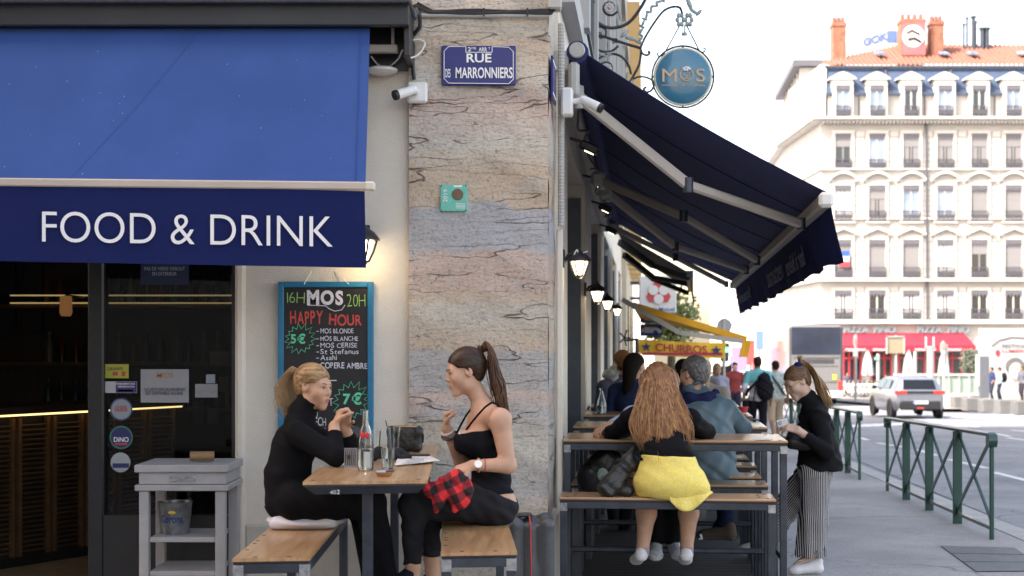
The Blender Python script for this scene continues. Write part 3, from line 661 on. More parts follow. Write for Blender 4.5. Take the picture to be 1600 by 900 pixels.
# security cameras
def cctv(loc, tgt, plate, label, mt):
    K = thing('security_camera', label, 'security camera', loc); mb = MB(); mb.box(Vector(loc) + Vector(plate[0]), plate[1], plate[2], bev=.012); mb.build('mount_plate', M_white, K)
    d = Vector(tgt).normalized(); p = Vector(loc) + Vector(mt); mb = MB(); mb.tube([Vector(loc) + Vector(plate[0]), p], .018, 10); mb.sph(p, .026, 12); mb.build('joint', M_white, K, smooth=True)
    mb = MB(); mb.tube([p - d * .02, p + d * .02, p + d * .11], [.022, .027, .029], 14); mb.build('camera_body', M_white, K, smooth=True)
    mb = MB(); mb.tube([p + d * .108, p + d * .128], [.030, .029], 14); mb.build('lens_hood', M_black, K, smooth=True)
cctv(PX(652, 145, .03), (-.75, -.5, -.32), ((0, 0, 0), (.118, .05, .12), None), 'white bullet security camera on a square plate on the pier front', (-.02, -.09, .0))
cctv(SW(.38, .09, FZ(146)), (.8, -.3, -.45), ((0, 0, 0), (.07, .10, .17), RW), 'white security camera on the street side of the pier under the awning corner', (.10, -.03, .01))
# ------------------------------------------------------------------ lanterns
M_lampglass = pm('lit_lamp_glass', (.9, .8, .6), .4, var=0, emis=(1, .82, .5), es=1.6)
M_bulb = pm('lit_bulb', (1, .9, .7), .4, var=0, emis=(1, .83, .55), es=1.1)
def lantern(base, outv, label, sc=1., group=None, power=1.2):
    o = Vector(outv).normalized(); L = thing('wall_lantern', label, 'lantern', base, group); b = Vector(base); c = b + o * .105 * sc + Vector((0, 0, -.03 * sc)); mb = MB()
    side = o.cross(Vector((0, 0, 1)))
    mb.bar(b + Vector((0, 0, .06 * sc)), b - Vector((0, 0, .06 * sc)), .05 * sc, .02 * sc, up=o, bev=.004); mb.build('wall_plate', M_black, L)
    mb = MB(); mb.tube([b + Vector((0, 0, -.03 * sc)), b + o * .03 * sc + Vector((0, 0, .02 * sc)), b + o * .07 * sc + Vector((0, 0, .035 * sc)), c + Vector((0, 0, .075 * sc))], [.012 * sc, .011 * sc, .010 * sc, .010 * sc], 8); mb.build('bracket_arm', M_black, L, smooth=True)
    mb = MB(); mb.lathe(c, [(.004 * sc, .105 * sc), (.012 * sc, .098 * sc), (.008 * sc, .085 * sc), (.02 * sc, .075 * sc), (.055 * sc, .05 * sc), (.078 * sc, .022 * sc), (.082 * sc, .012 * sc), (.07 * sc, .010 * sc), (0, .012 * sc)], 20); mb.build('cap', M_black, L, smooth=True)
    mb = MB(); mb.lathe(c, [(.056 * sc, .008 * sc), (.024 * sc, -.085 * sc)], 6); mb.build('lamp_glass', M_lampglass, L)
    mb = MB()
    for k in range(6):
        a = 2 * math.pi * k / 6; e = Vector((math.cos(a), math.sin(a), 0)); mb.tube([c + e * .066 * sc + Vector((0, 0, .01 * sc)), c + e * .052 * sc + Vector((0, 0, -.04 * sc)), c + e * .028 * sc + Vector((0, 0, -.088 * sc))], .005 * sc, 5)
    mb.lathe(c, [(0, -.105 * sc), (.016 * sc, -.102 * sc), (.028 * sc, -.088 * sc), (.028 * sc, -.080 * sc), (0, -.08 * sc)], 12); mb.build('cage', M_black, L)
    pl = bpy.data.lights.new('lamp_light', 'POINT'); pl.energy = power; pl.color = (1, .72, .38); pl.shadow_soft_size = .03; po = bpy.data.objects.new('lamp_light', pl); COL.objects.link(po); po.parent = L; po.location = (c - b) + o * .02 + Vector((0, 0, -.125 * sc))
lantern(Vector((FX(570), YF - .01, FZ(372))), (0, -1, 0), 'lit black wall lantern half hidden behind the front awning valance', 1.25, 'lit wall lanterns of the café', .28)
for y, px, py, lab, s in ((9.2, 901, 404, 'lit black wall lantern nearest the stone pier, with a white tie on top', 1.0), (12.5, 933.5, 452, 'second lit black wall lantern from the stone pier', 1.0), (15.8, 953.5, 468, 'third lit black wall lantern from the stone pier', 1.0), (21., 964, 481, 'farthest lit black wall lantern on the café street side', 1.0)):
    z = CH - (py - HY) / F * y; lantern(SW(tY(y), .035, z + .0), NW, lab, .98 if y < 10 else 1.0, 'lit wall lanterns of the café', .16)
c = SW(tY(9.2), .13, CH - (404 - HY) / F * 9.2); wire('white_tie', [c + Vector((-.03, -.03, .02)), c + Vector((-.01, -.03, .055)), c + Vector((.0, -.02, .03)), c + Vector((.03, -.02, .035)), c + Vector((.06, -.03, .045))], .004, M_white, 'white plastic tie on top of the nearest lantern', 'tie')
# ------------------------------------------------------------------ chalkboard
CBd = thing('chalkboard', 'black happy hour menu chalkboard in a blue frame hanging on the plaster wall', 'menu board', Vector((FX(508), YF, FZ(690))))
YB = YF - .05; BX = lambda px, py, o=0.: Vector(((px - 800) / F * (YB - o), YB - o, CH - (py - HY) / F * (YB - o)))
M_bframe = pm('blue_frame_paint', (.012, .17, .33), .45, var=.12, vs=12)
x0, z1 = BX(434, 440).x, BX(434, 440).z; x1, z0 = BX(583, 440).x, BX(434, 700).z
mb = MB(); fw = .033
mb.b2((x0, YB, z0), (x0 + fw, YF - .004, z1), bev=.004); mb.b2((x1 - fw, YB, z0), (x1, YF - .004, z1), bev=.004); mb.b2((x0 + fw, YB, z1 - fw), (x1 - fw, YF - .004, z1), bev=.004); mb.b2((x0 + fw, YB, z0), (x1 - fw, YF - .004, z0 + fw), bev=.004)
mb.build('frame', M_bframe, CBd)
M_slate = pm('slate', (.012, .012, .016), .55, var=.3, vs=5)
mb = MB(); mb.b2((x0 + fw * .9, YB + .014, z0 + fw * .9), (x1 - fw * .9, YF - .008, z1 - fw * .9)); sl_ = mb.build('slate', M_slate, CBd)
ch = {'w': pm('white_chalk', (.66, .66, .74), .9, var=.15, vs=90), 'g': pm('green_chalk', (.30, .56, .16), .9, var=.2, vs=90), 'r': pm('red_chalk', (.55, .08, .07), .9, var=.25, vs=90), 'm': pm('mint_chalk', (.14, .66, .38), .9, var=.15, vs=90)}
def BP(u, v): return Vector((BX(430 + u * 170 / 805, 430 + v * 190 / 900).x, YB + .0135, BX(430 + u * 170 / 805, 430 + v * 190 / 900).z))
def BQ(px, py): return BP((px - 430) * 805 / 170, (py - 430) * 900 / 190)
mbs = {k: MB() for k in ch}
def wr(c, s, u0, v0, u1, v1, off=0., jit=.07, tilt=0): mbs[c].text(s, BP(u0, v1), BP(u1, v1 + tilt), BP(u0, v0), lift=.001, offset=off, jit=jit, th=.0008)
wr('g', '16H', 85, 125, 218, 208, -.018, .1); wr('g', '20H', 528, 140, 666, 235, -.018, .1)
wr('w', 'MOS', 232, 108, 500, 222, .045, .06)
wr('r', 'HAPPY', 106, 262, 352, 368, .02, .1, -8); wr('r', 'HOUR', 394, 282, 640, 372, .02, .1, 8)
for i, (s, v, u1) in enumerate((('MOS BLONDE', 412, 578), ('MOS BLANCHE', 468, 612), ('MOS CERISE', 518, 604), ('St Stefanus', 565, 615), ('Asahi', 610, 455))): wr('w', s, 332, v - 20, u1, v + 20, .006, .09); mbs['w'].b2(BP(302, v + 6), BP(322, v + 1) + Vector((0, -.0015, 0)))
wr('w', 'COPERE AMBRE', 332, 640, 680, 690, .016, .08, 8)
def burst(c, cx, cy, rx, ry, n, ph=0.):
    P = []
    for k in range(2 * n):
        a = math.pi * k / n + ph; q = (1.0 + .1 * math.sin(k * 2.7)) if k % 2 == 0 else .70; P.append(BP(cx + rx * q * math.cos(a), cy + ry * q * math.sin(a)))
    mbs[c].tube(P, .0026, 5, closed=True)
burst('m', 182, 472, 118, 108, 15); wr('m', '5€', 112, 432, 222, 508, .03, .05)
burst('m', 560, 930, 138, 140, 15, .1); wr('m', '7€', 500, 868, 640, 960, .035, .05)
mbs['w'].tube([BP(238, 222), BP(370, 226), BP(400, 250), BP(440, 266), BP(490, 256), BP(515, 220)], .0024, 5)
mbs['w'].b2(BP(395, 776), BP(452, 783) + Vector((0, -.0015, 0)))
for s, x0_, y0_, x1_, y1_ in (('ET', 507, 622, 520, 634), ('O', 491, 642, 496, 653), ('PECH', 486, 652, 509, 666), ('MARIN', 527, 656, 552, 668), ('CUMPA', 488, 668, 510, 680), ('E', 513, 604, 518, 612)): mbs['w'].text(s, BQ(x0_, y1_), BQ(x1_, y1_), BQ(x0_, y0_), lift=.001, jit=.1, th=.0008)
for py in (606, 616, 626, 637, 646): mbs['w'].b2(BQ(444, py), BQ(450, py + 1.2) + Vector((0, -.0015, 0)))
for k in mbs: mbs[k].build('chalk_lettering', ch[k], sl_)
mb = MB()
for a, b in (((475, 444), (487, 424)), ((545, 444), (524, 424))): mb.tube([BX(*a, .004), Vector((FX(b[0]), YF - .006, FZ(b[1])))], .003, 5)
mb.build('hanging_cord', M_white, CBd)
# ------------------------------------------------------------------ hanging iron sign
HS = thing('hanging_sign', 'round blue sign with gold letters hanging from a wrought iron scroll bracket', 'hanging sign', SW(tY(14), 0, 4.0))
HD = 14.0; H = lambda px, py, o=0: W(px, py, HD + o)
cen = H(1067, 120); rad = 45 / F * HD
RX = Matrix(((1, 0, 0), (0, 0, -1), (0, 1, 0)))
mb = MB(); mb.lathe(cen, [(0, -.045), (rad * .55, -.04), (rad * .9, -.024), (rad * .96, -.012), (rad * .96, .012), (rad * .9, .024), (rad * .55, .04), (0, .045)], 48, 0, RX); disc = mb.build('disc', pm('sign_blue', (.035, .17, .27), .3, var=.06, vs=2, coat=.5), HS, smooth=True)
mb = MB(); mb.tube([cen + Vector((math.cos(a) * rad * .965, 0, math.sin(a) * rad * .965)) for a in [2 * math.pi * k / 48 for k in range(48)]], .016, 8, closed=True); mb.build('rim', pm('cream_rim', (.62, .56, .42), .5), disc, smooth=True)
mb = MB(); mb.tube([cen + Vector((math.cos(a) * rad * 1.07, 0, math.sin(a) * rad * 1.07)) for a in [2 * math.pi * k / 48 for k in range(48)]], .010, 6, closed=True)
for a in (0, 90, 180, 270): e = Vector((math.cos(R(a)), 0, math.sin(R(a)))); mb.tube([cen + e * rad * .95, cen + e * rad * 1.08], .010, 6)
mb.build('ring', M_iron, HS, smooth=True)
M_gold = pm('gold_lettering', (.62, .42, .25), .5, var=.05)
def HT(px, py, o): return Vector(((px - 800) / F * HD, HD - o, CH - (py - HY) / F * HD))
mb = MB(); mb.text('M', HT(1034, 129, .048), HT(1056.5, 129, .048), HT(1034, 109, .048), offset=.0); mb.text('S', HT(1086.5, 129, .048), HT(1100.5, 129, .048), HT(1086.5, 109, .048), offset=.0)
mb.text('MAKER OF STORIES', HT(1034, 136, .047), HT(1100, 136, .047), HT(1034, 133.5, .047))
oc = HT(1071.5, 118, .05); mb.tube([oc + Vector((math.cos(a) * .062, 0, math.sin(a) * .062)) for a in [2 * math.pi * k / 24 for k in range(24)]], .006, 5, closed=True)
mb.tube([oc + Vector((-.03, 0, .03)), oc + Vector((-.026, 0, -.0)), oc + Vector((0, 0, -.022)), oc + Vector((.026, 0, 0)), oc + Vector((.03, 0, .03))], .004, 5); mb.tube([oc + Vector((0, 0, -.02)), oc + Vector((0, 0, -.04))], .004, 5); mb.tube([oc + Vector((-.03, 0, -.046)), oc + Vector((0, 0, -.04)), oc + Vector((.03, 0, -.046))], .004, 5)
mb.build('lettering', M_gold, disc)
mb = MB()
for q in ((-.028, .058), (-.008, .068), (.014, .066), (.03, .056), (-.02, .045), (.005, .045)): mb.sph(oc + Vector((q[0], -.004, q[1])), .014, 8)
mb.build('foam', M_whitetxt, disc, smooth=True)
mb = MB()
def sc(pts, r=.011, tp=True):
    P = [H(x, y) for x, y in pts]; Q = []
    for i in range(len(P) - 1):
        a, b, c_, d = P[max(0, i - 1)], P[i], P[i + 1], P[min(len(P) - 1, i + 2)]
        for k in range(7):
            t = k / 7; Q.append(.5 * ((2 * b) + (c_ - a) * t + (2 * a - 5 * b + 4 * c_ - d) * t * t + (3 * b - a - 3 * c_ + d) * t ** 3))
    Q.append(P[-1]); mb.tube(Q, r, 6)
def spiral(cx, cy, r, turns, a0, dirn=1):
    return [(cx + r * (1 - .8 * k / (turns * 10)) * math.cos(a0 + dirn * 2 * math.pi * k / 10), cy + r * (1 - .8 * k / (turns * 10)) * math.sin(a0 + dirn * 2 * math.pi * k / 10)) for k in range(int(turns * 10) + 1)]
sc([(1011, -6), (1000, 14), (985, 33), (968, 42), (950, 43), (935, 36), (927, 24), (926, 10), (934, -4)], .018)
sc([(925, 52), (946, 58), (970, 66), (1000, 75)], .014); sc([(925, 60), (927, 72), (940, 80), (955, 80), (966, 72)], .012); sc([(926, 48), (936, 42), (946, 46), (946, 56), (938, 60)], .010)
sc([(1066, 22), (1062, 12), (1050, 11), (1036, 18), (1022, 36), (1010, 55), (1002, 72), (1002, 80), (1006, 85), (1012, 86), (1015, 82), (1012, 80)], .012)
sc([(1002, 78), (999, 100), (990, 118), (982, 132)], .013); sc([(982, 133), (992, 122), (1005, 120), (1017, 124), (1022, 131), (1018, 141), (1010, 144), (1006, 139), (1010, 136)], .011)
sc([(934, 92), (952, 84), (970, 88), (982, 102), (986, 116)], .012); sc([(932, 103), (934, 94)], .012); sc(spiral(948, 107, 12, 1.6, 2.6), .010); sc(spiral(953, 12, 13, 1.5, .5), .012)
sc([(932, 103), (938, 115), (950, 119), (958, 112)], .010); sc(spiral(937, 54, 5, 1.3, 1), .007); sc(spiral(962, 64, 5, 1.3, 2), .007)
sc([(1064, 36), (1050, 62), (1037, 85)], .007); sc([(1074, 42), (1084, 62), (1093, 80)], .007); sc([(1067, 40), (1065, 60), (1064, 72)], .004)
sc([(1037, 86), (1030, 88), (1027, 84), (1030, 82)], .007); sc([(1093, 81), (1100, 81), (1102, 76), (1098, 75)], .007)
mb.build('scroll_bracket', M_iron, HS, smooth=True)
mb = MB()
def leaf(px, py, a, L, wd):
    c_ = H(px, py); d = Vector((math.cos(a), 0, -math.sin(a))); n = Vector((-d.z, 0, d.x)); k = L / F * HD; w_ = wd / F * HD
    mb.sph(c_, (k, .012, w_), 10, 0, Matrix((d, Vector((0, 1, 0)), n)).transposed()); 
for k in range(11):
    t = k / 10; a = math.pi * (1.02 - .62 * t); px = 1060 + 59 * math.cos(a); py = 60 - 66 * math.sin(a)
    for s_ in (-1, 1): leaf(px + 3 * s_ * math.sin(a), py + 3 * s_ * math.cos(a), a - math.pi / 2 + s_ * .7, 5.5, 2.4)
for q in ((976, 53, -.7, 9, 3), (985, 60, .2, 9, 3.5), (995, 64, .7, 7, 2.5), (942, 86, .3, 9, 3), (952, 84, -.2, 8, 4), (934, 80, 1.2, 6, 3), (986, 128, -.9, 9, 3), (980, 118, -1.4, 6, 2.5), (1077, 6, 1.2, 12, 4), (1084, 18, .6, 9, 3), (1092, 20, -.8, 7, 3), (968, 20, 1.4, 14, 3), (966, 36, 1.5, 8, 3)): leaf(*q)
mb.build('leaf_ornament', M_zinc, HS, smooth=True)
for px, py in ((952, 12), (948, 107)):
    mb = MB(); c_ = H(px, py, -.02)
    for k in range(8): a = 2 * math.pi * k / 8; mb.sph(c_ + Vector((math.cos(a) * .034, 0, math.sin(a) * .034)), (.02, .012, .02), 8)
    mb.sph(c_ + Vector((0, -.01, 0)), .018, 8); mb.build('rosette', pm('pink_zinc', (.45, .40, .40), .6), HS, smooth=True)
mb = MB()
for px, py in ((1063, 31), (1076, 31)):
    c_ = H(px, py)
    for k in range(6): a = 2 * math.pi * k / 6; mb.sph(c_ + Vector((math.cos(a) * .03, 0, math.sin(a) * .05)), (.022, .014, .028), 8)
mb.lathe(H(1070, 52), [(.028, -.02), (.024, 0), (.008, .015), (.008, .08)], 10); mb.build('flower_ornament', M_zinc, HS, smooth=True)
# ------------------------------------------------------------------ street awning seen from below
M_under = pm('navy_canvas_street', (.022, .03, .12), .8, var=.05, vs=4, bump=.12, bs=300)
SA = thing('street_awning', 'large dark navy folding awning over the street terrace seen from below', 'awning', SW(3, 0, 2.5))
ya, yb = 8.75, 18.15
n0 = Vector((1.93, ya, 2.515)); n1 = W(1145, 446, yb)
b0 = SW(tY(8.87), .14, 3.42); b1 = SW(tY(18.4), .16, W(0, 356, 18.4).z + .03)
def aw(u, v): p = b0.lerp(b1, u).lerp(n0.lerp(n1, u), v); p.z -= .07 * math.sin(math.pi * v) * (.5 + .5 * math.sin(math.pi * u)); return p
mb = MB(); mb.grid([[aw(u / 30, v / 14) + Vector((0, 0, .05)) for v in range(15)] for u in range(31)], 0, .004); ca = mb.build('canopy', M_under, SA, smooth=True)
for k in range(1, 8): mb = MB(); mb.tube([aw(k / 8, v / 10) + Vector((0, 0, .044)) for v in range(11)], .004, 4); mb.build('seam', M_navy, ca)
mb = MB(); d = (n1 - n0).normalized(); mb.bar(n0, n1, .075, .085, bev=.012); mb.build('front_bar', M_alu, SA)
mb = MB(); mb.bar(n0 - d * .05, n0 + d * .03, .09, .095, bev=.02); mb.build('end_cap', M_white, SA)
mb = MB(); o = NW * .03 + Vector((0, 0, -.03))
vals = []
for u in range(61):
    p = n0.lerp(n1, u / 60) + o; h = .335 + .012 * math.sin(u * 1.05); sw = .018 * math.sin(u * .9) + .01 * math.sin(u * 2.3)
    vals.append([p + NW * (.075 + sw) * (v / 6) ** 1.2 + Vector((0, 0, -h * v / 6)) for v in range(7)])
mb.grid(vals, 0, .003); vl = mb.build('valance', M_navy, SA, smooth=True)
# lettering that shows through reversed from behind
def VP_(y, z): # point on the inner face of the valance
    u = (y - ya) / (yb - ya); p = n0.lerp(n1, u); return p + o + NW * (.075 * ((p.z - z) / .36) - .032) + Vector((0, 0, z - p.z))
mb = MB()
def vt(s, y0, y1, dz0, dz1):
    z = lambda y, k: n0.lerp(n1, (y - ya) / (yb - ya)).z + k
    mb.text(s, VP_(y0, z(y0, dz0)), VP_(y1, z(y1, dz0)), VP_(y0, z(y0, dz1)), lift=-.006, th=.003)
vt('bar à bières', 10.3, 11.6, -.26, -.12); vt('restaurant', 11.9, 13.4, -.26, -.12); vt('brasserie', 15.6, 17.4, -.24, -.12)
mb.build('lettering', pm('faint_lettering', (.16, .17, .24), .8, var=0), vl)
for (p0, e, p1, m2) in (((905, 152, 8.98), (1075, 289, 8.95), (1252, 350, 9.35), 0), ((940, 283, 11.9), (1068, 338, 11.4), (1183, 407, 11.9), 0), ((951, 303, 12.6), (1055, 385, 12.9), (1166, 422, 13.8), 0), ((962, 357, 17.6), (1055, 402, 17.4), (1135, 444, 17.9), 0)):
    a, b, c = W(*p0), W(*e), W(*p1); am = MB(); am.bar(a, b, .052, .07, bev=.012); am.bar(b, c, .046, .06, bev=.012); ar = am.build('folding_arm', M_alu, SA)
    j = MB(); j.cyl(b - Vector((0, 0, .045)), b + Vector((0, 0, .045)), .034, 14); j.cyl(c - Vector((0, 0, .04)), c + Vector((0, 0, .04)), .028, 12); j.build('elbow', M_steel, ar)
    j = MB(); j.box(a + NW * -.03 + Vector((0, 0, .02)), (.12, .10, .13), RW, bev=.03); j.cyl(a - Vector((0, 0, .07)), a + Vector((0, 0, .07)), .03, 12); j.build('shoulder_bracket', M_grey, ar)
mb = MB(); mb.tube([b0 + Vector((0, 0, .03)), b1 + Vector((0, 0, .03))], .07, 12); mb.build('roller_tube', M_under, SA)
mb = MB(); mb.bar(b0 + Vector((.0, 0, -.02)) - NW * .1, b1 + Vector((0, 0, -.02)) - NW * .1, .09, .12); mb.build('wall_rail', M_grey, SA)
mb = MB(); mb.lathe(b0 - U * .05 + Vector((0, 0, .03)), [(0, -.02), (.045, -.018), (.05, 0), (.045, .018), (0, .02)], 18, 0, Matrix((Vector((0, 0, 1)), NW, U)).transposed()); mb.box(b0 - U * .03 + Vector((-.02, 0, -.15)), (.07, .05, .22), RW, bev=.02); mb.build('end_bracket', M_grey, SA)
wire('wall_wire', [SW(tY(y), .12 + .03 * math.sin(y * 5), 3.16 - .014 * (y - 9) + .05 * math.sin(y * 3.1)) for y in np.arange(9, 18, .45)], .009, M_black, 'black cable looping along the wall under the navy street awning', 'cable')
for k, (y, lab) in enumerate(((10.2, 'small black spotlight under the awning nearest the pier'), (12.2, 'second small black spotlight under the street awning'), (14.2, 'third small black spotlight under the street awning'), (16.6, 'farthest small black spotlight under the street awning'))):
    p = SW(tY(y), .16, 3.05 - .016 * (y - 9)); SL = thing('spotlight', lab, 'spotlight', p, 'spotlights under the street awning'); mb = MB(); mb.box(p, (.14, .10, .06), RW @ Matrix.Rotation(R(25), 3, 'Y'), bev=.01); mb.build('housing', M_black, SL)
    mb = MB(); mb.box(p + Vector((0, 0, -.03)), (.07, .05, .012), RW @ Matrix.Rotation(R(25), 3, 'Y')); mb.build('lens', M_bulb, SL); mb = MB(); mb.bar(p + Vector((0, 0, .03)), p - NW * .14 + Vector((0, 0, .07)), .02, .02); mb.build('arm', M_black, SL)
# ------------------------------------------------------------------ high tables and benches
M_edge = pm('dark_edge', (.03, .02, .017), .45, var=.2, vs=20)
M_weld = pm('worn_steel', (.34, .35, .37), .35, metal=.6, var=.45, vs=30)
def furniture(name, label, cat, L, dep, H, loc, rz, wood, group=None, legs='four', low=.95, foot=None):
    """table or bench along x (L) and y (dep); origin on the ground under the middle"""
    t = thing(name, label, cat, loc, group); Z = H; zl = -low + H * 0 if 0 else -(loc[2] - (gz(loc[1]) - .0)) ; b = Vector(loc)
    mb = MB(); mb.box(b + Vector((0, 0, Z - .008)), (L, dep, .014), bev=.003); tp = mb.build('tabletop' if cat == 'table' else 'seat', wood, t)
    mb = MB(); mb.box(b + Vector((0, 0, Z - .0195)), (L - .004, dep - .004, .008)); mb.build('edge_band', M_edge, tp)
    mb = MB()
    for sx in (-1, 1):
        for sy in (-1, 1):
            mb.lathe(b + Vector((sx * (L / 2 - .045), sy * (dep / 2 - .04), Z - .0005)), [(.0115, 0), (.0115, .0012), (0, .0012)], 10)
            if L > .9 or dep > .9:
                if L > dep: mb.lathe(b + Vector((sx * (L / 2 - .09), sy * (dep / 2 - .09), Z - .0005)), [(.0095, 0), (.0095, .0012), (0, .0012)], 10)
    mb.build('bolt', M_edge, tp)
    w = .042; zf = Z - .024 - w / 2; ix, iy = L / 2 - w / 2 - .004, dep / 2 - w / 2 - .004
    mb = MB(); mb.bar(b + Vector((-L / 2 + .004, -iy, zf)), b + Vector((L / 2 - .004, -iy, zf)), w, w, bev=.003); mb.bar(b + Vector((-L / 2 + .004, iy, zf)), b + Vector((L / 2 - .004, iy, zf)), w, w, bev=.003)
    for sx in (-1, 1): mb.bar(b + Vector((sx * ix, -iy + w / 2, zf)), b + Vector((sx * ix, iy - w / 2, zf)), w, w, bev=.003)
    mb.build('frame', M_steel, t)
    for sx in (-1, 1):
        for sy in (-1, 1):
            mb = MB(); mb.bar(b + Vector((sx * ix, sy * iy, zf - w / 2)), b + Vector((sx * ix, sy * iy, zl)), w, w, up=(0, 1, 0), bev=.003); lg = mb.build('leg', M_steel, t)
            if sy < 0:
                mb = MB(); mb.box(b + Vector((sx * ix, sy * iy - .0005, zf - w * .3)), (w + .002, w + .001, .05), bev=.003); mb.build('weld', M_weld, lg)
    if foot:
        mb = MB(); mb.bar(b + Vector((-ix, 0, foot)), b + Vector((ix, 0, foot)), .035, .035, bev=.008); mb.build('footrest', M_steel, t)
        for sx in (-1, 1): mb = MB(); mb.bar(b + Vector((sx * ix, -iy, foot)), b + Vector((sx * ix, iy, foot)), .035, .035, bev=.004); mb.build('stretcher', M_steel, t)
    return t
RZ = -math.atan(.0945); ROW = 'high tables of the street terrace in a row'; BROW = 'high benches of the street terrace in a row'
gy = lambda y: 0 
names_t = ['high oak terrace table the long haired woman leans on', 'second high oak table from the pier, behind the teal jacket man', 'third high oak table from the pier', 'fourth high oak table from the pier, partly hidden by people', 'fifth high oak table from the pier, last of its row']
tb = [(.989, 8.65), (1.106, 9.97), (1.252, 11.45), (1.39, 12.9), (1.53, 14.35)]
def placed(t, x, yfront, dep): t.location = Vector((x, yfront, 0)) + Vector((U.x, U.y, 0)) * dep / 2 + Vector((0, 0, 0)); t.rotation_euler = (0, 0, RZ)
tt = furniture('high_table', names_t[0], 'table', 1.36, .64, 1.047, (0, 0, 0), 0, M_woodx, ROW, foot=.33)
placed(tt, *tb[0], .64)
for k in range(1, 5): q = dup(tt, (0, 0, 0), RZ, names_t[k]); placed(q, *tb[k], .64)
bn = [(.89, 8.17, 'bench the woman in the yellow skirt sits on'), (.992, 8.97, 'bench behind the black handbags, under the companion of the long haired woman'), (1.039, 9.5, 'bench the teal jacket man sits on'), (1.15, 10.32, 'bench behind the second high table'), (1.20, 10.98, 'bench in front of the third high table'), (1.30, 11.8, 'bench behind the third high table'), (1.34, 12.43, 'bench in front of the fourth high table'), (1.44, 13.25, 'bench behind the fourth high table')]
bb = furniture('high_bench', bn[0][2], 'bench', 1.24, .30, .747, (0, 0, 0), 0, M_woodx, BROW)
placed(bb, bn[0][0], bn[0][1], .3)
for x, y, lab in bn[1:]: q = dup(bb, (0, 0, 0), RZ, lab); placed(q, x, y, .3)
# timber deck under the row
DK = thing('terrace_deck', 'low dark plank deck under the street terrace tables', 'deck', SW(3, .7, 0))
M_deck = pm('deck_plank', (.035, .030, .028), .6, var=.4, vs=4, bump=.2, bs=40, stretch=(1, 8, 1))
for k in range(52):
    y = 8.72 + k * .125
    if y > 15.2: break
    mb = MB(); mb.box(SW(tY(y), .74, .05 - .012 * max(0, y - 9.5)), (1.28, .115, .03), RW, bev=.004); mb.build('plank', M_deck, DK)
mb = MB(); 
for o_ in (.12, 1.36): mb.bar(SW(tY(8.68), o_, -.03), SW(tY(15.2), o_, -.12), .06, .12)
mb.build('joist', M_black, DK)
for k, (y, z, s_) in enumerate(((10.9, .34, 1), (12.3, .30, 1), (13.8, .26, 1))): pass
# ------------------------------------------------------------------ left table and its benches
LT = thing('high_table', 'high oak table in front of the chalkboard with bottle and glasses on it', 'table', (-.65, 7.1, 0))
def fr_pts(z, ins=0): # corners: front-left, front-right, back-right, back-left
    return [Vector((-.893 + ins, 6.07 + ins, z)), Vector((-.366 - ins, 6.13 + ins, z)), Vector((-.419 - ins, 8.2, z)), Vector((-.946 + ins, 8.2, z))]
mb = MB(); mb.prism(fr_pts(1.038), (0, 0, .014)); tp = mb.build('tabletop', M_wood, LT)
mb = MB(); mb.prism(fr_pts(1.030, .002), (0, 0, .0078)); mb.build('edge_band', M_edge, tp)
mb = MB()
for x, y in ((-.855, 6.12), (-.405, 6.17)): mb.lathe((x, y, 1.052), [(.012, 0), (.012, .0012), (0, .0012)], 10)
mb.build('bolt', M_edge, tp)
mb = MB(); a, b = fr_pts(1.029, .006), fr_pts(.992, .045)
mb.add(a + b, [(0, 1, 5, 4), (1, 2, 6, 5), (2, 3, 7, 6), (3, 0, 4, 7), (4, 5, 6, 7), (0, 1, 2, 3)]); fr_ = mb.build('frame', M_steel, LT)
for (x, y, p) in ((-.641, 6.32, 0), (-.652, 7.9, 0)): mb = MB(); mb.bar((x, y, .99), (x, y, 0), .045, .045, up=(0, 1, 0), bev=.003); mb.build('leg', M_steel, LT)
mb = MB(); mb.text('402', (-.775, 6.062, 1.003), (-.735, 6.067, 1.003), (-.775, 6.058, 1.022), jit=.1, lift=.012); mb.build('chalk_mark', ch['w'], fr_)
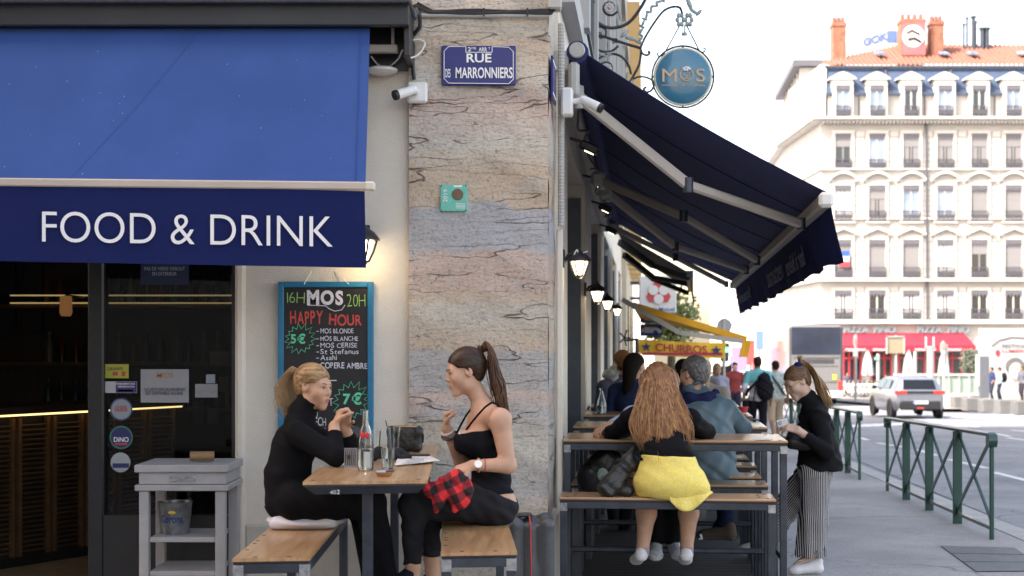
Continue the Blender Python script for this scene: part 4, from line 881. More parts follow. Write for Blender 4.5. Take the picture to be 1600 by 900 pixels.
def long_bench(label, p0, p1, dirx, L, H, top):
    a0 = Vector(p0); a1 = Vector(p1); d = Vector((dirx, 1, 0)).normalized() * L; B = thing('high_bench', label, 'bench', (a0 + a1) / 2 + d / 2 - Vector((0, 0, H)), 'benches at the chalkboard table'); z = Vector((0, 0, 1))
    mb = MB(); mb.prism([a0 - z * .014, a1 - z * .014, a1 + d - z * .014, a0 + d - z * .014], (0, 0, .014)); s_ = mb.build('seat', M_wood, B)
    i = (a1 - a0).normalized() * .003; j = d.normalized() * .003; mb = MB(); mb.prism([a0 + i + j - z * .022, a1 - i + j - z * .022, a1 - i + d - j - z * .022, a0 + i + d - j - z * .022], (0, 0, .0078)); mb.build('edge_band', M_edge, s_)
    mb = MB(); e = (a1 - a0).normalized(); f = d.normalized()
    for q in (.28, .72): mb.lathe(a0.lerp(a1, q) + f * .03, [(.011, 0), (.011, .0012), (0, .0012)], 10)
    for q in (.28, .5, .6, .8): mb.lathe(a0 + e * .02 + d * q * .55, [(.009, 0), (.009, .0012), (0, .0012)], 8)
    mb.build('bolt', M_edge, s_)
    w = .042; zc = -z * (.023 + w / 2); mb = MB()
    for q in (a0 + e * (w / 2 + .003), a1 - e * (w / 2 + .003)): mb.bar(q + f * .003 + zc, q + d - f * .003 + zc, w, w, bev=.003)
    for q in (f * (w / 2 + .003), d - f * (w / 2 + .003)): mb.bar(a0 + e * (w + .003) + q + zc, a1 - e * (w + .003) + q + zc, w, w, bev=.003)
    mb.build('frame', M_steel, B)
    for n_, q in enumerate((a0 + e * (w / 2 + .003) + f * (w / 2 + .003), a1 - e * (w / 2 + .003) + f * (w / 2 + .003), a0 + e * (w / 2 + .003) + d - f * (w / 2 + .003), a1 - e * (w / 2 + .003) + d - f * (w / 2 + .003))):
        mb = MB(); mb.bar(q + zc - z * w / 2, Vector((q.x, q.y, 0)), w, w, up=(0, 1, 0), bev=.003); lg = mb.build('leg', M_steel, B)
        if n_ < 2: mb = MB(); mb.box(q + zc - z * .012, (w + .003, w + .003, .055), bev=.003); mb.build('weld', M_weld, lg)
    return B
long_bench('high oak bench under the woman in the black turtleneck', W(363, 873, 5.95), W(484, 871, 5.95), -.0135, 1.6, .744, 0)
long_bench('high oak bench under the woman in the black strappy top', W(689, 864, 6.08), W(808, 862, 6.08), -.044, 1.4, .746, 0)
# ------------------------------------------------------------------ things on the tables
ZT = 1.052
def TP(px, py, z=ZT):                                   # point of a level surface at height z seen at a photo pixel
    D = (CH - z) * F / (py - HY); return Vector(((px - 800) / F * D, D, z))
M_glass = real_glass('clear_glass'); M_water = real_glass('water', (.97, .99, 1)); M_water.node_tree.nodes['Principled BSDF'].inputs['IOR'].default_value = 1.33
M_leather = pm('black_leather', (.012, .012, .013), .38, var=.2, vs=20, bump=.35, bs=55)
M_paper = pm('white_paper', (.72, .72, .72), .7, var=.03)
M_ink = pm('dark_ink', (.05, .05, .09), .7, var=0); M_redink = pm('red_ink', (.4, .06, .05), .7, var=0)
p = TP(571, 735); B_ = thing('glass_bottle', 'clear glass water bottle with red mark on the chalkboard table', 'bottle', p)
outer = [(.0, .002), (.034, .002), (.037, .008), (.038, .11), (.036, .14), (.026, .185), (.016, .215), (.0135, .235), (.0135, .265), (.0155, .268), (.0155, .278)]
inner = [(.0120, .278), (.0112, .235), (.0135, .212), (.0235, .183), (.0335, .138), (.0352, .11), (.0345, .012), (0, .009)]
mb = MB(); mb.lathe(p, outer + inner, 28); mb.build('bottle_body', M_glass, B_, smooth=True)
mb = MB(); mb.lathe(p, [(0, .0095), (.0347, .0125), (.0351, .10), (0, .10)], 28); mb.build('water', M_water, B_, smooth=True)
mb = MB()
for s_ in (-1, 1): mb.sph(p + Vector((s_ * .011, -.0335, .165)), (.011, .004, .016), 10)
mb.build('red_mark', pm('red_print', (.55, .03, .04), .5), B_, smooth=True)
def tumbler(p, r0, r1, h, lab, lvl, name='drinking_glass'):
    G = thing(name, lab, 'glass', p, None); mb = MB(); mb.lathe(p, [(0, .001), (r0 - .002, .001), (r0, .004), (r1, h), (r1 - .0025, h), (r0 - .003, .010), (0, .008)], 24); mb.build('glass_body', M_glass, G, smooth=True)
    if lvl: q = r0 - .0035 + (r1 - r0) * lvl / h; mb = MB(); mb.lathe(p, [(0, .0086), (r0 - .0036, .0106), (q, lvl), (0, lvl)], 24); mb.build('water', M_water, G, smooth=True)
tumbler(TP(606, 733), .028, .032, .098, 'short clear glass of water beside the bottle', .05)
tumbler(TP(616, 708), .028, .041, .135, 'tall flared empty beer glass in front of the quilted handbag', 0)
tumbler(TP(585, 712), .026, .034, .13, 'narrow clear glass behind the bottle', 0)
p = TP(600, 744); AS = thing('ashtray', 'small wooden ashtray bowl with a cigarette pack edge on the chalkboard table', 'ashtray', p)
mb = MB(); mb.lathe(p, [(0, .001), (.030, .001), (.043, .02), (.040, .02), (.028, .006), (0, .006)], 24); mb.build('bowl', pm('light_wood_bowl', (.36, .19, .08), .45, var=.2, vs=30, stretch=(1, 1, 8)), AS, smooth=True)
mb = MB(); mb.box(p + Vector((-.012, 0, .021)), (.045, .03, .006), Matrix.Rotation(.2, 3, 'Z')); mb.build('wrapper', pm('pale_blue_paper', (.5, .62, .75), .5), AS)
mb = MB(); mb.cyl(p + Vector((.01, -.012, .022)), p + Vector((.045, .0, .024)), .004, 8); mb.build('stub', M_ink, AS)
def sheet_(name, pts, z0, lab, cat, m, th=.0012, curl=0.):
    mb = MB(); P = [Vector(q) for q in pts]
    mb.grid([[P[0].lerp(P[1], u / 6).lerp(P[3].lerp(P[2], u / 6), v / 6) + Vector((0, 0, curl * (u / 6) ** 2)) for u in range(7)] for v in range(7)], 0, th); return single(name, mb, m, lab, cat)
sheet_('clipboard', [TP(608, 728), TP(640, 727), TP(664, 720), TP(630, 721)], 0, 'dark grey clipboard under the white menu sheets', 'clipboard', M_grey, .004)
sheet_('menu_sheet', [TP(617, 727, ZT + .008), TP(688, 721, ZT + .008), TP(668, 712, ZT + .008), TP(622, 713, ZT + .008)], 0, 'white printed menu sheet by the hand of the woman in the strappy top', 'menu', M_paper, .001, .004)
mb = MB()
for k in range(7): q = TP(626 + k * 2, 724.5 - k * 1.5, ZT + .0125); mb.box(q + Vector((.05, 0, 0)), (.09 - .01 * (k % 3), .005, .0008), Matrix.Rotation(-.1, 3, 'Z'))
single('menu_print', mb, M_ink, 'lines of print on the white menu sheet', 'print')
sheet_('menu_sheet', [TP(500, 730, ZT + .002), TP(545, 729, ZT + .002), TP(549, 716, ZT + .002), TP(518, 718, ZT + .002)], 0, 'white menu sheet under the elbow of the turtleneck woman', 'menu', M_paper, .001)
mb = MB(); mb.b2(TP(630, 713, ZT + .012), TP(672, 709, ZT + .024), bev=.003); single('smartphone', mb, M_black, 'black smartphone lying on the menu behind the glasses', 'phone')
p = TP(550, 730); N_ = thing('napkin_holder', 'small grey ribbed napkin holder with a white card beside the bottle', 'holder', p)
mb = MB()
for k in range(7): mb.box(p + Vector((-.032 + k * .009, 0, .045)), (.005, .05, .09), bev=.001)
mb.b2(p + Vector((-.036, -.026, 0)), p + Vector((.026, .026, .01))); mb.build('holder_body', pm('ribbed_grey', (.30, .28, .29), .5), N_)
mb = MB(); mb.box(p + Vector((.05, .01, .042)), (.045, .012, .08), Matrix.Rotation(-.1, 3, 'X')); mb.build('card', M_paper, N_)
mb = MB(); mb.box(p + Vector((-.012, -.027, .05)), (.016, .002, .018)); mb.build('label', M_black, N_)
s = Sdf(.02); c = TP(580, 722) + Vector((.02, .1, .03))
for q in ((0, 0, 0, .05), (.07, .02, -.005, .04), (.14, .0, -.015, .03), (-.04, .03, 0, .04), (.10, .05, 0, .04)): s.ell(c + Vector(q[:3]), (q[3], q[3] * .8, q[3] * .75))
s.cut((0, 0, -1), -ZT - .003).disp(waves(.004, (60, 20, 40), (30, 50, 10), (90, 10, 50)))
tag(s.build('black_cloth', pm('black_knit', (.012, .012, .014), .9, var=.2), None, .006), 'crumpled black cloth between the bottle and the glasses', 'cloth')
# quilted handbag
p = TP(633, 706); HB = thing('handbag', 'black quilted leather handbag with gold zip on the chalkboard table', 'handbag', p)
s = Sdf(.02)
for sx in (-1, 1):
    for sz in (0, 1): s.cone(p + Vector((sx * (.066 + .008 * sz), -.025, .022 + .088 * sz)), p + Vector((sx * (.066 + .008 * sz), .03, .022 + .088 * sz)), .022)
s.ell(p + Vector((0, .0, .065)), (.09, .046, .064)); 
for z in (.03, .06, .09, .112): s.cone(p + Vector((-.066, -.02, z)), p + Vector((.066, -.02, z)), .026)
s.cone(p + Vector((-.07, .0, .115)), p + Vector((.07, .0, .115)), .024)
s.disp(lambda X, Y, Z: .0014 * (1 - np.abs(np.sin((X - p.x) * 75 + (Z - p.z) * 75)) ** .4) + .0014 * (1 - np.abs(np.sin((X - p.x) * 75 - (Z - p.z) * 75)) ** .4)).cut((0, 0, -1), -p.z - .002)
s.build('bag_body', M_leather, HB, .004)
mb = MB(); mb.tube([p + Vector((x, -.030, .134 + .004 * math.sin((x + .1) * 15))) for x in np.linspace(-.065, .07, 10)], .0028, 6); mb.build('zip', pm('gold_metal', (.7, .48, .18), .3, metal=1, var=.1), HB)
mb = MB(); mb.tube([p + Vector((-.085, .0, .12)), p + Vector((-.10, .0, .145)), p + Vector((-.105, .0, .17))], .003, 6); mb.tube([p + Vector((.085, -.02, .12)), p + Vector((.10, -.02, .09)), p + Vector((.097, -.02, .05))], .005, 6); mb.build('strap', M_leather, HB)
p = TP(545, 712); CBg = thing('chain_bag', 'small black handbag with a gold chain strap behind the bottle', 'handbag', p)
s = Sdf(.02); s.cone(p + Vector((-.06, 0, .06)), p + Vector((.06, 0, .06)), .05).ell(p + Vector((0, 0, .09)), (.09, .045, .07)).cut((0, 0, -1), -p.z - .002); s.build('bag_body', M_leather, CBg, .006)
mb = MB(); mg = MATS['gold_metal']
for k in range(22): a = k / 21 * math.pi; mb.sph(p + Vector((-.05 + .11 * k / 21, -.052, .13 + .045 * math.sin(a * 1.6))), (.007, .004, .005), 6)
for k in range(10): mb.sph(p + Vector((.0 + .004 * k, -.054, .15 - .010 * k)), (.005, .004, .007), 6)
mb.build('chain', mg, CBg)
# white seat cushion
s = Sdf(.03); c = Vector((-1.005, 6.98, .772)); s.cone(c + Vector((-.13, -.13, .0)), c + Vector((.13, -.13, .012)), .032).cone(c + Vector((-.13, .13, .0)), c + Vector((.13, .13, .012)), .032).ell(c + Vector((0, 0, .004)), (.20, .20, .035)).cut((0, 0, -1), -.746)
tag(s.build('seat_cushion', pm('white_vinyl', (.62, .60, .66), .5, var=.04, bump=.05), None, .008), 'white seat cushion between the oak bench and the turtleneck woman', 'cushion')
# suitcase
x0, x1 = (793 - 800) / F * 7.55, (867 - 800) / F * 7.55; zt = CH - (812 - HY) / F * 7.5; SC = thing('suitcase', 'dark grey hard shell suitcase with a red strap by the corner pier', 'suitcase', ((x0 + x1) / 2, 7.7, 0))
M_shell = pm('grey_shell', (.06, .062, .07), .42, var=.12, vs=30, bump=.12, bs=200)
s = Sdf(.012); r = .04
for x in (x0 + r, x1 - r):
    for z in (.08, zt - r): s.cone((x, 7.55 + r, z), (x, 7.85 - r, z), r)
    s.cone((x, 7.59, .08), (x, 7.59, zt - r), r); s.cone((x, 7.80, .08), (x, 7.80, zt - r), r)
s.ell(((x0 + x1) / 2, 7.7, (zt + .04) / 2), ((x1 - x0) / 2 * .98, .145, (zt - .04) / 2 * .99))
for k in range(3): s.cone((x0 + .06 + k * .06, 7.60, .1), (x0 + .06 + k * .06, 7.60, zt - .06), .04); s.cone((x0 + .06 + k * .06, 7.79, .1), (x0 + .06 + k * .06, 7.79, zt - .045), .04)
s.build('shell', M_shell, SC, .008)
mb = MB(); xr = x0 + (x1 - x0) * .50; mb.tube([(xr + .006, 7.552, .1), (xr + .002, 7.55, .35), (xr - .004, 7.552, zt - .035), (xr - .008, 7.585, zt + .0), (xr - .012, 7.7, zt + .006)], .0035, 6); mb.build('red_strap', pm('red_elastic', (.6, .05, .03), .6), SC)
mb = MB(); mb.box((xr - .03, 7.68, zt + .004), (.075, .10, .014), bev=.005); mb.box((x0 + .05, 7.66, zt - .0), (.05, .05, .01), bev=.004); mb.build('top_handle', M_black, SC)
mb = MB(); mb.tube([(xr - .035, 7.556, .1), (xr - .035, 7.555, zt - .03)], .0025, 5); mb.build('seam', M_black, SC)
# ------------------------------------------------------------------ grey side table with the zinc bucket in front of the door
M_gp = pm('grey_paint', (.35, .34, .345), .5, var=.12, vs=6, bump=.12, bs=30)
YC = 7.72; GX = lambda px: (px - 800) / F * YC; GZ = lambda py: CH - (py - HY) / F * YC
GT = thing('side_table', 'narrow grey painted wooden stand with shelf in front of the glass door', 'stand', (GX(285), YC + .2, 0))
mb = MB(); mb.b2((GX(211), YC - .02, GZ(738)), (GX(357), YC + .42, GZ(726)), bev=.005); tp = mb.build('top', M_gp, GT)
mb = MB(); mb.b2((GX(217), YC, GZ(757)), (GX(353), YC + .40, GZ(738.5)), bev=.003); mb.b2((GX(211), YC - .012, GZ(767)), (GX(357), YC + .41, GZ(757.5)), bev=.004); ap = mb.build('apron', M_gp, GT)
mb = MB(); mb.tube([(GX(285 + 20 * math.cos(a)), YC - .004, GZ(748 + 3.5 * math.sin(2 * a))) for a in [2 * math.pi * k / 30 for k in range(31)]], .004, 5); mb.text('RN', (GX(279), YC, GZ(753)), (GX(291), YC, GZ(753)), (GX(279), YC, GZ(743)), lift=.002, offset=.01); mb.build('carved_ornament', MATS['worn_steel'], ap)
for px in ((217, 232), (336, 352)):
    for dy in (0, .36): mb = MB(); mb.b2((GX(px[0]), YC + dy, 0), (GX(px[1]), YC + dy + .05, GZ(767.5)), bev=.004); mb.build('leg', M_gp, GT)
for py in (840, 893): mb = MB(); mb.b2((GX(232.5), YC + .01, GZ(py + 8)), (GX(335.5), YC + .39, GZ(py)), bev=.004); mb.build('shelf', M_gp, GT)
p = Vector((GX(262), YC + .17, GZ(840))); BK = thing('bucket', 'zinc ice bucket with blue lettering on the shelf of the grey stand', 'bucket', p)
mb = MB(); k_ = YC / F; mb.lathe(p, [(0, .002), (22 * k_, .002), (27 * k_, 50 * k_), (28 * k_, 51 * k_), (26 * k_, 51 * k_), (21 * k_, .01), (0, .01)], 28); mb.build('bucket_body', pm('zinc', (.20, .21, .22), .42, metal=.7, var=.35, vs=25), BK, smooth=True)
mb = MB(); V, Fc = text_mesh('Corona', .02); lo, hi = V.min(0), V.max(0); vs = []
for v in V: a = ((v[0] - lo[0]) / (hi[0] - lo[0]) - .5) * 1.5; zz = (19 + 13 * (v[1] - lo[1]) / (hi[1] - lo[1])) * k_; rr = (22 + 5 * zz / (50 * k_)) * k_ + .002 + (.001 if v[2] > 0 else 0); vs.append(p + Vector((rr * math.sin(a), -rr * math.cos(a), zz)))
mb.add(vs, Fc); mb.build('lettering', pm('blue_ink', (.02, .04, .16), .6), BK)
mb = MB(); mb.sph(p + Vector((.004, -26 * k_, 36 * k_)), (.022, .004, .010), 8); mb.build('crown_emblem', pm('gold_ink', (.55, .38, .05), .6), BK)
mb = MB(); mb.cyl((GX(288), YC + .14, GZ(726) + .035), (GX(325), YC + .16, GZ(726) + .035), .026, 12); single('wood_roll', mb, pm('wood_roll', (.26, .15, .07), .6), 'short wooden roll lying on top of the grey stand', 'roll', smooth=True)
# ------------------------------------------------------------------ stickers and notices on the glass door
YG = YF + .062; GP_ = lambda px, py, o=0.: Vector(((px - 800) / F * (YG - o), YG - o, CH - (py - HY) / F * (YG - o)))
def notice(name, label, cat, x0, y0, x1, y1, col, lines=(), round_=False, extra=()):
    m = pm('print_' + '_'.join(str(int(c * 100)) for c in col), col, .6, var=.05, vs=20); N = thing(name, label, cat, GP_((x0 + x1) / 2, y1)); mb = MB()
    if round_: c = GP_((x0 + x1) / 2, (y0 + y1) / 2); rr = (x1 - x0) / 2 / F * YG; mb.lathe(c, [(0, .002), (rr, .002), (rr, 0), (0, 0)], 32, 0, RX)
    else: mb.b2(GP_(x0, y0), GP_(x1, y1, .002))
    pl = mb.build('sheet', m, N)
    for q in extra: mm = MB(); c = GP_(q[0], q[1], .0025); mm.lathe(c, [(q[2] / F * YG, .001), (q[3] / F * YG, .001), (q[3] / F * YG, 0)], 32, 0, RX, False) if q[2] < q[0] and len(q) == 5 and q[2] < 30 else mm.b2(GP_(q[0], q[1], .0022), GP_(q[2], q[3], .0034)); mm.build('printed_band', q[4], pl)
    for (t, a, b, c, d, mt) in lines: mm = MB(); mm.text(t, GP_(a, d, .003), GP_(c, d, .003), GP_(a, b, .003), lift=.001, offset=.005); mm.build('lettering', mt, pl)
    return N
grey_t = pm('grey_lettering', (.34, .36, .42), .6, var=0); brown_t = pm('copper_lettering', (.40, .20, .08), .6, var=0); navy_t = M_ink
notice('notice', 'dark blue notice PAS DE VERRE DEBOUT EN EXTERIEUR at the top of the glass door', 'notice', 220, 404, 295, 445, (.012, .02, .06), (('PAS DE VERRE DEBOUT', 226, 417, 289, 422.5, grey_t), ('EN EXTERIEUR', 238, 425, 276, 430.5, grey_t)))
notice('notice', 'white allergen notice with a copper heading on the glass door', 'notice', 220, 577, 295, 629, (.27, .27, .29), (('MOS', 245, 582, 271, 590, brown_t), ('LA LISTE DES ALLERGÈNES', 226, 605, 289, 610.5, navy_t), ('EST DISPONIBLE AU BAR', 228, 611.5, 286, 617, navy_t)), extra=((254, 596, 261, 596.6, brown_t), (254, 624, 261, 624.6, brown_t)))
notice('sticker', 'yellow sticker topmost in the row of stickers on the glass door', 'sticker', 164, 569, 201, 591, (.34, .34, .04), (('CROUSTI', 168, 574, 192, 578.5, navy_t),), extra=((176, 581, 184, 587, M_redink), (190, 580, 196, 588, M_redink)))
notice('sticker', 'white and purple video protection sticker on the glass door', 'sticker', 161, 596, 214, 614, (.42, .42, .44), (('ÉTABLISSEMENT SOUS', 182, 597.5, 211, 601, M_whitetxt), ('VIDÉOPROTECTION', 184, 602, 210, 605.5, M_whitetxt)), extra=((181, 596.5, 213.5, 613.5, pm('purple_print', (.035, .025, .13), .6)), (184, 609, 208, 612, M_paper)))
notice('sticker', 'round grey sticker with a blue ring on the glass door, topmost of the round ones', 'sticker', 172, 622, 207, 657, (.25, .27, .30), (('GUIDE', 180, 634, 199, 643, M_redink),), True, extra=((189.5, 639.5, 15.5, 17.3, pm('blue_print', (.03, .06, .20), .6)),))
notice('sticker', 'round dark blue sticker with a red bar, middle of the round ones', 'sticker', 171, 665, 208, 702, (.02, .022, .11), (('DiNO', 178, 683, 201, 690.5, M_whitetxt),), True, extra=((189.5, 683.5, 16.3, 17.6, pm('green_print', (.05, .25, .12), .6)), (180, 692, 199, 695.5, M_redink)))
notice('sticker', 'round white and blue sticker on the glass door, lowest of the round ones', 'sticker', 173, 708, 204, 737, (.32, .34, .36), (), True, extra=((176, 724, 201.5, 731, pm('navy_print', (.02, .025, .12), .6)),))
notice('notice', 'small white card about proper dress beside the allergen notice', 'notice', 305, 600, 340, 621, (.24, .24, .25), (('TENUE CORRECTE', 309, 609, 336, 612, grey_t), ('EXIGÉE', 316, 613, 329, 616, grey_t)))
notice('notice', 'small pale blue card above the dress card', 'notice', 322, 585, 336, 599, (.22, .25, .30), ())
# ------------------------------------------------------------------ inside the bar
M_strip = pm('lit_strip', (1, .8, .5), .5, var=0, emis=(1, .66, .25), es=.5)
CT = thing('bar_counter', 'bar counter faced with wooden louvre shutters and a glowing strip under its top', 'counter', (-3.2, 10.6, 0))
ca_, cb_ = Vector((-3.9, 9.72, 0)), Vector((-2.72, 11.55, 0)); dd = (cb_ - ca_).normalized(); nn = Vector((dd.y, -dd.x, 0)); RC = Matrix((dd, nn, Vector((0, 0, 1)))).transposed()
LC = (cb_ - ca_).length
mb = MB(); mb.box(ca_.lerp(cb_, .5) - nn * .2 + Vector((0, 0, 1.15)), (LC + .1, .6, .05), RC); mb.build('counter_top', M_in, CT); mb = MB(); mb.box(ca_.lerp(cb_, .5) - nn * .3 + Vector((0, 0, .55)), (LC, .5, 1.09), RC); mb.build('counter_body', M_dark, CT)
mb = MB(); mb.box(ca_.lerp(cb_, .5) + nn * .05 + Vector((0, 0, 1.115)), (LC, .02, .012), RC); mb.build('light_strip', M_strip, CT)
M_lv = pm('louvre_wood', (.11, .06, .028), .6, var=.3, vs=8)
for k in range(7):
    c = ca_ + dd * (LC * (k + .5) / 7); mb = MB(); w_ = LC / 7 * .9
    for z in np.arange(.12, 1.06, .035): mb.box(c - nn * .02 + Vector((0, 0, z)), (w_ * .8, .03, .006), RC @ Matrix.Rotation(R(35), 3, 'X'))
    for s_ in (-1, 1): mb.box(c - nn * .02 + dd * s_ * w_ * .45 + Vector((0, 0, .59)), (w_ * .1, .035, 1.0), RC)
    mb.build('shutter', M_lv, CT)
SH = thing('bottle_shelf', 'shelves of bottles and books on the back wall of the bar', 'shelf', (-2.4, 13.2, 0))
for z in (1.0, 1.42, 1.95, 2.4): mb = MB(); mb.b2((-5.6, 13.05, z), (-.9, 13.38, z + .03)); mb.build('shelf_board', M_lv, SH)
mb = MB()
for z in (1.93, 2.0): mb.b2((-4.6, 13.03, z - .005 + .06), (-1.9, 13.05, z + .008 + .06))
mb.build('light_strip', pm('dim_strip', (1, .8, .5), .5, var=0, emis=(1, .7, .3), es=.07), SH)
cols = [pm('bottle_' + n, c, .3, var=.1) for n, c in (('amber', (0.105, 0.045, 0.010)), ('green', (0.014, 0.042, 0.017)), ('clear', (0.122, 0.126, 0.126)), ('red', (0.105, 0.010, 0.010)), ('blue', (0.017, 0.035, 0.087)), ('cream', (0.147, 0.126, 0.087)))]
r_ = random.Random(3); nb = 0; 
protos = []
for ci in range(6):
    mb = MB(); r0 = .032 + .004 * (ci % 3); h = .24 + .02 * (ci % 3); mb.lathe((0, 0, 0), [(0, 0), (r0, 0), (r0, h * .6), (r0 * .35, h * .8), (r0 * .35, h), (0, h)], 10); o = mb.build('bar_bottle', cols[ci], None, True); protos.append(o)
first = [True] * 6
for z in (1.03, 1.45, 1.98):
    for x in np.arange(-4.3, -1.1, .13):
        ci = r_.randrange(6); o = protos[ci]
        if first[ci]: first[ci] = False
        else: o = o.copy(); COL.objects.link(o)
        o.location = (x + r_.uniform(-.02, .02), 13.18, z); tag(o, 'small bottle among the rows on the dim back shelf of the bar', 'bottle', 'bottles on the back shelf of the bar')
for k, (px, py, c) in enumerate(((336, 560, 0), (352, 560, 3), (310, 650, 4), (333, 650, 2), (350, 600, 3))):
    p = W(px, py, 12.95); BKo = MB(); BKo.box(p, (.10, .02, .14), bev=.003); single('display_card', BKo, cols[c], ('coloured card on the shelf beside the door frame', 'red card on the shelf near the door frame', 'blue card on the lower shelf inside the bar', 'pale card on the lower shelf inside the bar', 'small red card on the middle shelf inside the bar')[k], 'card')
L_ = thing('pendant_lamp', 'dim amber lamp on the panelled wall of the bar', 'lamp', W(103, 505, 12.5)); mb = MB(); mb.lathe(W(103, 478, 12.5), [(0, .09), (.05, .085), (.055, -.06), (.04, -.09), (0, -.09)], 16); mb.build('lamp_shade', pm('amber_shade', (.4, .2, .1), .4, var=0, emis=(1, .45, .15), es=.03), L_, True)
mb = MB(); mb.cyl(W(103, 462, 12.5), W(103, 462, 12.5) + Vector((0, .9, 0)), .012, 6); mb.build('lamp_arm', M_black, L_)
for px, lab in ((8, 'tall dark menu board on the panelled wall behind the bar, nearer the open doorway edge'), (50, 'tall dark menu board on the panelled wall behind the bar, nearer the amber lamp')):
    mb = MB(); a, b = W(px - 14, 520, 13.38), W(px + 18, 412, 13.38); mb.b2((a.x, 13.36, a.z), (b.x, 13.385, b.z), bev=.006); single('menu_board', mb, M_slate, lab, 'menu board')
# ------------------------------------------------------------------ people
def skin(name, c): return pm(name, c, .52, var=.10, vs=14, bump=.12, bs=350, spec=.3)
SKA = skin('skin_tan', (.50, .29, .19)); SKB = skin('skin_warm', (.52, .31, .215)); SKC = skin('skin_pale', (.60, .40, .31)); SKD = skin('skin_brown', (.32, .18, .11))
M_lip = pm('lips', (.42, .13, .11), .4, var=.05)
M_eye = pm('eye_white', (.7, .68, .66), .25, var=0); M_iris = pm('iris', (.03, .018, .012), .2, var=0); M_brow = pm('brow_hair', (.04, .024, .015), .8, var=0)
def cloth(name, c, **k): k.setdefault('var', .12); k.setdefault('bump', .15); k.setdefault('spec', .12); return pm(name, c, k.pop('rough', .85), bs=k.pop('bs', 220), **k)
K_knit = cloth('black_knit_top', (.006, .006, .0075)); K_trs = cloth('black_trousers', (.005, .005, .0065)); K_jean = cloth('washed_black_denim', (.021, .021, .025)); K_top = cloth('black_jersey', (.007, .007, .010))
def hairm(name, c1, c2, sc=(70, 70, 9)): return pm(name, c1, .42, var=0, vs=1.0, col2=c2, stretch=sc, spec=.3, detail=3)
class Frame:
    def __init__(s, C, f, u=(0, 0, 1), k=1.0):
        s.C = Vector(C); s.f = Vector(f).normalized(); r = s.f.cross(Vector(u)).normalized(); s.r = r; s.u = r.cross(s.f); s.k = k
        s.M = np.array([[s.r[i], s.f[i], s.u[i]] for i in range(3)])
        s.R3 = Matrix((s.r, s.f, s.u)).transposed()
    def __call__(s, x, y, z): return s.C + (s.r * x + s.f * y + s.u * z) * s.k
def add_head(s, H, neck, nr=.05, female=True, tag='head'):
    k = H.k; e = lambda c, r, kk=.02, op='u': s.ell(H(*c), [q * k for q in r], H.M, kk * k, op, tag); c = lambda a, b, r1, r2, kk=.015: s.cone(H(*a), H(*b), r1 * k, r2 * k, kk * k, 'u', None, tag)
    j = 1.0 if female else 1.1
    e((0, -.018, .035), (.072, .092, .080)); e((0, .022, -.022), (.060 * j, .068, .082), .03)
    c((0, .030, -.072), (0, .072, -.098), .036 * j, .017 * j, .03); c((-.035, .01, -.07), (.035, .01, -.07), .028 * j, .028 * j, .03)
    e((-.036, .058, -.026), (.026, .026, .026), .03); e((.036, .058, -.026), (.026, .026, .026), .03)
    c((0, .083, .012), (0, .1040, -.023), .0070, .0085, .013); e((-.009, .092, -.029), (.0075, .009, .006), .008); e((.009, .092, -.029), (.0075, .009, .006), .008)
    c((-.034, .074, .022), (.034, .074, .022), .011, .011, .025)
    for sx in (-1, 1): e((sx * .032, .094, .004), (.014, .012, .008), .010, 's')
    c((-.014, .084, -.056), (.014, .084, -.056), .0075, .0075, .007); c((0, .090, -.054), (0, .090, -.054), .006, .006, .006); c((-.012, .083, -.067), (.012, .083, -.067), .0085, .0085, .007)
    for sx in (-1, 1):
        e((sx * .073, -.006, -.004), (.010, .019, .031), .008); e((sx * .079, .001, .002), (.006, .009, .014), .004, 's')
    e((0, .072, -.098), (.020, .016, .016), .02); e((0, .078, -.062), (.026, .016, .022), .02); s.cone(neck, H(0, -.018, -.065), nr * 1.08, nr * .92, .03, 'u', None, 'neck')
def face_parts(H, par, iris=M_iris, brow=M_brow, look=(0, 0)):
    mb = MB()
    for sx in (-1, 1):
        c = H(sx * .031, .0755, .003); mb.sph(c, (.0135 * H.k, .0120 * H.k, .0072 * H.k), 12, 0, H.R3); p = H(sx * .031 + look[0] * .005, .0755 + .0085, .003 + look[1] * .002); mb.sph(p, (.0064 * H.k, .0045 * H.k, .0060 * H.k), 10, 1, H.R3)
    mb.build('eyes', [M_eye, iris], par, 'all')
    mb = MB()
    for sx in (-1, 1):
        mb.tube([H(sx * x, y, z) for x, y, z in ((.012, .0925, .0225), (.026, .0905, .0265), (.040, .0830, .0275), (.050, .071, .0215))], [.0012 * H.k, .0020 * H.k, .0018 * H.k, .0009 * H.k], 6)
        mb.tube([H(sx * x, y, z) for x, y, z in ((.018, .0865, .0050), (.026, .0895, .0085), (.036, .0875, .0085), (.046, .078, .0030))], .0017 * H.k, 5)
    mb.build('eyebrows', brow, par)
def lips_fn(H):
    a = np.array(H(0, .090, -.0615)); M = H.M
    def fn(P):
        d = (P - a) @ M / H.k; return ((np.abs(d[:, 0]) < .021 - np.abs(d[:, 2]) * .9) & (np.abs(d[:, 2]) < .0115) & (d[:, 1] > -.014)).astype(np.int32)
    return fn
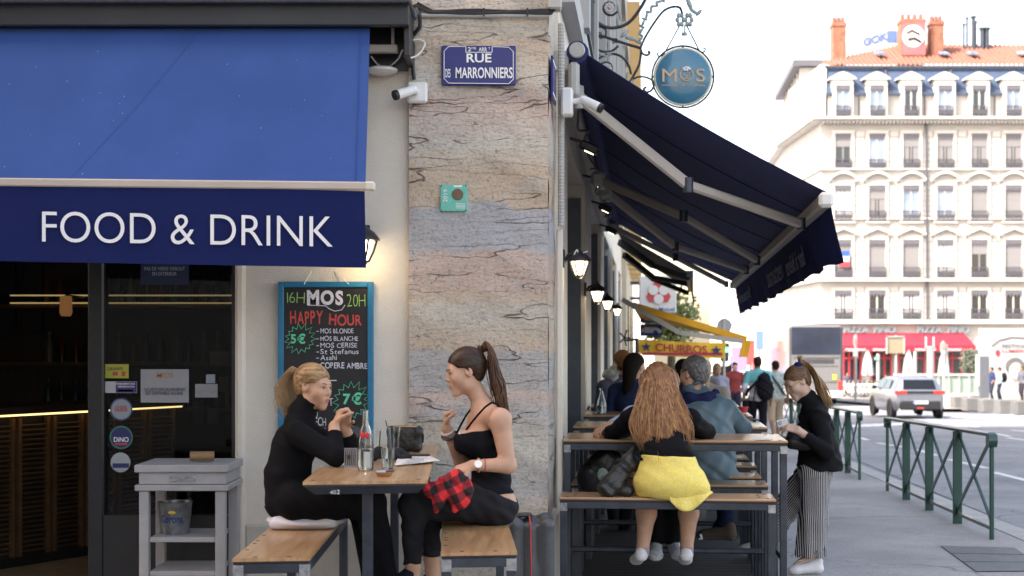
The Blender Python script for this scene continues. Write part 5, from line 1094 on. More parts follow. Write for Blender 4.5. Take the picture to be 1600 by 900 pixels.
def add_hand(s, w, d, n, curl=.7, k=1.0, thumb=1, spread=.12, tag='hand', tcurl=.5):
    d = Vector(d).normalized(); n = Vector(n); n = (n - d * n.dot(d)).normalized(); sd = d.cross(n) * thumb; w = Vector(w)
    for i, o in enumerate((-.027, -.009, .009, .027)):
        s.cone(w + sd * o * .62 * k, w + d * .082 * k + sd * o * k, .0150 * k, .0108 * k, .012 * k, 'u', None, tag)
    LN = (.058, .072, .077, .068)
    for i, o in enumerate((-.028, -.0095, .0095, .028)):
        p = w + d * (.082 - (.006 if i in (0, 3) else 0)) * k + sd * o * k; a = (i - 1.5) * spread; q = (d * math.cos(a) + sd * math.sin(a)); c = curl if not hasattr(curl, '__len__') else curl[i]; L = LN[i] * k; ang = 0
        for j, (fr, rr) in enumerate(((.46, .0092), (.30, .0082), (.24, .0074))):
            ang += c * (.9 if j == 0 else 1.1); v = q * math.cos(ang) + n * math.sin(ang); p2 = p + v * L * fr; s.cone(p, p2, rr * k, rr * .92 * k, .0035, 'u', None, tag); p = p2
    p = w + d * .018 * k + sd * .022 * k; v = (d * .72 + sd * .62 + n * .35).normalized()
    for j, (L, rr) in enumerate(((.042, .0125), (.032, .0102), (.026, .0088))):
        p2 = p + v * L * k; s.cone(p, p2, rr * k, rr * .88 * k, .006, 'u', None, tag); p = p2; v = (v + (n * .5 - sd * .45) * tcurl).normalized()
def shoe(lst, heel, d, L=.25, w=.042, h=.06):
    """low sneaker: heel point on the ground, d = toe direction"""
    lst.append((Vector(heel), Vector(d).normalized(), L, w, h))
def shoes(name, lst, mats, par, hh=.006):
    if len(lst) > 1: return [shoes(name, [q], mats, par, hh) for q in lst]
    s = Sdf(.02); U = []
    for heel, d, L, w, h in lst:
        u = Vector((0, 0, 1)); u = (u - d * u.dot(d)).normalized(); r = d.cross(u); P = lambda t, z, x=0: heel + d * t * L + u * z + r * x; fl = (tuple(u), .75)
        s.cone(P(.14, .045), P(.14, h - .01), w * .82, w * .80).cone(P(.14, .040), P(.80, .034), w * .86, w * .92, flat=fl).cone(P(.26, h * .72), P(.74, .040), w * .72, w * .62).cone(P(.80, .032), P(.88, .030), w * .92, w * .62, flat=fl)
        s.cut(-np.array(u), -float((heel + u * .002).dot(u))) if len(lst) == 1 else None; U.append((np.array(heel), np.array(u)))
    def fn(P):
        q = np.stack([(P - a) @ b for a, b in U], 1); k = np.argmin(np.stack([((P - a) ** 2).sum(1) for a, b in U], 1), 1); return (q[np.arange(len(P)), k] < .026).astype(np.int32)
    return s.build(name, mats, par, hh, fn)
def hair_disp(H, amp, fr=420, axis=0):
    """fine grooves that run back from the hairline"""
    a = np.array(H.C); M = H.M
    def fn(X, Y, Z):
        x = (X - a[0]) * M[0, 0] + (Y - a[1]) * M[1, 0] + (Z - a[2]) * M[2, 0]; y = (X - a[0]) * M[0, 1] + (Y - a[1]) * M[1, 1] + (Z - a[2]) * M[2, 1]; z = (X - a[0]) * M[0, 2] + (Y - a[1]) * M[1, 2] + (Z - a[2]) * M[2, 2]
        return amp * np.sin(np.arctan2(z - .03, np.abs(x) + .03) * fr / 14 + 6 * y)
    return fn
def scalp(H, e=.010, back=.0, line=.05):
    """hair drawn back: cranium shell cut along the hairline"""
    s = Sdf(.015); k = H.k
    s.ell(H(0, -.018, .035), [(q + e) * k for q in (.072, .092, .080)], H.M); s.ell(H(0, -.05, -.005), [q * k for q in (.066, .055, .07)], H.M)
    n = H.f * .80 - H.u * .62; s.cutp(n, H(0, line, .045)); n2 = H.f * .55 - H.u * 1.0; 
    m = Sdf(.005); m.cone(H(-.2, .045, -.035), H(.2, .045, -.035), .058 * k); m.cone(H(-.2, .0, -.055), H(.2, .0, -.055), .034 * k); s.minus(m, .002)
    return s
def strands(name, roots, r, m, par, n=6, seed=1, smooth=True):
    mb = MB(); R2 = []
    for P in roots:
        Q = []
        for i in range(len(P) - 1):
            a, b_, c_, d = P[max(0, i - 1)], P[i], P[i + 1], P[min(len(P) - 1, i + 2)]
            for q in (0, .5): Q.append(.5 * ((2 * b_) + (c_ - a) * q + (2 * a - 5 * b_ + 4 * c_ - d) * q * q + (3 * b_ - a - 3 * c_ + d) * q ** 3))
        R2.append(Q + [P[-1]])
    for P in R2: mb.tube(P, [r * (1 - .75 * (i / (len(P) - 1)) ** 2) for i in range(len(P))], 4)
    return mb.build(name, m, par, 'all')
def person(label, loc, group=None): return thing('person', label, 'person', loc, group)
rs = random.Random(11)

# ---- seated woman in the black turtleneck (left)
P0 = person('woman with a blond ponytail in a black turtleneck sitting at the chalkboard table', W(460, 800, 7.0)); D = 7.0
b = Sdf(.025); H = Frame(W(490, 604, D), (.88, -.46, -.12), (.08, .0, 1), .93); YX = ((0, 1, 0), 1.38)
tor = [W(452, 780, D), W(449, 742, D), W(461, 694, D), W(469, 665, D)]; b.chain(tor, [.112, .100, .098, .066], .03, flat=YX, tag='torso'); nk = W(471, 645, D)
b.cone(W(469, 662, D), nk, .06, .05, .03, tag='torso'); add_head(b, H, nk, .047)
SN, SFr = W(463, 676, 6.84), W(473, 674, 7.18); EN, EF = W(524, 712, 6.76), W(556, 711, 7.10); WN, WF = W(522, 666, 6.86), W(538, 668, 6.99)
for a_, e_, w_ in ((SN, EN, WN), (SFr, EF, WF)): b.cone(a_, e_, .053, .042, .03, tag='arm'); b.cone(e_, w_, .041, .027, .02, tag='arm')
add_hand(b, WN + Vector((.004, 0, .008)), (.35, .25, .9), (.85, .25, -.42), (.9, .95, 1.0, 1.0), .9, -1); add_hand(b, WF + Vector((0, 0, .0)), (.1, -.5, .9), (-.2, -.9, -.3), (.5, .5, .5, .5), .9, 1)
HN, HFr = W(463, 784, 6.86), W(463, 784, 7.13); KN, KF = W(578, 786, 6.84), W(566, 786, 7.12); AN, AF = W(604, 915, 6.92), W(588, 915, 7.1)
for h_, k_, a_ in ((HN, KN, AN), (HFr, KF, AF)): b.cone(h_, k_, .088, .062, .03, tag='leg'); b.cone(k_, a_, .060, .042, .03, tag='leg'); b.cone(a_, a_ + Vector((.12, 0, -.05)), .035, .03, .02, tag='foot')
b.build('body', [SKA, M_lip], P0, .0048, lips_fn(H)); face_parts(H, P0, look=(0, -.3))
c = b.cloth(('torso', 'arm'), .007); co = Sdf(.02); co.cone(nk - Vector((0, 0, .03)), H(0, -.022, -.075), .060, .055); c.cutp((0, 0, -1), W(0, 797, D))
mm = Sdf(.01); mm.cone(WN + Vector((0, 0, .012)), WN + Vector((.05, .03, .15)), .06); mm.cone(WF + Vector((0, 0, .012)), WF + Vector((.01, -.05, .15)), .06); mm.ell(H(0, .02, .03), (.10, .11, .105)); c.minus(mm, .001); m9 = Sdf(.01); m9.cone(H(0, .03, -.10), H(0, .09, -.12), .03); c.minus(m9, .001); c.orr(co)
c.disp(waves(.0014, (40, 15, 60), (12, 5, 18), (25, 8, 90))); c.build('turtleneck', K_knit, P0, .006)
c = b.cloth(('leg', 'torso'), .010); c.cutp((-.7, 0, 1), W(452, 764, D)); tl_ = Sdf(.02); tl_.cone(KN, AN, .072, .060); tl_.cone(KF, AF, .072, .060); c.orr(tl_); c.disp(waves(.0025, (50, 10, 20), (12, 5, 18), (60, 8, 40))); c.build('trousers', K_trs, P0, .007)
HB1 = hairm('blond_brown_hair', (.09, .045, .02), (.46, .29, .14), (9, 60, 75))
c = scalp(H, .011, line=.062); c.disp(hair_disp(H, .0003)); c.build('hair', HB1, P0, .005)
tie = H(0, -.112, .055); roots = []
for i in range(260):
    a = rs.uniform(0, 6.28); q = rs.uniform(0, 1) ** .5 * .024; o = H.r * q * math.cos(a) + H.u * q * math.sin(a); dx = rs.gauss(0, .012); L = rs.uniform(.75, 1.05)
    roots.append([tie + o * .6, tie + o + Vector((-.030, 0, .012)), tie + o * 1.5 + Vector((-.060 + dx * .3, dx, -.035)), tie + o * 1.7 + Vector((-.066 + dx, dx * 1.5, -.10 * L)), tie + o * 1.2 + Vector((-.046 + dx, dx * 1.6, -.17 * L)), tie + Vector((-.022 + dx, dx * 1.4, -.235 * L))])
strands('ponytail', roots, .0030, hairm('blond_hair', (.20, .11, .05), (.56, .38, .19), (3, 3, 2)), P0)
mb = MB(); mb.tube([tie + H.f * .008 + (H.r * math.cos(a) + H.u * math.sin(a)) * .021 for a in [2 * math.pi * k / 14 for k in range(14)]], .008, 6, closed=True); mb.build('hair_tie', K_trs, P0, True)

# ---- seated woman in the strappy top (right)
P1 = person('woman with a long brown ponytail in a black strappy top sitting at the chalkboard table', W(770, 800, 7.1)); D = 7.1
b = Sdf(.025); H = Frame(W(727, 580, D), (-.95, -.20, -.22), (-.18, 0, 1), .97)
tor = [W(766, 782, D), W(768, 742, D), W(760, 694, D), W(758, 660, D)]; b.chain(tor, [.108, .084, .092, .066], .035, flat=((0, 1, 0), 1.42), tag='torso'); nk = W(757, 640, D)
b.ell(W(728, 690, 7.02), (.058, .062, .058), None, .035, tag='torso'); b.ell(W(730, 690, 7.17), (.058, .062, .058), None, .035, tag='torso'); b.cone(W(758, 655, D), nk, .062, .05, .03, tag='torso'); add_head(b, H, nk, .046)
b.ell(W(778, 790, 7.0), (.095, .10, .10), None, .04, tag='hip'); b.ell(W(778, 790, 7.2), (.095, .10, .10), None, .04, tag='hip')
SN, SFr = W(781, 656, 6.925), W(747, 656, 7.27); EN, EF = W(794, 727, 6.90), W(722, 722, 7.25); WN, WF = W(738, 727, 6.86), W(697, 668, 7.16)
b.cone(nk - Vector((0, 0, .015)), SN, .05, .054, .04, tag='arm0'); b.cone(nk - Vector((0, 0, .015)), SFr, .05, .05, .04, tag='arm0')
for a_, e_, w_ in ((SN, EN, WN), (SFr, EF, WF)): b.cone(a_, e_, .050, .038, .03, tag='arm'); b.cone(e_, w_, .040, .0255, .02, tag='arm')
add_hand(b, WN, (-.92, .0, -.32), (-.1, .5, -.85), (.55, .6, .65, .6), .93, 1); add_hand(b, WF, (.05, -.1, 1), (.75, -.2, .2), (1.15, 1.2, 1.2, 1.15), .9, -1)
HN, HFr = W(770, 788, 6.98), W(770, 788, 7.22); KN, KF = W(646, 787, 6.95), W(668, 800, 7.2); AN, AF = W(645, 885, 6.95), W(676, 895, 7.2)
for h_, k_, a_ in ((HN, KN, AN), (HFr, KF, AF)): b.cone(h_, k_, .092, .066, .03, tag='leg'); b.cone(k_, a_, .060, .036, .03, tag='leg'); b.cone(a_, a_ + Vector((0, 0, -.06)), .034, .036, .02, tag='foot'); b.cone(a_ + Vector((0, 0, -.06)), a_ + Vector((-.13, 0, -.08)), .035, .028, .02, tag='foot')
b.build('body', [SKB, M_lip], P1, .0048, lips_fn(H)); face_parts(H, P1, look=(0, -.5))
c = b.cloth(('torso', 'hip'), .006, .03); c.cutp((-.12, 0, 1), W(745, 672, D)); c.cutp((0, 0, -1), W(0, 766, D)); m2 = Sdf(.02); m2.cone(SN + Vector((.0, -.035, .02)), EN, .050, .05); m2.cone(EN, WN, .05, .05); m2.cone(SFr + Vector((0, .05, .03)), EF + Vector((0, .03, 0)), .05); m2.cone(EF, WF, .05); c.minus(m2, .002); c.disp(waves(.0014, (60, 15, 110), (12, 5, 18), (25, 8, 90))); c.build('strappy_top', K_top, P1, .005)
for P_ in (((729, 671, 6.985), (737, 660, 6.94), (747, 648, 6.905), (758, 636, 6.90), (768, 629, 6.93), (777, 631, 6.99), (786, 645, 7.05)), ((714, 676, 7.12), (720, 664, 7.135), (729, 648, 7.15), (737, 638, 7.18))):
    mb = MB(); mb.tube([W(*q) for q in P_], .0058, 6); mb.build('strap', K_top, P1, True)
c = b.cloth(('leg', 'hip', 'torso'), .007, .04); c.cutp((.6, 0, 1), W(775, 762, D)); m5 = Sdf(.01); m5.cone(EN, WN, .05); m5.cone(WN, WN + Vector((-.2, 0, -.06)), .055); c.minus(m5, .001).cutp((0, 0, -1), W(0, 881, 6.95)); c.disp(waves(.003, (30, 10, 70), (22, 5, 28), (90, 8, 50))); c.build('jeans', K_jean, P1, .006)
mb = []; shoe(mb, AN + Vector((.035, 0, -.115)), (-1, -.1, -.1), .25, .045, .10); shoe(mb, AF + Vector((.035, 0, -.115)), (-1, 0, -.1), .25, .045, .10); shoes('sneaker', mb, [cloth('navy_shoe', (.012, .014, .03)), M_white], P1)
HB2 = hairm('dark_brown_hair', (.012, .007, .005), (.055, .026, .014), (16, 90, 60))
c = scalp(H, .011, line=.060); c.disp(hair_disp(H, .0003)); c.build('hair', HB2, P1, .005)
tie = H(0, -.108, .085); roots = []
for i in range(380):
    a = rs.uniform(0, 6.28); q = rs.uniform(0, 1) ** .5 * .026; o = H.r * q * math.cos(a) + H.u * q * math.sin(a); dx = rs.gauss(0, .013); L = rs.uniform(.8, 1.06); wv = rs.uniform(-.008, .008)
    roots.append([tie + o * .6, tie + o + Vector((.022, 0, .022)), tie + o * 1.6 + Vector((.050 + dx * .3, dx, -.02)), tie + o * 1.9 + Vector((.060 + dx * .8 + wv, dx * 1.4, -.10 * L)), tie + o * 1.8 + Vector((.082 + dx - wv, dx * 1.6, -.19 * L)), tie + o * 1.5 + Vector((.098 + dx + wv, dx * 1.6, -.27 * L)), tie + o + Vector((.104 + dx, dx * 1.4, -.335 * L))])
strands('ponytail', roots, .0032, hairm('chestnut_hair', (.045, .018, .009), (.19, .085, .04), (3, 3, 2)), P1)
mb = MB(); mb.tube([tie + H.f * .008 + (H.r * math.cos(a) + H.u * math.sin(a)) * .022 for a in [2 * math.pi * k / 14 for k in range(14)]], .009, 6, closed=True); mb.build('hair_tie', HB2, P1, True)
def ringon(c, ax, r, th, m, name, par, flat=1.):
    ax = Vector(ax).normalized(); u = ax.orthogonal().normalized(); v = ax.cross(u); mb = MB(); mb.tube([Vector(c) + (u * math.cos(a) + v * math.sin(a)) * r for a in [2 * math.pi * k / 20 for k in range(20)]], th, 6, closed=True); return mb.build(name, m, par, True)
ax = WF - EF; ringon(WF - ax.normalized() * .025, ax, .031, .006, pm('pearl', (.6, .55, .58), .3), 'bracelet', P1); ringon(WF - ax.normalized() * .05, ax + Vector((.04, 0, 0)), .038, .008, M_black, 'bracelet', P1)
ax = WN - EN; wq = WN - ax.normalized() * .03; ringon(wq, ax, .029, .007, pm('tan_strap', (.45, .28, .15), .5), 'watch_strap', P1)
mb = MB(); mb.cyl(wq + Vector((0, -.027, .006)), wq + Vector((0, -.037, .010)), .019, 18); mb.build('watch', pm('white_dial', (.8, .78, .76), .25), P1, True)
ringon(wq - ax.normalized() * .028, ax, .032, .0025, M_redink, 'bracelet', P1)
mb = MB(); mb.box(W(718, 677, 6.945), (.008, .004, .008), Matrix.Rotation(.4, 3, 'Y')); mb.build('emblem', M_white, P1)
# red and black plaid shirt on her lap
def plaid():
    m = bpy.data.materials.new('red_black_plaid'); m.use_nodes = True; n = m.node_tree.nodes; l = m.node_tree.links; bs_ = n['Principled BSDF']; bs_.inputs['Roughness'].default_value = .9
    tc = n.new('ShaderNodeTexCoord'); no = n.new('ShaderNodeTexNoise'); no.inputs['Scale'].default_value = 9; l.new(tc.outputs['Object'], no.inputs[0])
    va_ = n.new('ShaderNodeVectorMath'); va_.operation = 'MULTIPLY_ADD'; va_.inputs[1].default_value = (.05, .05, .05); l.new(no.outputs[1], va_.inputs[0]); l.new(tc.outputs['Object'], va_.inputs[2])
    mp = n.new('ShaderNodeMapping'); mp.inputs['Rotation'].default_value = (0, R(25), 0); l.new(va_.outputs[0], mp.inputs[0]); sx = n.new('ShaderNodeSeparateXYZ'); l.new(mp.outputs[0], sx.inputs[0]); o = []
    for i in (0, 2):
        a = n.new('ShaderNodeMath'); a.operation = 'MULTIPLY'; a.inputs[1].default_value = 13; l.new(sx.outputs[i], a.inputs[0]); f_ = n.new('ShaderNodeMath'); f_.operation = 'FRACT'; l.new(a.outputs[0], f_.inputs[0]); g = n.new('ShaderNodeMath'); g.operation = 'GREATER_THAN'; g.inputs[1].default_value = .5; l.new(f_.outputs[0], g.inputs[0]); o.append(g.outputs[0])
    ad = n.new('ShaderNodeMath'); ad.operation = 'ADD'; l.new(o[0], ad.inputs[0]); l.new(o[1], ad.inputs[1]); dv = n.new('ShaderNodeMath'); dv.operation = 'DIVIDE'; dv.inputs[1].default_value = 2; l.new(ad.outputs[0], dv.inputs[0])
    r = n.new('ShaderNodeValToRGB'); r.color_ramp.interpolation = 'CONSTANT'; r.color_ramp.elements[0].color = (.015, .01, .012, 1); r.color_ramp.elements[1].position = .75; r.color_ramp.elements[1].color = (.62, .025, .03, 1); q = r.color_ramp.elements.new(.25); q.color = (.20, .012, .018, 1)
    l.new(dv.outputs[0], r.inputs[0]); l.new(r.outputs[0], bs_.inputs['Base Color']); return m
s = Sdf(.015)
for p_, q_, r1, r2 in (((715, 742, 6.82), (672, 768, 6.80), .03, .035), ((712, 748, 6.82), (722, 782, 6.78), .035, .04), ((700, 750, 6.80), (685, 785, 6.775), .03, .030), ((728, 752, 6.80), (733, 768, 6.78), .026, .026), ((705, 765, 6.79), (712, 797, 6.775), .03, .016), ((684, 775, 6.78), (680, 800, 6.775), .028, .012), ((668, 762, 6.8), (664, 750, 6.83), .028, .02), ((722, 775, 6.79), (724, 788, 6.78), .03, .02)): s.cone(W(*p_), W(*q_), r1, r2)
s.disp(waves(.0035, (70, 30, 45), (40, 20, 60), (110, 30, 70)))
tag(s.build('plaid_shirt', plaid(), None, .005), 'crumpled red and black plaid shirt on the lap of the woman in the strappy top', 'shirt')

# ---- long haired woman in the yellow skirt (back view)
D = 8.25; P2 = person('woman with very long auburn hair in a black top and yellow skirt seen from behind', W(1045, 778, D))
b = Sdf(.03); H = Frame(W(1028, 598, 8.64), (0, 1, -.25), (0, .2, 1), .97); XX = ((1, 0, 0), 1.4)
tor = [W(1048, 752, 8.27), W(1042, 714, 8.27), W(1033, 670, 8.43), W(1030, 645, 8.54)]; b.chain(tor, [.115, .095, .098, .07], .035, flat=XX, tag='torso'); nk = W(1030, 634, 8.57); b.cone(tor[3], nk, .06, .05, tag='torso'); add_head(b, H, nk, .048)
for sx, sh, el, wr_ in ((-1, W(986, 655, 8.52), W(958, 677, 8.80), W(1000, 667, 9.0)), (1, W(1078, 655, 8.52), W(1104, 676, 8.80), W(1058, 668, 9.02))):
    b.cone(W(1030 + sx * 18, 646, 8.53), sh, .055, .055, .04, tag='arm'); b.cone(sh, el, .053, .043, .03, tag='arm'); b.cone(el, wr_, .042, .028, .03, tag='arm'); add_hand(b, wr_, (-sx * .8, .4, .1), (0, .2, -1), .5, .92, sx)
for sx, hp, kn, an in ((-1, W(1022, 756, 8.28), W(1012, 771, 8.66), W(1004, 858, 8.47)), (1, W(1076, 756, 8.28), W(1076, 771, 8.66), W(1073, 858, 8.47))):
    b.cone(hp, kn, .095, .066, .03, tag='leg'); b.cone(kn, kn.lerp(an, .35) + Vector((0, -.03, 0)), .056, .058, .03, tag='shin'); b.cone(kn.lerp(an, .35) + Vector((0, -.03, 0)), an, .058, .036, .03, tag='shin'); b.cone(an, an + Vector((0, .1, -.045)), .036, .03, .02, tag='foot')
b.build('body', SKB, P2, .007)
c = b.cloth(('torso', 'arm'), .008); c.cutp((.06, 0, -1), W(1040, 717, D)); mh = Sdf(.01); mh.ell(H(0, .03, .04), (.1, .1, .1)); c.minus(mh, .001); c.disp(waves(.0025, (40, 15, 90), (12, 5, 18), (25, 8, 120))); c.build('top', K_knit, P2, .007)
def yellow():
    m = pm('yellow_print', (.80, .63, .12), .8, var=.06, vs=40, bump=.1, bs=200); n = m.node_tree.nodes; l = m.node_tree.links; vo = n.new('ShaderNodeTexVoronoi'); vo.inputs['Scale'].default_value = 170; tc = n['Texture Coordinate']; l.new(tc.outputs['Object'], vo.inputs[0])
    lt = n.new('ShaderNodeMath'); lt.operation = 'LESS_THAN'; lt.inputs[1].default_value = .30; l.new(vo.outputs[0], lt.inputs[0]); mx = n.new('ShaderNodeMix'); mx.data_type = 'RGBA'; l.new(lt.outputs[0], mx.inputs[0]); l.new(n['Color Ramp'].outputs[0], mx.inputs[6]); mx.inputs[7].default_value = (.85, .80, .50, 1); l.new(mx.outputs[2], n['Principled BSDF'].inputs['Base Color']); return m
c = Sdf(.05); c.cone(W(1043, 712, 8.27), W(1046, 742, 8.27), .125, .150, flat=((1, 0, 0), 1.25)).ell(W(1046, 756, 8.27), (.205, .17, .12)).cone(W(1020, 764, 8.3), W(1012, 768, 8.6), .095, .08).cone(W(1076, 762, 8.3), W(1078, 768, 8.6), .095, .08)
fl_ = []
for u in range(13):
    a = u / 12; x = 1046 + 68 * a; yb_ = 782 + 18 * math.sin(math.pi * min(1, a * 1.05) ** .8) ** 1.2 - 12 * a ** 3
    fl_.append([W(x - 14 * a * (1 - t), 762 + (yb_ - 762) * t, 8.165 - .045 * math.sin(t * 1.57) + .012 * math.sin(a * 14) * t + .05 * a * a) for t in [k / 8 for k in range(9)]])
mb = MB(); mb.grid(fl_, 0, .006); mb.build('skirt_flap', None or yellow(), P2, 'all')
c.cone(W(1080, 752, 8.24), W(1096, 764, 8.20), .06, .05, .05)
mk = Sdf(.01); mk.ell(W(1040, 786, 8.31), (.40, .162, .06)); c.cutp((.05, .0, 1), W(1040, 711, D))
c.disp(lambda X, Y, Z: .0016 * np.sin((X - .95) * 42 + (Z - .75) * 40 + 2 * np.sin(Z * 14)) * np.clip((Z - .76) * 8, 0, 1) + .0009 * np.sin((X - .95) * -70 + Z * 60)); c.minus(mk, .001) if 0 else None
m3 = Sdf(.001); m3.cone(W(860, 793, 8.185), W(1062, 793, 8.185), .06); c.minus(m3, .0)
c.build('skirt', MATS['yellow_print'], P2, .007)
mb = []
for px in (1004, 1073): shoe(mb, W(px, 879, 8.40), (-.1 if px < 1040 else .08, 1, -.25), .24, .040, .075)
shoes('sneaker', mb, [pm('white_leather', (.66, .65, .66), .5, var=.05), M_white], P2)
mb = MB()
for px in (1004, 1073): mb.lathe(W(px, 860, 8.470), [(.041, -.03), (.041, .02), (.036, .021)], 14)
mb.build('socks', cloth('lilac_sock', (.28, .24, .40)), P2, True)
c = Sdf(.03); c.ell(H(0, -.018, .033), [q + .014 for q in (.072, .092, .080)], H.M).chain([H(0, -.07, 0), W(1028, 640, 8.46), W(1030, 680, 8.36), W(1034, 705, 8.30)], [.085, .085, .055, .03], flat=((1, 0, 0), 1.45)); c.disp(lambda X, Y, Z: .003 * np.sin(X * 260 + 8 * np.sin(Z * 9)))
HRED = hairm('auburn_hair', (.10, .042, .018), (.34, .17, .075), (40, 40, 2)); c.build('hair', HRED, P2, .006)
roots = []; roots2 = []
for i in range(950):
    a = rs.uniform(-1, 1); q = a * .092 + rs.gauss(0, .004); top = H(q * .75, -.045 - .04 * rs.random(), .113 * math.sqrt(max(0, 1 - (q / .105) ** 2)) - .012); L = 1 - .6 * rs.random() ** 2; sp_ = a * (1 + .22 * rs.random()); L *= 1 - .38 * abs(a) ** 1.5
    P = [top]; wv = rs.uniform(0, 6); am = rs.uniform(.004, .012); xe = rs.gauss(0, .018)
    for k in range(1, 10):
        t = k / 9 * L; wdt = .072 + .085 * min(1, t * 2.2) - .10 * max(0, t - .5); y = 8.52 - .34 * min(1, t * 1.25) + .03 * abs(sp_) * t * 3
        P.append(Vector(((1028 - 800) / F * 8.5 + sp_ * wdt + am * t * 1.6 * math.sin(wv + t * 9) + xe * t + (.035 * t * t), y - .03 * (1 - abs(min(1, abs(sp_)))) - rs.random() * .012, CH - (588 + 158 * t - HY) / F * 8.4)))
    (roots if i % 3 else roots2).append(P)
strands('long_hair', roots, .0036, HRED, P2); strands('hair_highlight', roots2, .0032, hairm('golden_hair', (.30, .15, .06), (.52, .30, .13), (60, 60, 2)), P2)

# ---- man in the teal jacket (back view)
D = 9.65; P3 = person('grey haired man in a teal rain jacket seen from behind on the terrace', W(1095, 742, D))
b = Sdf(.03); H = Frame(W(1084, 584, 9.88), (-.62, .78, -.12), (0, 0, 1), 1.02)
tor = [W(1097, 732, 9.64), W(1096, 695, 9.66), W(1095, 655, 9.75), W(1095, 632, 9.82)]; b.chain(tor, [.14, .14, .135, .09], .04, flat=XX, tag='torso'); nk = W(1092, 618, 9.86); b.cone(tor[3], nk, .08, .062, tag='torso'); add_head(b, H, nk, .058, False)
for sh, el, wr_, sx in ((W(1062, 640, 9.8), W(1040, 668, 10.0), W(1070, 658, 10.25), -1), (W(1133, 642, 9.78), W(1158, 668, 9.92), W(1128, 655, 10.25), 1)):
    b.cone(W(1095, 632, 9.82), sh, .08, .07, .04, tag='arm'); b.cone(sh, el, .064, .053, .03, tag='arm'); b.cone(el, wr_, .05, .033, .03, tag='arm'); add_hand(b, wr_, (-sx * .6, .6, 0), (0, .2, -1), .4, 1.0, sx)
for sx, hp, kn, an in ((-1, W(1075, 735, 9.66), W(1078, 745, 10.08), W(1075, 826, 9.9)), (1, W(1120, 735, 9.66), W(1132, 745, 10.06), W(1134, 818, 9.72))):
    b.cone(hp, kn, .095, .07, .03, tag='leg'); b.cone(kn, an, .062, .045, .03, tag='leg'); b.cone(an, an + Vector((-.06, .06, -.06)), .045, .04, .02, tag='foot')
b.build('body', SKB, P3, .007); face_parts(H, P3)
c = b.cloth(('torso', 'arm'), .018); t9 = Sdf(.03); t9.cone(W(1097, 735, 9.62), W(1100, 744, 9.60), .165, .168, flat=XX); c.orr(t9, .03); c.cutp((0, 0, -1), W(0, 748, 9.6)); mh = Sdf(.01); mh.ell(H(0, .02, .03), (.1, .12, .125)); mh.cone(nk, nk + Vector((0, 0, .2)), .07); c.minus(mh, .001); c.disp(waves(.0055, (28, 10, 34), (20, 8, 30), (50, 8, -40)))
c.build('jacket', pm('teal_nylon', (.072, .118, .145), .55, var=.08, vs=6, bump=.15, bs=60), P3, .007)
c = Sdf(.02); c.chain([W(1062, 616, 9.80), W(1078, 624, 9.70), W(1102, 624, 9.70), W(1117, 616, 9.80)], [.036, .044, .044, .034]); c.disp(waves(.004, (40, 20, 40), (20, 8, 30), (70, 8, -40))); c.build('hood', cloth('navy_hood', (.012, .016, .055)), P3, .007)
c = b.cloth(('leg',), .012); m5 = Sdf(.01); m5.cone(W(1060, 700, 10.0), W(1140, 700, 10.0), .12); c.build('jeans', cloth('dark_blue_denim', (.012, .018, .05)), P3, .008)
mb = []; shoe(mb, W(1150, 845, 9.66), (-.80, .35, -.02), .28, .05, .10); shoe(mb, W(1078, 850, 9.86), (-.2, .9, 0), .28, .05, .10); shoes('boot', mb, [cloth('brown_boot', (.10, .075, .06)), pm('grey_sole', (.13, .12, .11), .8)], P3)
c = Sdf(.02); c.ell(H(0, -.02, .036), [q + .010 for q in (.074, .095, .082)], H.M).ell(H(0, -.06, -.01), (.07, .055, .075), H.M); m2 = Sdf(.01); m2.cone(H(-.2, .045, -.03), H(.2, .045, -.03), .06); m2.cone(H(-.2, .01, -.07), H(.2, .01, -.07), .05); c.minus(m2, .002).cutp(H.f * .8 - H.u * .5, H(0, .055, .045)); c.disp(waves(.002, (180, 60, 90), (70, 50, 60), (220, 120, -90)))
c.build('hair', hairm('grey_hair', (.035, .033, .035), (.20, .19, .19), (90, 90, 60)), P3, .006)
mb = MB(); mb.tube([H(-.078, -.01, .02), H(-.076, .05, .018), H(-.05, .10, .012)], .002, 5); mb.build('glasses', M_black, P3)

# ---- standing woman with the phone
D = 10.2; P4 = person('standing woman in a black blazer and striped wide trousers looking at her phone', Vector((W(1266, 890, D).x, D, gz(D))))
b = Sdf(.03); H = Frame(W(1246, 597, D), (-.84, -.26, -.48), (-.45, 0, 1), .98); YX = ((0, 1, 0), 1.4)
tor = [W(1272, 738, D), W(1274, 706, D), W(1276, 668, D), W(1273, 645, D)]; b.chain(tor, [.115, .098, .10, .07], .035, flat=YX, tag='torso'); nk = W(1268, 632, D); b.cone(tor[3], nk, .06, .05, tag='torso'); add_head(b, H, nk, .047)
for sh, el, wr_, sx, hd in ((W(1281, 655, 10.02), W(1290, 706, 9.94), W(1247, 672, 9.90), -1, (-1, .15, .28)), (W(1264, 652, 10.38), W(1262, 700, 10.42), W(1240, 688, 10.2), 1, (-.9, -.2, -.35))):
    b.cone(tor[3], sh, .06, .056, .04, tag='arm'); b.cone(sh, el, .052, .043, .03, tag='arm'); b.cone(el, wr_, .042, .026, .03, tag='arm'); add_hand(b, wr_, hd, (0, .75, -.6) if sx < 0 else (0, -.6, .8), (.55, .5, .5, .35) if sx < 0 else .5, .92, sx)
HN, HFr = W(1274, 742, 10.08), W(1266, 742, 10.32); AN = W(1268, 868, 10.15); KF = W(1228, 795, 10.42); AF = W(1196, 836, 10.45)
b.cone(HN, AN.lerp(HN, .5), .095, .065, tag='leg'); b.cone(AN.lerp(HN, .5), AN, .062, .037, tag='leg'); b.cone(HFr, KF, .092, .064, tag='leg2'); b.cone(KF, AF, .06, .038, tag='leg2')
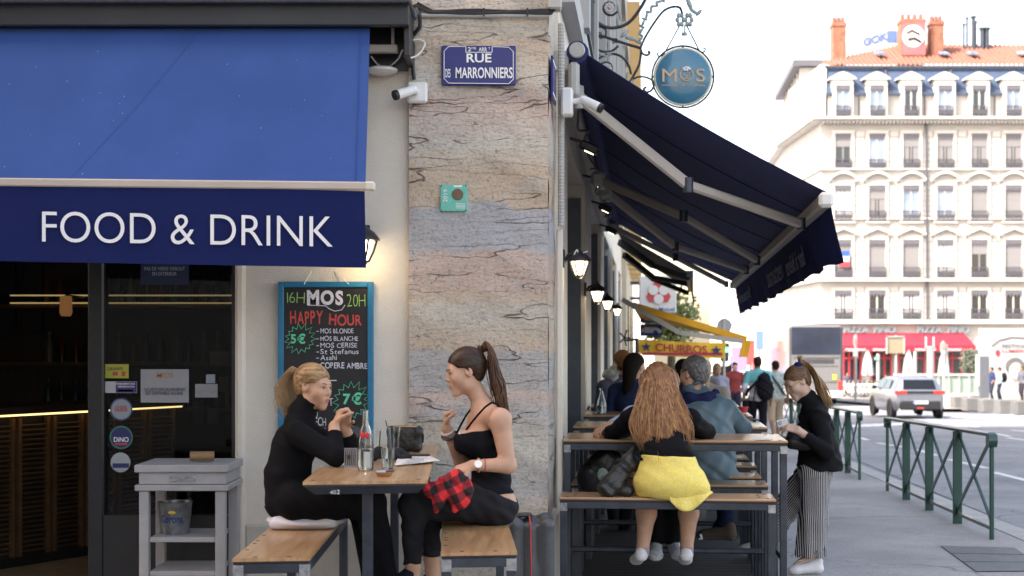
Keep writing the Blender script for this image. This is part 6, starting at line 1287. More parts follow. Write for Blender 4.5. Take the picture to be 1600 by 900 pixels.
b.cone(AN, AN + Vector((-.1, 0, -.07)), .036, .03, .02, tag='foot'); b.build('body', [SKC, M_lip], P4, .006, lips_fn(H)); face_parts(H, P4, look=(0, -1))
def stripes(name, rot):
    m = bpy.data.materials.new(name); m.use_nodes = True; n = m.node_tree.nodes; l = m.node_tree.links; bs_ = n['Principled BSDF']; bs_.inputs['Roughness'].default_value = .85
    tc = n.new('ShaderNodeTexCoord'); mp = n.new('ShaderNodeMapping'); mp.inputs['Rotation'].default_value = rot; l.new(tc.outputs['Object'], mp.inputs[0]); no = n.new('ShaderNodeTexNoise'); no.inputs['Scale'].default_value = 4; l.new(mp.outputs[0], no.inputs[0])
    sx = n.new('ShaderNodeSeparateXYZ'); l.new(mp.outputs[0], sx.inputs[0]); a = n.new('ShaderNodeMath'); a.operation = 'MULTIPLY_ADD'; a.inputs[1].default_value = 78; l.new(sx.outputs[0], a.inputs[0]); nm = n.new('ShaderNodeMath'); nm.operation = 'MULTIPLY'; nm.inputs[1].default_value = 1.1; l.new(no.outputs[0], nm.inputs[0]); l.new(nm.outputs[0], a.inputs[2])
    f_ = n.new('ShaderNodeMath'); f_.operation = 'FRACT'; l.new(a.outputs[0], f_.inputs[0]); g = n.new('ShaderNodeMath'); g.operation = 'GREATER_THAN'; g.inputs[1].default_value = .62; l.new(f_.outputs[0], g.inputs[0])
    mx = n.new('ShaderNodeMix'); mx.data_type = 'RGBA'; l.new(g.outputs[0], mx.inputs[0]); mx.inputs[6].default_value = (.012, .012, .022, 1); mx.inputs[7].default_value = (.58, .56, .55, 1); l.new(mx.outputs[2], bs_.inputs['Base Color']); return m
c = Sdf(.03); c.cone(HN, AN.lerp(HN, .45), .108, .098); c.cone(AN.lerp(HN, .45), AN + Vector((-.01, 0, .02)), .098, .108); c.ell(W(1273, 735, 10.15), (.12, .165, .12)); c.cutp((0, 0, -1), W(0, 869, 10.15)).cutp((0, 0, 1), W(0, 712, D)); m2 = Sdf(.01); m2.cone(AN + Vector((0, 0, -.08)), AN + Vector((0, 0, .03)), .092); c.minus(m2, .001)
c.disp(lambda X, Y, Z: .006 * np.sin(np.arctan2(Y - 10.15, X - HN.x) * 7 + Z * 3) * np.clip((1.0 - Z) * 1.3, 0.1, 1)); c.build('trouser_leg', stripes('upright_stripes', (0, R(2), 0)), P4, .007)
c = Sdf(.03); c.cone(HFr, KF, .105, .10); c.cone(KF, AF, .098, .108); c.disp(waves(.005, (40, 20, 40), (20, 8, 30), (70, 8, -40))); dv = (AF - HFr); c.cutp(dv, AF - dv.normalized() * .02); ang = math.atan2(-dv.x, -dv.z)
c.build('trouser_leg', stripes('slanted_stripes', (0, -ang, 0)), P4, .008)
c = b.cloth(('torso', 'arm'), .014); t9 = Sdf(.03); t9.cone(W(1280, 700, D), W(1284, 726, 10.16), .13, .145, flat=YX); c.orr(t9, .03); c.cutp((-.1, 0, -1), W(1284, 733, D)); m2 = Sdf(.01); m2.cone(W(1251, 672, 9.90), W(1215, 668, 9.9), .055); m2.cone(W(1243, 688, 10.2), W(1215, 688, 10.2), .05); m2.ell(H(0, .02, .03), (.1, .12, .12)); c.minus(m2, .001); c.disp(waves(.004, (28, 10, 44), (20, 8, 30), (50, 8, -60))); c.build('blazer', cloth('black_blazer', (.010, .010, .012)), P4, .007)
c = Sdf(.02); c.cone(nk - Vector((-.01, 0, .06)), nk.lerp(H(0, -.02, -.075), .55), .066, .056); c.ell(W(1266, 672, D), (.10, .10, .09)); c.build('polo_neck', K_knit, P4, .007)
mb = []; shoe(mb, Vector((AN.x + .075, 10.13, gz(10.15) + .0)), (-1, -.08, 0), .25, .045, .105); shoe(mb, AF + Vector((.04, 0, -.10)), (-1, 0, -.2), .25, .045, .085); shoes('sneaker', mb, [MATS['white_leather'], M_white], P4)
mb = MB(); q = AN + Vector((0, 0, -.01)); mb.tube([AN + Vector((-.06, -.046, -.02)), AN + Vector((-.1, -.03, -.035))], .004, 5); mb.build('laces', M_white, P4)
c = scalp(H, .011, line=.060); c.disp(hair_disp(H, .0003)); c.build('hair', hairm('light_brown_hair', (.065, .035, .018), (.23, .13, .065), (20, 90, 60)), P4, .006)
tie = H(0, -.085, .10); roots = []
for i in range(420):
    a = rs.uniform(0, 6.28); q = rs.uniform(0, 1) ** .5 * .030; o = H.r * q * math.cos(a) + H.u * q * math.sin(a); dx = rs.gauss(0, .014); L = rs.uniform(.85, 1.05)
    roots.append([tie + o * .6, tie + o + Vector((.030, 0, .010)), tie + o * 1.5 + Vector((.080, dx, -.035)), tie + o * 1.8 + Vector((.130 + dx * .6, dx * 1.2, -.115)), tie + o * 1.7 + Vector((.170 * L + dx, dx * 1.4, -.20)), tie + o * 1.3 + Vector((.195 * L + dx, dx * 1.4, -.285 * L))])
for i in range(16): o = H.r * rs.gauss(0, .012); roots.append([tie + o, tie + o + Vector((-.004, 0, .03)), tie + o + Vector((rs.uniform(-.02, .02), 0, .065))])
strands('ponytail', roots, .0040, hairm('honey_hair', (.19, .11, .05), (.50, .33, .17), (3, 3, 2)), P4)
s = Sdf(.015); s.ell(tie + H.f * .02 + Vector((0, -.02, 0)), (.035, .03, .03)).ell(tie + H.f * .028 + Vector((-.012, -.03, -.025)), (.024, .02, .03)).disp(waves(.004, (90, 20, 60), (20, 8, 30), (70, 8, -90))); s.build('scrunchie', cloth('navy_velvet', (.015, .022, .11)), P4, .006)
mb = MB()
for sx in (-1, 1): mb.tube([H(sx * .031 + .021 * math.cos(a), .104, .0 + .019 * math.sin(a)) for a in [2 * math.pi * k / 18 for k in range(18)]], .0015, 5, closed=True); mb.tube([H(sx * .05, .102, .004), H(sx * .076, .02, .01)], .0014, 5)
mb.tube([H(-.011, .106, .003), H(.011, .106, .003)], .0014, 5); mb.build('glasses', MATS['copper_lettering'], P4)
ph = W(1222, 661, 9.92); mb = MB(); mb.box(ph, (.075, .012, .055), Matrix.Rotation(R(-14), 3, 'Y') @ Matrix.Rotation(R(20), 3, 'X'), bev=.004); pho = mb.build('phone', M_white, None, loc=tuple(ph)); tag(pho, 'white phone in the hands of the standing woman', 'phone')
mb = MB(); mb.text('G', ph + Vector((-.028, -.012, -.014)), ph + Vector((-.008, -.012, -.010)), ph + Vector((-.028, -.012, .012))); mb.build('lettering', navy_t, pho)
s = Sdf(.02); s.cone(W(1238, 690, 10.04), W(1262, 694, 10.02), .055, .05).cone(W(1240, 678, 10.05), W(1258, 680, 10.03), .045); tag(s.build('belt_bag', M_leather, None, .008), 'small black bag at the waist of the standing woman', 'bag')

# ---- companion opposite the yellow skirt, mostly hidden
D = 9.15; P5 = person('person in a pale blue shirt and black trousers sitting opposite the long haired woman', W(1030, 770, D)); b = Sdf(.03); H = Frame(W(1026, 600, 9.25), (0, -1, -.1), (0, 0, 1), .95)
tor = [W(1036, 750, D), W(1034, 712, D), W(1030, 665, 9.22), W(1028, 645, 9.25)]; b.chain(tor, [.11, .10, .10, .07], flat=XX, tag='torso'); nk = W(1027, 634, 9.26); b.cone(tor[3], nk, .06, .05, tag='torso'); add_head(b, H, nk)
for sh, el, wr_, sx in ((W(988, 650, 9.24), W(972, 662, 9.05), W(948, 668, 8.98), 1), (W(1070, 652, 9.24), W(1088, 668, 9.05), W(1060, 668, 8.9), -1)): b.cone(tor[3], sh, .06, .055, tag='arm'); b.cone(sh, el, .05, .043, tag='arm'); b.cone(el, wr_, .042, .034, tag='fore'); add_hand(b, wr_, (-.5 * sx, -.5, -.1), (0, -.2, -1), .6, .95, sx)
for hp, kn, an in ((W(1018, 752, D), W(1020, 765, 8.82), W(1026, 838, 8.98)), (W(1060, 752, D), W(1056, 765, 8.82), W(1050, 838, 8.98))): b.cone(hp, kn, .09, .064, tag='leg'); b.cone(kn, an, .06, .045, tag='leg')
b.build('body', SKA, P5, .008); c = b.cloth(('torso', 'arm'), .010); c.cutp((0, 0, -1), W(0, 752, D)); c.build('shirt', cloth('pale_blue_shirt', (.36, .40, .58)), P5, .008); c = b.cloth(('leg',), .014); c.build('trousers', K_trs, P5, .008)
c = Sdf(.02); c.ell(H(0, -.02, .04), (.085, .105, .09), H.M).cutp(H.f, H(0, .05, 0)); c.build('hair', HB2, P5, .008)
mb = []
for px in (1025, 1049): shoe(mb, W(px, 862, 9.05), (-.12 if px < 1040 else .12, -1, -.12), .26, .048, .085)
shoes('sneaker', mb, [pm('silver_mesh', (.42, .43, .46), .5, var=.3, vs=60), M_white], P5)
# bags on the bench, plastic bag, carafe, small things on the terrace tables
s = Sdf(.04); s.ell(W(945, 740, 8.9), (.11, .10, .16)).ell(W(925, 750, 8.9), (.09, .09, .12)).ell(W(955, 715, 8.88), (.07, .06, .05)).disp(waves(.006, (25, 10, 30), (20, 8, 30), (50, 8, -60))); tag(s.build('shoulder_bag', M_leather, None, .009), 'slouched black leather bag behind the other one on the second bench', 'bag')
mb = MB(); mb.sph(W(942, 742, 8.76), (.035, .012, .045), 10); single('scarf', mb, pm('green_leaf_print', (.03, .12, .07), .7, var=0, vs=40, col2=(.4, .42, .40)), 'small green and white patterned scarf tied to the black bag', 'scarf', smooth=True)
s = Sdf(.03); s.cone(W(948, 768, 8.28), W(980, 768, 8.28), .05, .035).cone(W(952, 758, 8.28), W(985, 722, 8.33), .06, .045).cone(W(978, 725, 8.33), W(992, 700, 8.36), .025, .014).cutp((0, 0, -1), (0, 0, .749)).disp(waves(.007, (35, 10, 30), (20, 8, 30), (60, 8, -60))); tag(s.build('handbag', M_leather, None, .007), 'black leather handbag standing on the bench against the yellow skirt', 'handbag')
s = Sdf(.03); c0 = W(962, 604, 12.6); s.ell(c0 + Vector((0, 0, -.01)), (.115, .09, .11)).ell(c0 + Vector((-.03, 0, .10)), (.07, .06, .06)).cone(c0 + Vector((-.06, 0, .12)), c0 + Vector((.015, 0, .21)), .04, .012).disp(waves(.014, (30, 14, 36), (30, 18, 40), (60, 18, -80))); s.cutp((0, 0, -1), (0, 0, 1.052))
tag(s.build('plastic_bag', pm('grey_plastic_bag', (.42, .43, .42), .3, var=.1, vs=9), None, .009), 'knotted grey plastic bag standing on a farther terrace table', 'bag')
p = W(939.5, 640, 11.6); p.z = 1.049; C_ = thing('carafe', 'clear glass water carafe on the third terrace table beside the plastic bag', 'carafe', p); k_ = .88
pr = [(0, .002), (.044, .002), (.050, .01), (.050, .08), (.040, .13), (.022, .18), (.017, .21), (.018, .225), (.024, .24)]; mb = MB(); mb.lathe(p, [(r * k_, z * k_) for r, z in pr] + [((r - .003) * k_, z * k_) for r, z in pr[::-1] if r > .01][:-1] + [(0, .01)], 24); mb.build('glass_body', M_glass, C_, True)
mb = MB(); mb.lathe(p, [(0, .0105), (.041, .0105), (.042, .07), (0, .07)], 20); mb.build('water', M_water, C_, True)
p = TP(944, 681, 1.049); A2 = thing('ashtray', 'small wooden ashtray with ash by the elbow of the long haired woman', 'ashtray', p); mb = MB(); mb.lathe(p, [(0, .001), (.030, .001), (.045, .025), (.041, .025), (.028, .008), (0, .008)], 20); mb.build('bowl', MATS['light_wood_bowl'], A2, True); mb = MB(); mb.sph(p + Vector((0, 0, .018)), (.036, .036, .008), 10); mb.build('ash', pm('ash', (.35, .35, .36), .9, var=.3, vs=60), A2)
p = TP(1170, 657.5, 1.049); mb = MB(); mb.box(p + Vector((0, 0, .008)), (.16, .08, .010), Matrix.Rotation(-.1, 3, 'Z'), bev=.003); single('smartphone', mb, M_black, 'black smartphone on the second terrace table', 'phone')
p = TP(1160, 645, 1.05); mb = MB(); mb.lathe(p, [(0, 0), (.035, 0), (.05, .05), (.046, .05), (0, .04)], 14); single('red_cup', mb, pm('red_plastic', (.5, .04, .05), .5), 'small red bowl at the elbow of the teal jacket man', 'bowl', smooth=True)
sheet_('paper_slip', [TP(1178, 687, 1.051), TP(1205, 687, 1.051), TP(1203, 685, 1.051), TP(1180, 685, 1.051)], 0, 'white paper slip on the table beside the standing woman', 'paper', M_paper, .001)
p = W(1092, 842, 9.4); mb = MB(); mb.tube([p, p + Vector((.02, 0, .0)), p + Vector((.01, 0, .03))], .008, 6); single('paper_scrap', mb, M_paper, 'crumpled white paper scrap under the terrace tables', 'paper', smooth=True)
# ------------------------------------------------------------------ the big corner building beyond the square
DB_ = 100.0; BXp = lambda px, o=0.: (px - 800) / F * (DB_ - o); BZp = lambda py, o=0.: CH - (py - HY) / F * (DB_ - o)
BP_ = lambda px, py, o=0.: Vector((BXp(px, o), DB_ - o, BZp(py, o)))
M_slate_b = pm('blue_slate', (.045, .07, .125), .6, var=.15, vs=2, bump=.2, bs=10)
M_rtile = pm('red_roof_tile', (.20, .085, .06), .8, var=.25, vs=4)
M_brick = pm('chimney_brick', (.26, .11, .07), .85, var=.35, vs=3)
M_lamb = pm('zinc_lambrequin', (.11, .11, .13), .6, var=.1)
M_rail = pm('grey_iron', (.07, .07, .085), .6, var=.1)
M_shut = pm('slatted_blind', (.20, .195, .20), .7, var=.12, vs=.3, stretch=(.2, .2, 60))
M_sash = pm('white_sash', (.5, .5, .5), .5, var=.03)
M_winb = pm('sky_window', (.20, .26, .36), .12, var=.35, vs=.6, spec=.8)
M_redp = pm('red_paint', (.42, .03, .05), .55, var=.1)
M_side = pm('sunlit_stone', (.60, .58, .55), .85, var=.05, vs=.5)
FBg = thing('corner_mansion', 'pale five storey corner building with blue slate dormers across the square', 'building', (BXp(1450), DB_, gz(100)))
xl = BXp(1283); xr = BXp(1760); g0 = gz(100) - .2
mb = MB(); mb.b2((xl, DB_, g0), (xr, DB_ + 14, BZp(186))); mb.build('wall', M_stone, FBg)
mb = MB()
def band(py0, py1, o, ex=0.): mb.b2((xl - ex, DB_ - o, BZp(py1)), (xr, DB_ + 14, BZp(py0)))
band(184, 188, .75, .75); band(188, 191, .45, .45); band(436, 440, .45, .4); band(500, 506, .5, .4); band(340, 343, .2, .15); band(263, 266, .2, .15); mb.build('cornice', M_stone2, FBg)
mb = MB()
for k in range(95): x = xl + k * .26; mb.b2((x, DB_ - .55, BZp(194)), (x + .12, DB_ - .02, BZp(191.2)))
mb.build('dentils', M_stone2, FBg)
# attic, slate mansard, tiled roof
mb = MB(); mb.b2((xl + .5, DB_ + .25, BZp(184)), (xr, DB_ + 13, BZp(146))); mb.build('attic_wall', M_stone, FBg); mb = MB(); mb.prism([(xl - .1, DB_ + .12, BZp(186)), (xl - .1, DB_ + .12, BZp(146)), (xl + .25, DB_ + 1.4, BZp(95)), (xl + .25, DB_ + 13, BZp(92)), (xl - .1, DB_ + 13, BZp(186))], (.45, 0, 0)); mb.build('gable', M_side, FBg)
mb = MB(); a = Vector((xl + .35, DB_ + .15, BZp(146))); b = Vector((xl + .85, DB_ + 1.6, BZp(96))); e = Vector((xr - a.x, 0, 0)); mb.add([a, a + e, b + e, b], [(0, 1, 2, 3)]); mb.add([a, b, b + Vector((0, 10, 0)), a + Vector((0, 12, 0))], [(0, 1, 2, 3)]); mb.bar(a + Vector((0, -.08, 0)), a + e + Vector((0, -.08, 0)), .15, .15); mb.build('mansard', M_slate_b, FBg)
mb = MB()
for px in (1391, 1494): mb.tube([BP_(px, 147, .1) , Vector((BXp(px), DB_ + 1.45, BZp(98)))], .06, 6)
for px in (1342, 1445, 1554): mb.tube([BP_(px, 150, -.2), BP_(px, 182, -.2)], .045, 6)
mb.tube([BP_(1447, 186, .15), BP_(1449, 498, .15)], .09, 8); mb.build('downpipe', M_rail, FBg)
mb = MB(); r0 = Vector((xl + .6, DB_ + 1.35, BZp(97.5))); ns = 110; ey = CH + (HY - 72) / F * 105.8
P = []; ns = 62
for i in range(ns * 4 + 1):
    x = r0.x + i * (xr - r0.x) / (ns * 4); h = .17 * abs(math.sin(math.pi * i / 4)); t = min(1, max(0, (x - r0.x) / 6.5))
    P.append([Vector((x, r0.y + 4.5 * v * (.25 + .75 * t) + .0, r0.z + h + v * (ey - r0.z) * (.18 + .82 * t))) for v in (0, .5, 1)])
mb.grid(P); mb.build('tiled_roof', M_rtile, FBg, True)
mb = MB(); mb.bar(r0 + Vector((-.1, -.12, -.06)), Vector((xr, r0.y - .12, r0.z - .06)), .2, .12); mb.build('gutter', M_rail, FBg)
# white party wall with faded blue letters
PW = MB(); yw = DB_ + 6.2; q = lambda px, py: Vector(((px - 800) / F * yw, yw, CH - (py - HY) / F * yw))
PW.prism([q(1322, 92), q(1322, 72), q(1334, 70), q(1401, 38), q(1406, 38), q(1540, 82), q(1540, 92)], (0, .4, 0)); pw = PW.build('party_wall', M_side, FBg)
mb = MB(); mb.text('GOK', q(1349, 73) + Vector((0, -.02, 0)), q(1388, 62) + Vector((0, -.02, 0)), q(1348, 60) + Vector((0, -.02, 0)), offset=.05, lift=.02); mb.b2(q(1386, 66) + Vector((0, -.04, 0)), q(1401, 48)); mb.build('faded_lettering', pm('faded_blue_letters', (.10, .17, .42), .8, var=.2), pw)
def chimney(x0, y0, x1, y1, o, pots, m=M_brick, name='chimney'):
    mb = MB(); D = DB_ + o; Q = lambda px, py: Vector(((px - 800) / F * D, D, CH - (py - HY) / F * D)); a = Q(x0, y1); b = Q(x1, y0); mb.b2(a - Vector((0, 0, .6)), (b.x, D + 1.0, b.z)); mb.b2((a.x - .06, D - .06, b.z - .3), (b.x + .06, D + 1.06, b.z - .1)); c = mb.build(name, m, FBg); mb = MB()
    for k in range(pots): x = a.x + (b.x - a.x) * (k + .5) / pots; mb.lathe((x, D + .5, b.z - .02), [(.17, 0), (.13, .45), (.10, .45), (0, .4)], 10)
    mb.build('chimney_pot', M_rtile, c); return c, Q, D
chimney(1302, 34, 1322, 92, 3.2, 3)
c, Q, D_ = chimney(1408, 29, 1446, 86, 3.0, 4)
mb = MB(); mb.b2(Q(1409, 86) + Vector((0, -.05, 0)), Q(1446, 30) + Vector((0, -.02, 0))); f_ = mb.build('painted_panel', pm('faded_red_panel', (.45, .12, .13), .8, var=.15, vs=2), c)
mb = MB(); mb.lathe(Q(1427, 57) + Vector((0, -.06, 0)), [(0, .02), (.78, .02), (.82, 0), (0, 0)], 28, 0, RX); mb.build('painted_disc', M_side, f_)
mb = MB(); mb.tube([Q(1416, 52) + Vector((0, -.1, 0)), Q(1424, 48) + Vector((0, -.1, 0)), Q(1436, 54) + Vector((0, -.1, 0))], .07, 5); mb.tube([Q(1418, 62) + Vector((0, -.1, 0)), Q(1428, 60) + Vector((0, -.1, 0)), Q(1438, 66) + Vector((0, -.1, 0))], .09, 5); mb.build('brush_strokes', M_black, f_)
chimney(1455, 32, 1475, 74, 3.4, 3)
mb = MB(); D = DB_ + 5
for px, y0, y1, r in ((1511, 30, 74, .08), (1521, 28, 74, .14), (1506, 40, 74, .08), (1524, 36, 74, .10), (1535, 46, 72, .18), (1542, 46, 72, .18)): z = lambda py: CH - (py - HY) / F * D; x = (px - 800) / F * D; mb.cyl((x, D, z(y1) - .6), (x, D, z(y0)), r, 8); mb.lathe((x, D, z(y0)), [(r * 1.6, 0), (r * 1.6, .12), (0, .2)], 8)
mb.build('flue', M_steel, FBg)
mb = MB(); mb.cyl(Vector(((1457 - 800) / F * 104, 104, BZp(32))), Vector(((1457 - 800) / F * 104, 104, BZp(8))), .03, 5); mb.build('aerial', M_steel, FBg)
mb = MB()
for px in (1373, 1473, 1518, 1596): D = DB_ + 3.2; x = (px - 800) / F * D; mb.box((x, D - .2, CH - (86 - HY) / F * D + .1), (.6, .9, .12), Matrix.Rotation(R(20), 3, 'X'))
mb.build('skylight', M_winb, FBg)
# windows: five storeys of six and more
rw = random.Random(5)
WC = [1317 + 53.2 * k for k in range(9)]
def win(xc, y0, y1, w, style, row):
    o = BP_(xc, y1); x = o.x; W_ = w / 2 / F * DB_; z0, z1 = BZp(y1), BZp(y0); st = style
    mb = MB(); mb.b2((x - W_ - .22, DB_ - .12, z0 - .1), (x - W_, DB_ + .1, z1 + .05)); mb.b2((x + W_, DB_ - .12, z0 - .1), (x + W_ + .22, DB_ + .1, z1 + .05)); mb.b2((x - W_ - .22, DB_ - .14, z1 + .05), (x + W_ + .22, DB_ + .1, z1 + .28)); mb.b2((x - W_ - .25, DB_ - .22, z0 - .22), (x + W_ + .25, DB_ + .1, z0 - .1))
    wn = mb.build('window', M_stone2, FBg)
    mb = MB(); mb.b2((x - W_, DB_ - .012, z0), (x + W_, DB_ + .05, z1)); mb.build('pane', M_shut if st == 'shut' else (M_winb if st == 'sky' else M_glassdark), wn)
    if st != 'shut':
        mb = MB(); 
        for dx in (-W_ * .92, 0, W_ * .92): mb.b2((x + dx - .05, DB_ - .05, z0), (x + dx + .05, DB_ - .014, z1))
        if rw.random() < .6: mb.b2((x - W_ * .85, DB_ - .03, z0 + .1), (x - W_ * .25, DB_ - .016, z1 - .3)); mb.b2((x + W_ * .25, DB_ - .03, z0 + .1), (x + W_ * .85, DB_ - .016, z1 - .3))
        if st == 'half': mb.b2((x - W_ * .95, DB_ - .06, z0 + (z1 - z0) * .62), (x + W_ * .95, DB_ - .03, z1))
        mb.build('sash', M_sash if st != 'half' else M_shut, wn)
    mb = MB(); mb.b2((x - W_, DB_ - .11, z1 - .22), (x + W_, DB_ - .08, z1 + .02))
    for k in range(5): xx = x - W_ + W_ * 2 * (k + .5) / 5; mb.prism([(xx - W_ * .18, DB_ - .11, z1 - .21), (xx + W_ * .18, DB_ - .11, z1 - .21), (xx, DB_ - .11, z1 - .42)], (0, .03, 0))
    mb.build('lambrequin', M_lamb, wn)
    mb = MB(); h = .62 if row != 1 else .5
    for k in range(9): xx = x - W_ + W_ * 2 * k / 8; mb.b2((xx - .022, DB_ - .20, z0), (xx + .022, DB_ - .17, z0 + h))
    for zz in (.0, h * .5, h): mb.b2((x - W_ - .05, DB_ - .21, z0 + zz - .03), (x + W_ + .05, DB_ - .16, z0 + zz + .03))
    for k in range(4): mb.lathe((x - W_ + W_ * 2 * (k + .5) / 4, DB_ - .185, z0 + h * .3), [(.05, -.02), (.13, -.02), (.13, .02), (.05, .02)], 8, 0, RX, False)
    mb.build('window_railing', M_rail, wn)
    return wn
sty = [['sky'] * 9, ['half', 'sky', 'half', 'half', 'half', 'half', 'shut', 'half', 'sky'], ['sky', 'half', 'sky', 'sky', 'shut', 'shut', 'half', 'shut', 'sky'], ['shut', 'shut', 'shut', 'sky', 'half', 'shut', 'shut', 'sky', 'shut'], ['dark'] * 9]
for r_i, (y0, y1, w) in enumerate(((135, 180, 22), (210, 261, 25), (291, 344, 26), (376, 432, 26), (455, 497, 27))):
    for k, xc in enumerate(WC):
        s_ = sty[r_i][k]; s_ = {'dark': 'dark'}.get(s_, s_)
        if r_i == 0 and k in (2, 4): s_ = 'dark'
        wn = win(xc, y0, y1, w, s_, r_i)
        x = BXp(xc)
        if r_i == 0:                                            # dormer body with its little pediment
            mb = MB(); mb.b2((x - .74, DB_ + .08, BZp(184)), (x - .52, DB_ + .5, BZp(131))); mb.b2((x + .52, DB_ + .08, BZp(184)), (x + .74, DB_ + .5, BZp(131))); mb.b2((x - .74, DB_ + .06, BZp(134)), (x + .74, DB_ + 1.6, BZp(124)))
            z = BZp(124); mb.prism([(x - .98, DB_ - .05, z), (x + .98, DB_ - .05, z), (x + .90, DB_ - .05, z + .15), (x + .25, DB_ - .05, z + .5), (x, DB_ - .05, z + .56), (x - .25, DB_ - .05, z + .5), (x - .90, DB_ - .05, z + .15)], (0, 1.7, 0)); mb.build('dormer', M_stone2, FBg)
        if r_i == 2 or r_i == 3:                                # moulded hoods over the windows
            mb = MB(); z = BZp(y0 - 8); P = []
            for i in range(17):
                t = i / 8 - 1; zz = z + (.5 * (1 - t * t) if r_i == 2 else .42 * (1 - abs(t)) * (1 if abs(t) < .8 else .6)); P.append((x + t * 1.0, zz))
            for i in range(16):
                (xa, za), (xb, zb) = P[i], P[i + 1]; mb.prism([(xa, DB_ - .02, za), (xb, DB_ - .02, zb), (xb, DB_ - .02, zb + .2), (xa, DB_ - .02, za + .2)], (0, -.3, 0))
            mb.b2((x - 1.05, DB_ - .22, z - .05), (x - .7, DB_, z + .1)); mb.b2((x + .7, DB_ - .22, z - .05), (x + 1.05, DB_, z + .1)); mb.b2((x - .85, DB_ - .05, BZp(y0 - 1)), (x + .85, DB_, z + .1)); mb.build('window_hood', M_stone2, wn)
        elif r_i == 1: pass
for k in range(9):
    for (y0, y1) in ((205, 262), (290, 338), (350, 434), (448, 498)): mb = MB(); x = BXp(WC[k] + 26.6); z0, z1 = BZp(y1), BZp(y0); [mb.b2((x - .28, DB_ - .06, z0 + (z1 - z0) * q / 6 + .03), (x + .28, DB_ + .05, z0 + (z1 - z0) * (q + 1) / 6 - .03)) for q in range(6)]; mb.build('pilaster', M_stone2, FBg)
fl = MB(); fl.b2(BP_(1311, 417, .26), BP_(1327, 392, .24)); fo = tag(fl.build('flag', pm('flag_white', (.75, .75, .75), .8, var=0)), 'French flag hanging in a third floor window of the corner building', 'flag')
for i, (y0, y1, m) in enumerate(((392, 400.2, pm('flag_blue', (.03, .10, .42), .8, var=0)), (408.6, 417, pm('flag_red', (.55, .05, .07), .8, var=0)))): mb = MB(); mb.b2(BP_(1311, y1, .275), BP_(1327, y0, .262)); mb.build('flag_band', m, fo)
# ground floor restaurant
mb = MB()
for x0, x1 in ((1318, 1345), (1362, 1392), (1405, 1444), (1460, 1502)): mb.b2(BP_(x0, 600, .05), BP_(x1, 550, -.1))
mb.build('restaurant_window', M_glassdark, FBg); mb = MB()
for x0, x1 in ((1318, 1345), (1362, 1392), (1405, 1444), (1460, 1502)):
    for t in (0, .33, .66, 1): x = x0 + (x1 - x0) * t; mb.b2(BP_(x - 1.2, 600, .12), BP_(x + 1.2, 550, .06))
    mb.b2(BP_(x0, 561, .125), BP_(x1, 558, .055))
mb.build('red_frame', M_redp, FBg)
AW = thing('red_awning', 'long red restaurant awning with white lettering at the foot of the corner building', 'awning', BP_(1420, 550, 1))
mb = MB(); a0, a1 = BP_(1300, 521, .1), BP_(1506, 521, .1); b0_, b1_ = BP_(1300, 541, 1.9), BP_(1524, 541, 1.9); mb.prism([a0, a1, b1_, b0_], (0, 0, .04)); mb.prism([a1, b1_, b1_ + Vector((0, 0, -.35)), a1 + Vector((0, 0, -.35))], (.03, 0, 0)); ca = mb.build('canopy', pm('red_canvas', (.33, .015, .035), .8, var=.06), AW)
mb = MB(); mb.b2(BP_(1300, 549, 1.93), BP_(1524, 541, 1.90)); vb = mb.build('valance', MATS['red_canvas'], AW)
mb = MB()
for t, x0, x1 in (('PIZZA PINO', 1321, 1353), ('RESTAURANT', 1364, 1385), ('PIZZA PINO', 1430, 1462), ('RESTAURANT', 1478, 1503)): mb.text(t, BP_(x0, 548, 1.95), BP_(x1, 548, 1.95), BP_(x0, 544.5, 1.95), offset=.015, lift=.01)
mb.build('lettering', M_whitetxt, vb)
mb = MB()
for x0 in (1318, 1433):
    mb.text('PIZZA', BP_(x0, 520, .2), BP_(x0 + 38, 520, .2), BP_(x0, 510, .2), lift=.05, th=.08); mb.text('PINO', BP_(x0 + 47, 520, .2), BP_(x0 + 80, 520, .2), BP_(x0 + 47, 510, .2), lift=.05, th=.08)
so_ = single('shop_sign', mb, pm('pale_blue_letters', (.20, .30, .36), .4, var=.05), 'pale blue raised letters above the red awning', 'sign')
# next block, receding along the street: its bright sunlit side with a deep cornice
SB = thing('long_mansion', 'bright sunlit building with a deep bracketed cornice receding behind the corner building', 'building', (24, 150, gz(150)))
def side(y): return xl + .0945 * (y - DB_)
def slab(mb, ya_, yb_, o0, o1, z0, z1): mb.prism([(side(ya_) - o1, ya_, z0), (side(yb_) - o1, yb_, z0), (side(yb_) - o0, yb_, z0), (side(ya_) - o0, ya_, z0)], (0, 0, z1 - z0))
zt2 = CH + (HY - 97) / F * 118
mb = MB(); slab(mb, 116, 134, -10, -2, -5, zt2 - .6); slab(mb, 134, 300, -10, -1.2, -5, 21); slab(mb, DB_ + 14, 116, -10, .3, -5, BZp(186)); mb.build('wall', M_side, SB)
mb = MB(); slab(mb, 117, 134, -10, .2, zt2 - .5, zt2); mb.build('roof_cornice', M_lamb, SB)
mb = MB()
for k in range(7): y = 117.5 + k * 2.3; slab(mb, y, y + .6, -2, -.4, zt2 - 1.6, zt2 - .55); slab(mb, y, y + .6, -2, -1.2, zt2 - 2.6, zt2 - 1.6)
slab(mb, 134, 300, -1.2, -.4, 20.2, 20.8)
for z in (4, 8, 12, 16): slab(mb, 116, 300, -2, -1.0, z, z + .35)
mb.build('bracket', M_stone2, SB)
for k in range(14):
    y = 119 + k * 7
    for z in (4.6, 8.6, 12.6, 16.6): mb = MB(); slab(mb, y, y + 2.2, -2, -.95 if y > 132 else -1.9, z, z + 2.6); mb.build('window', M_winb, SB)
mb = MB()
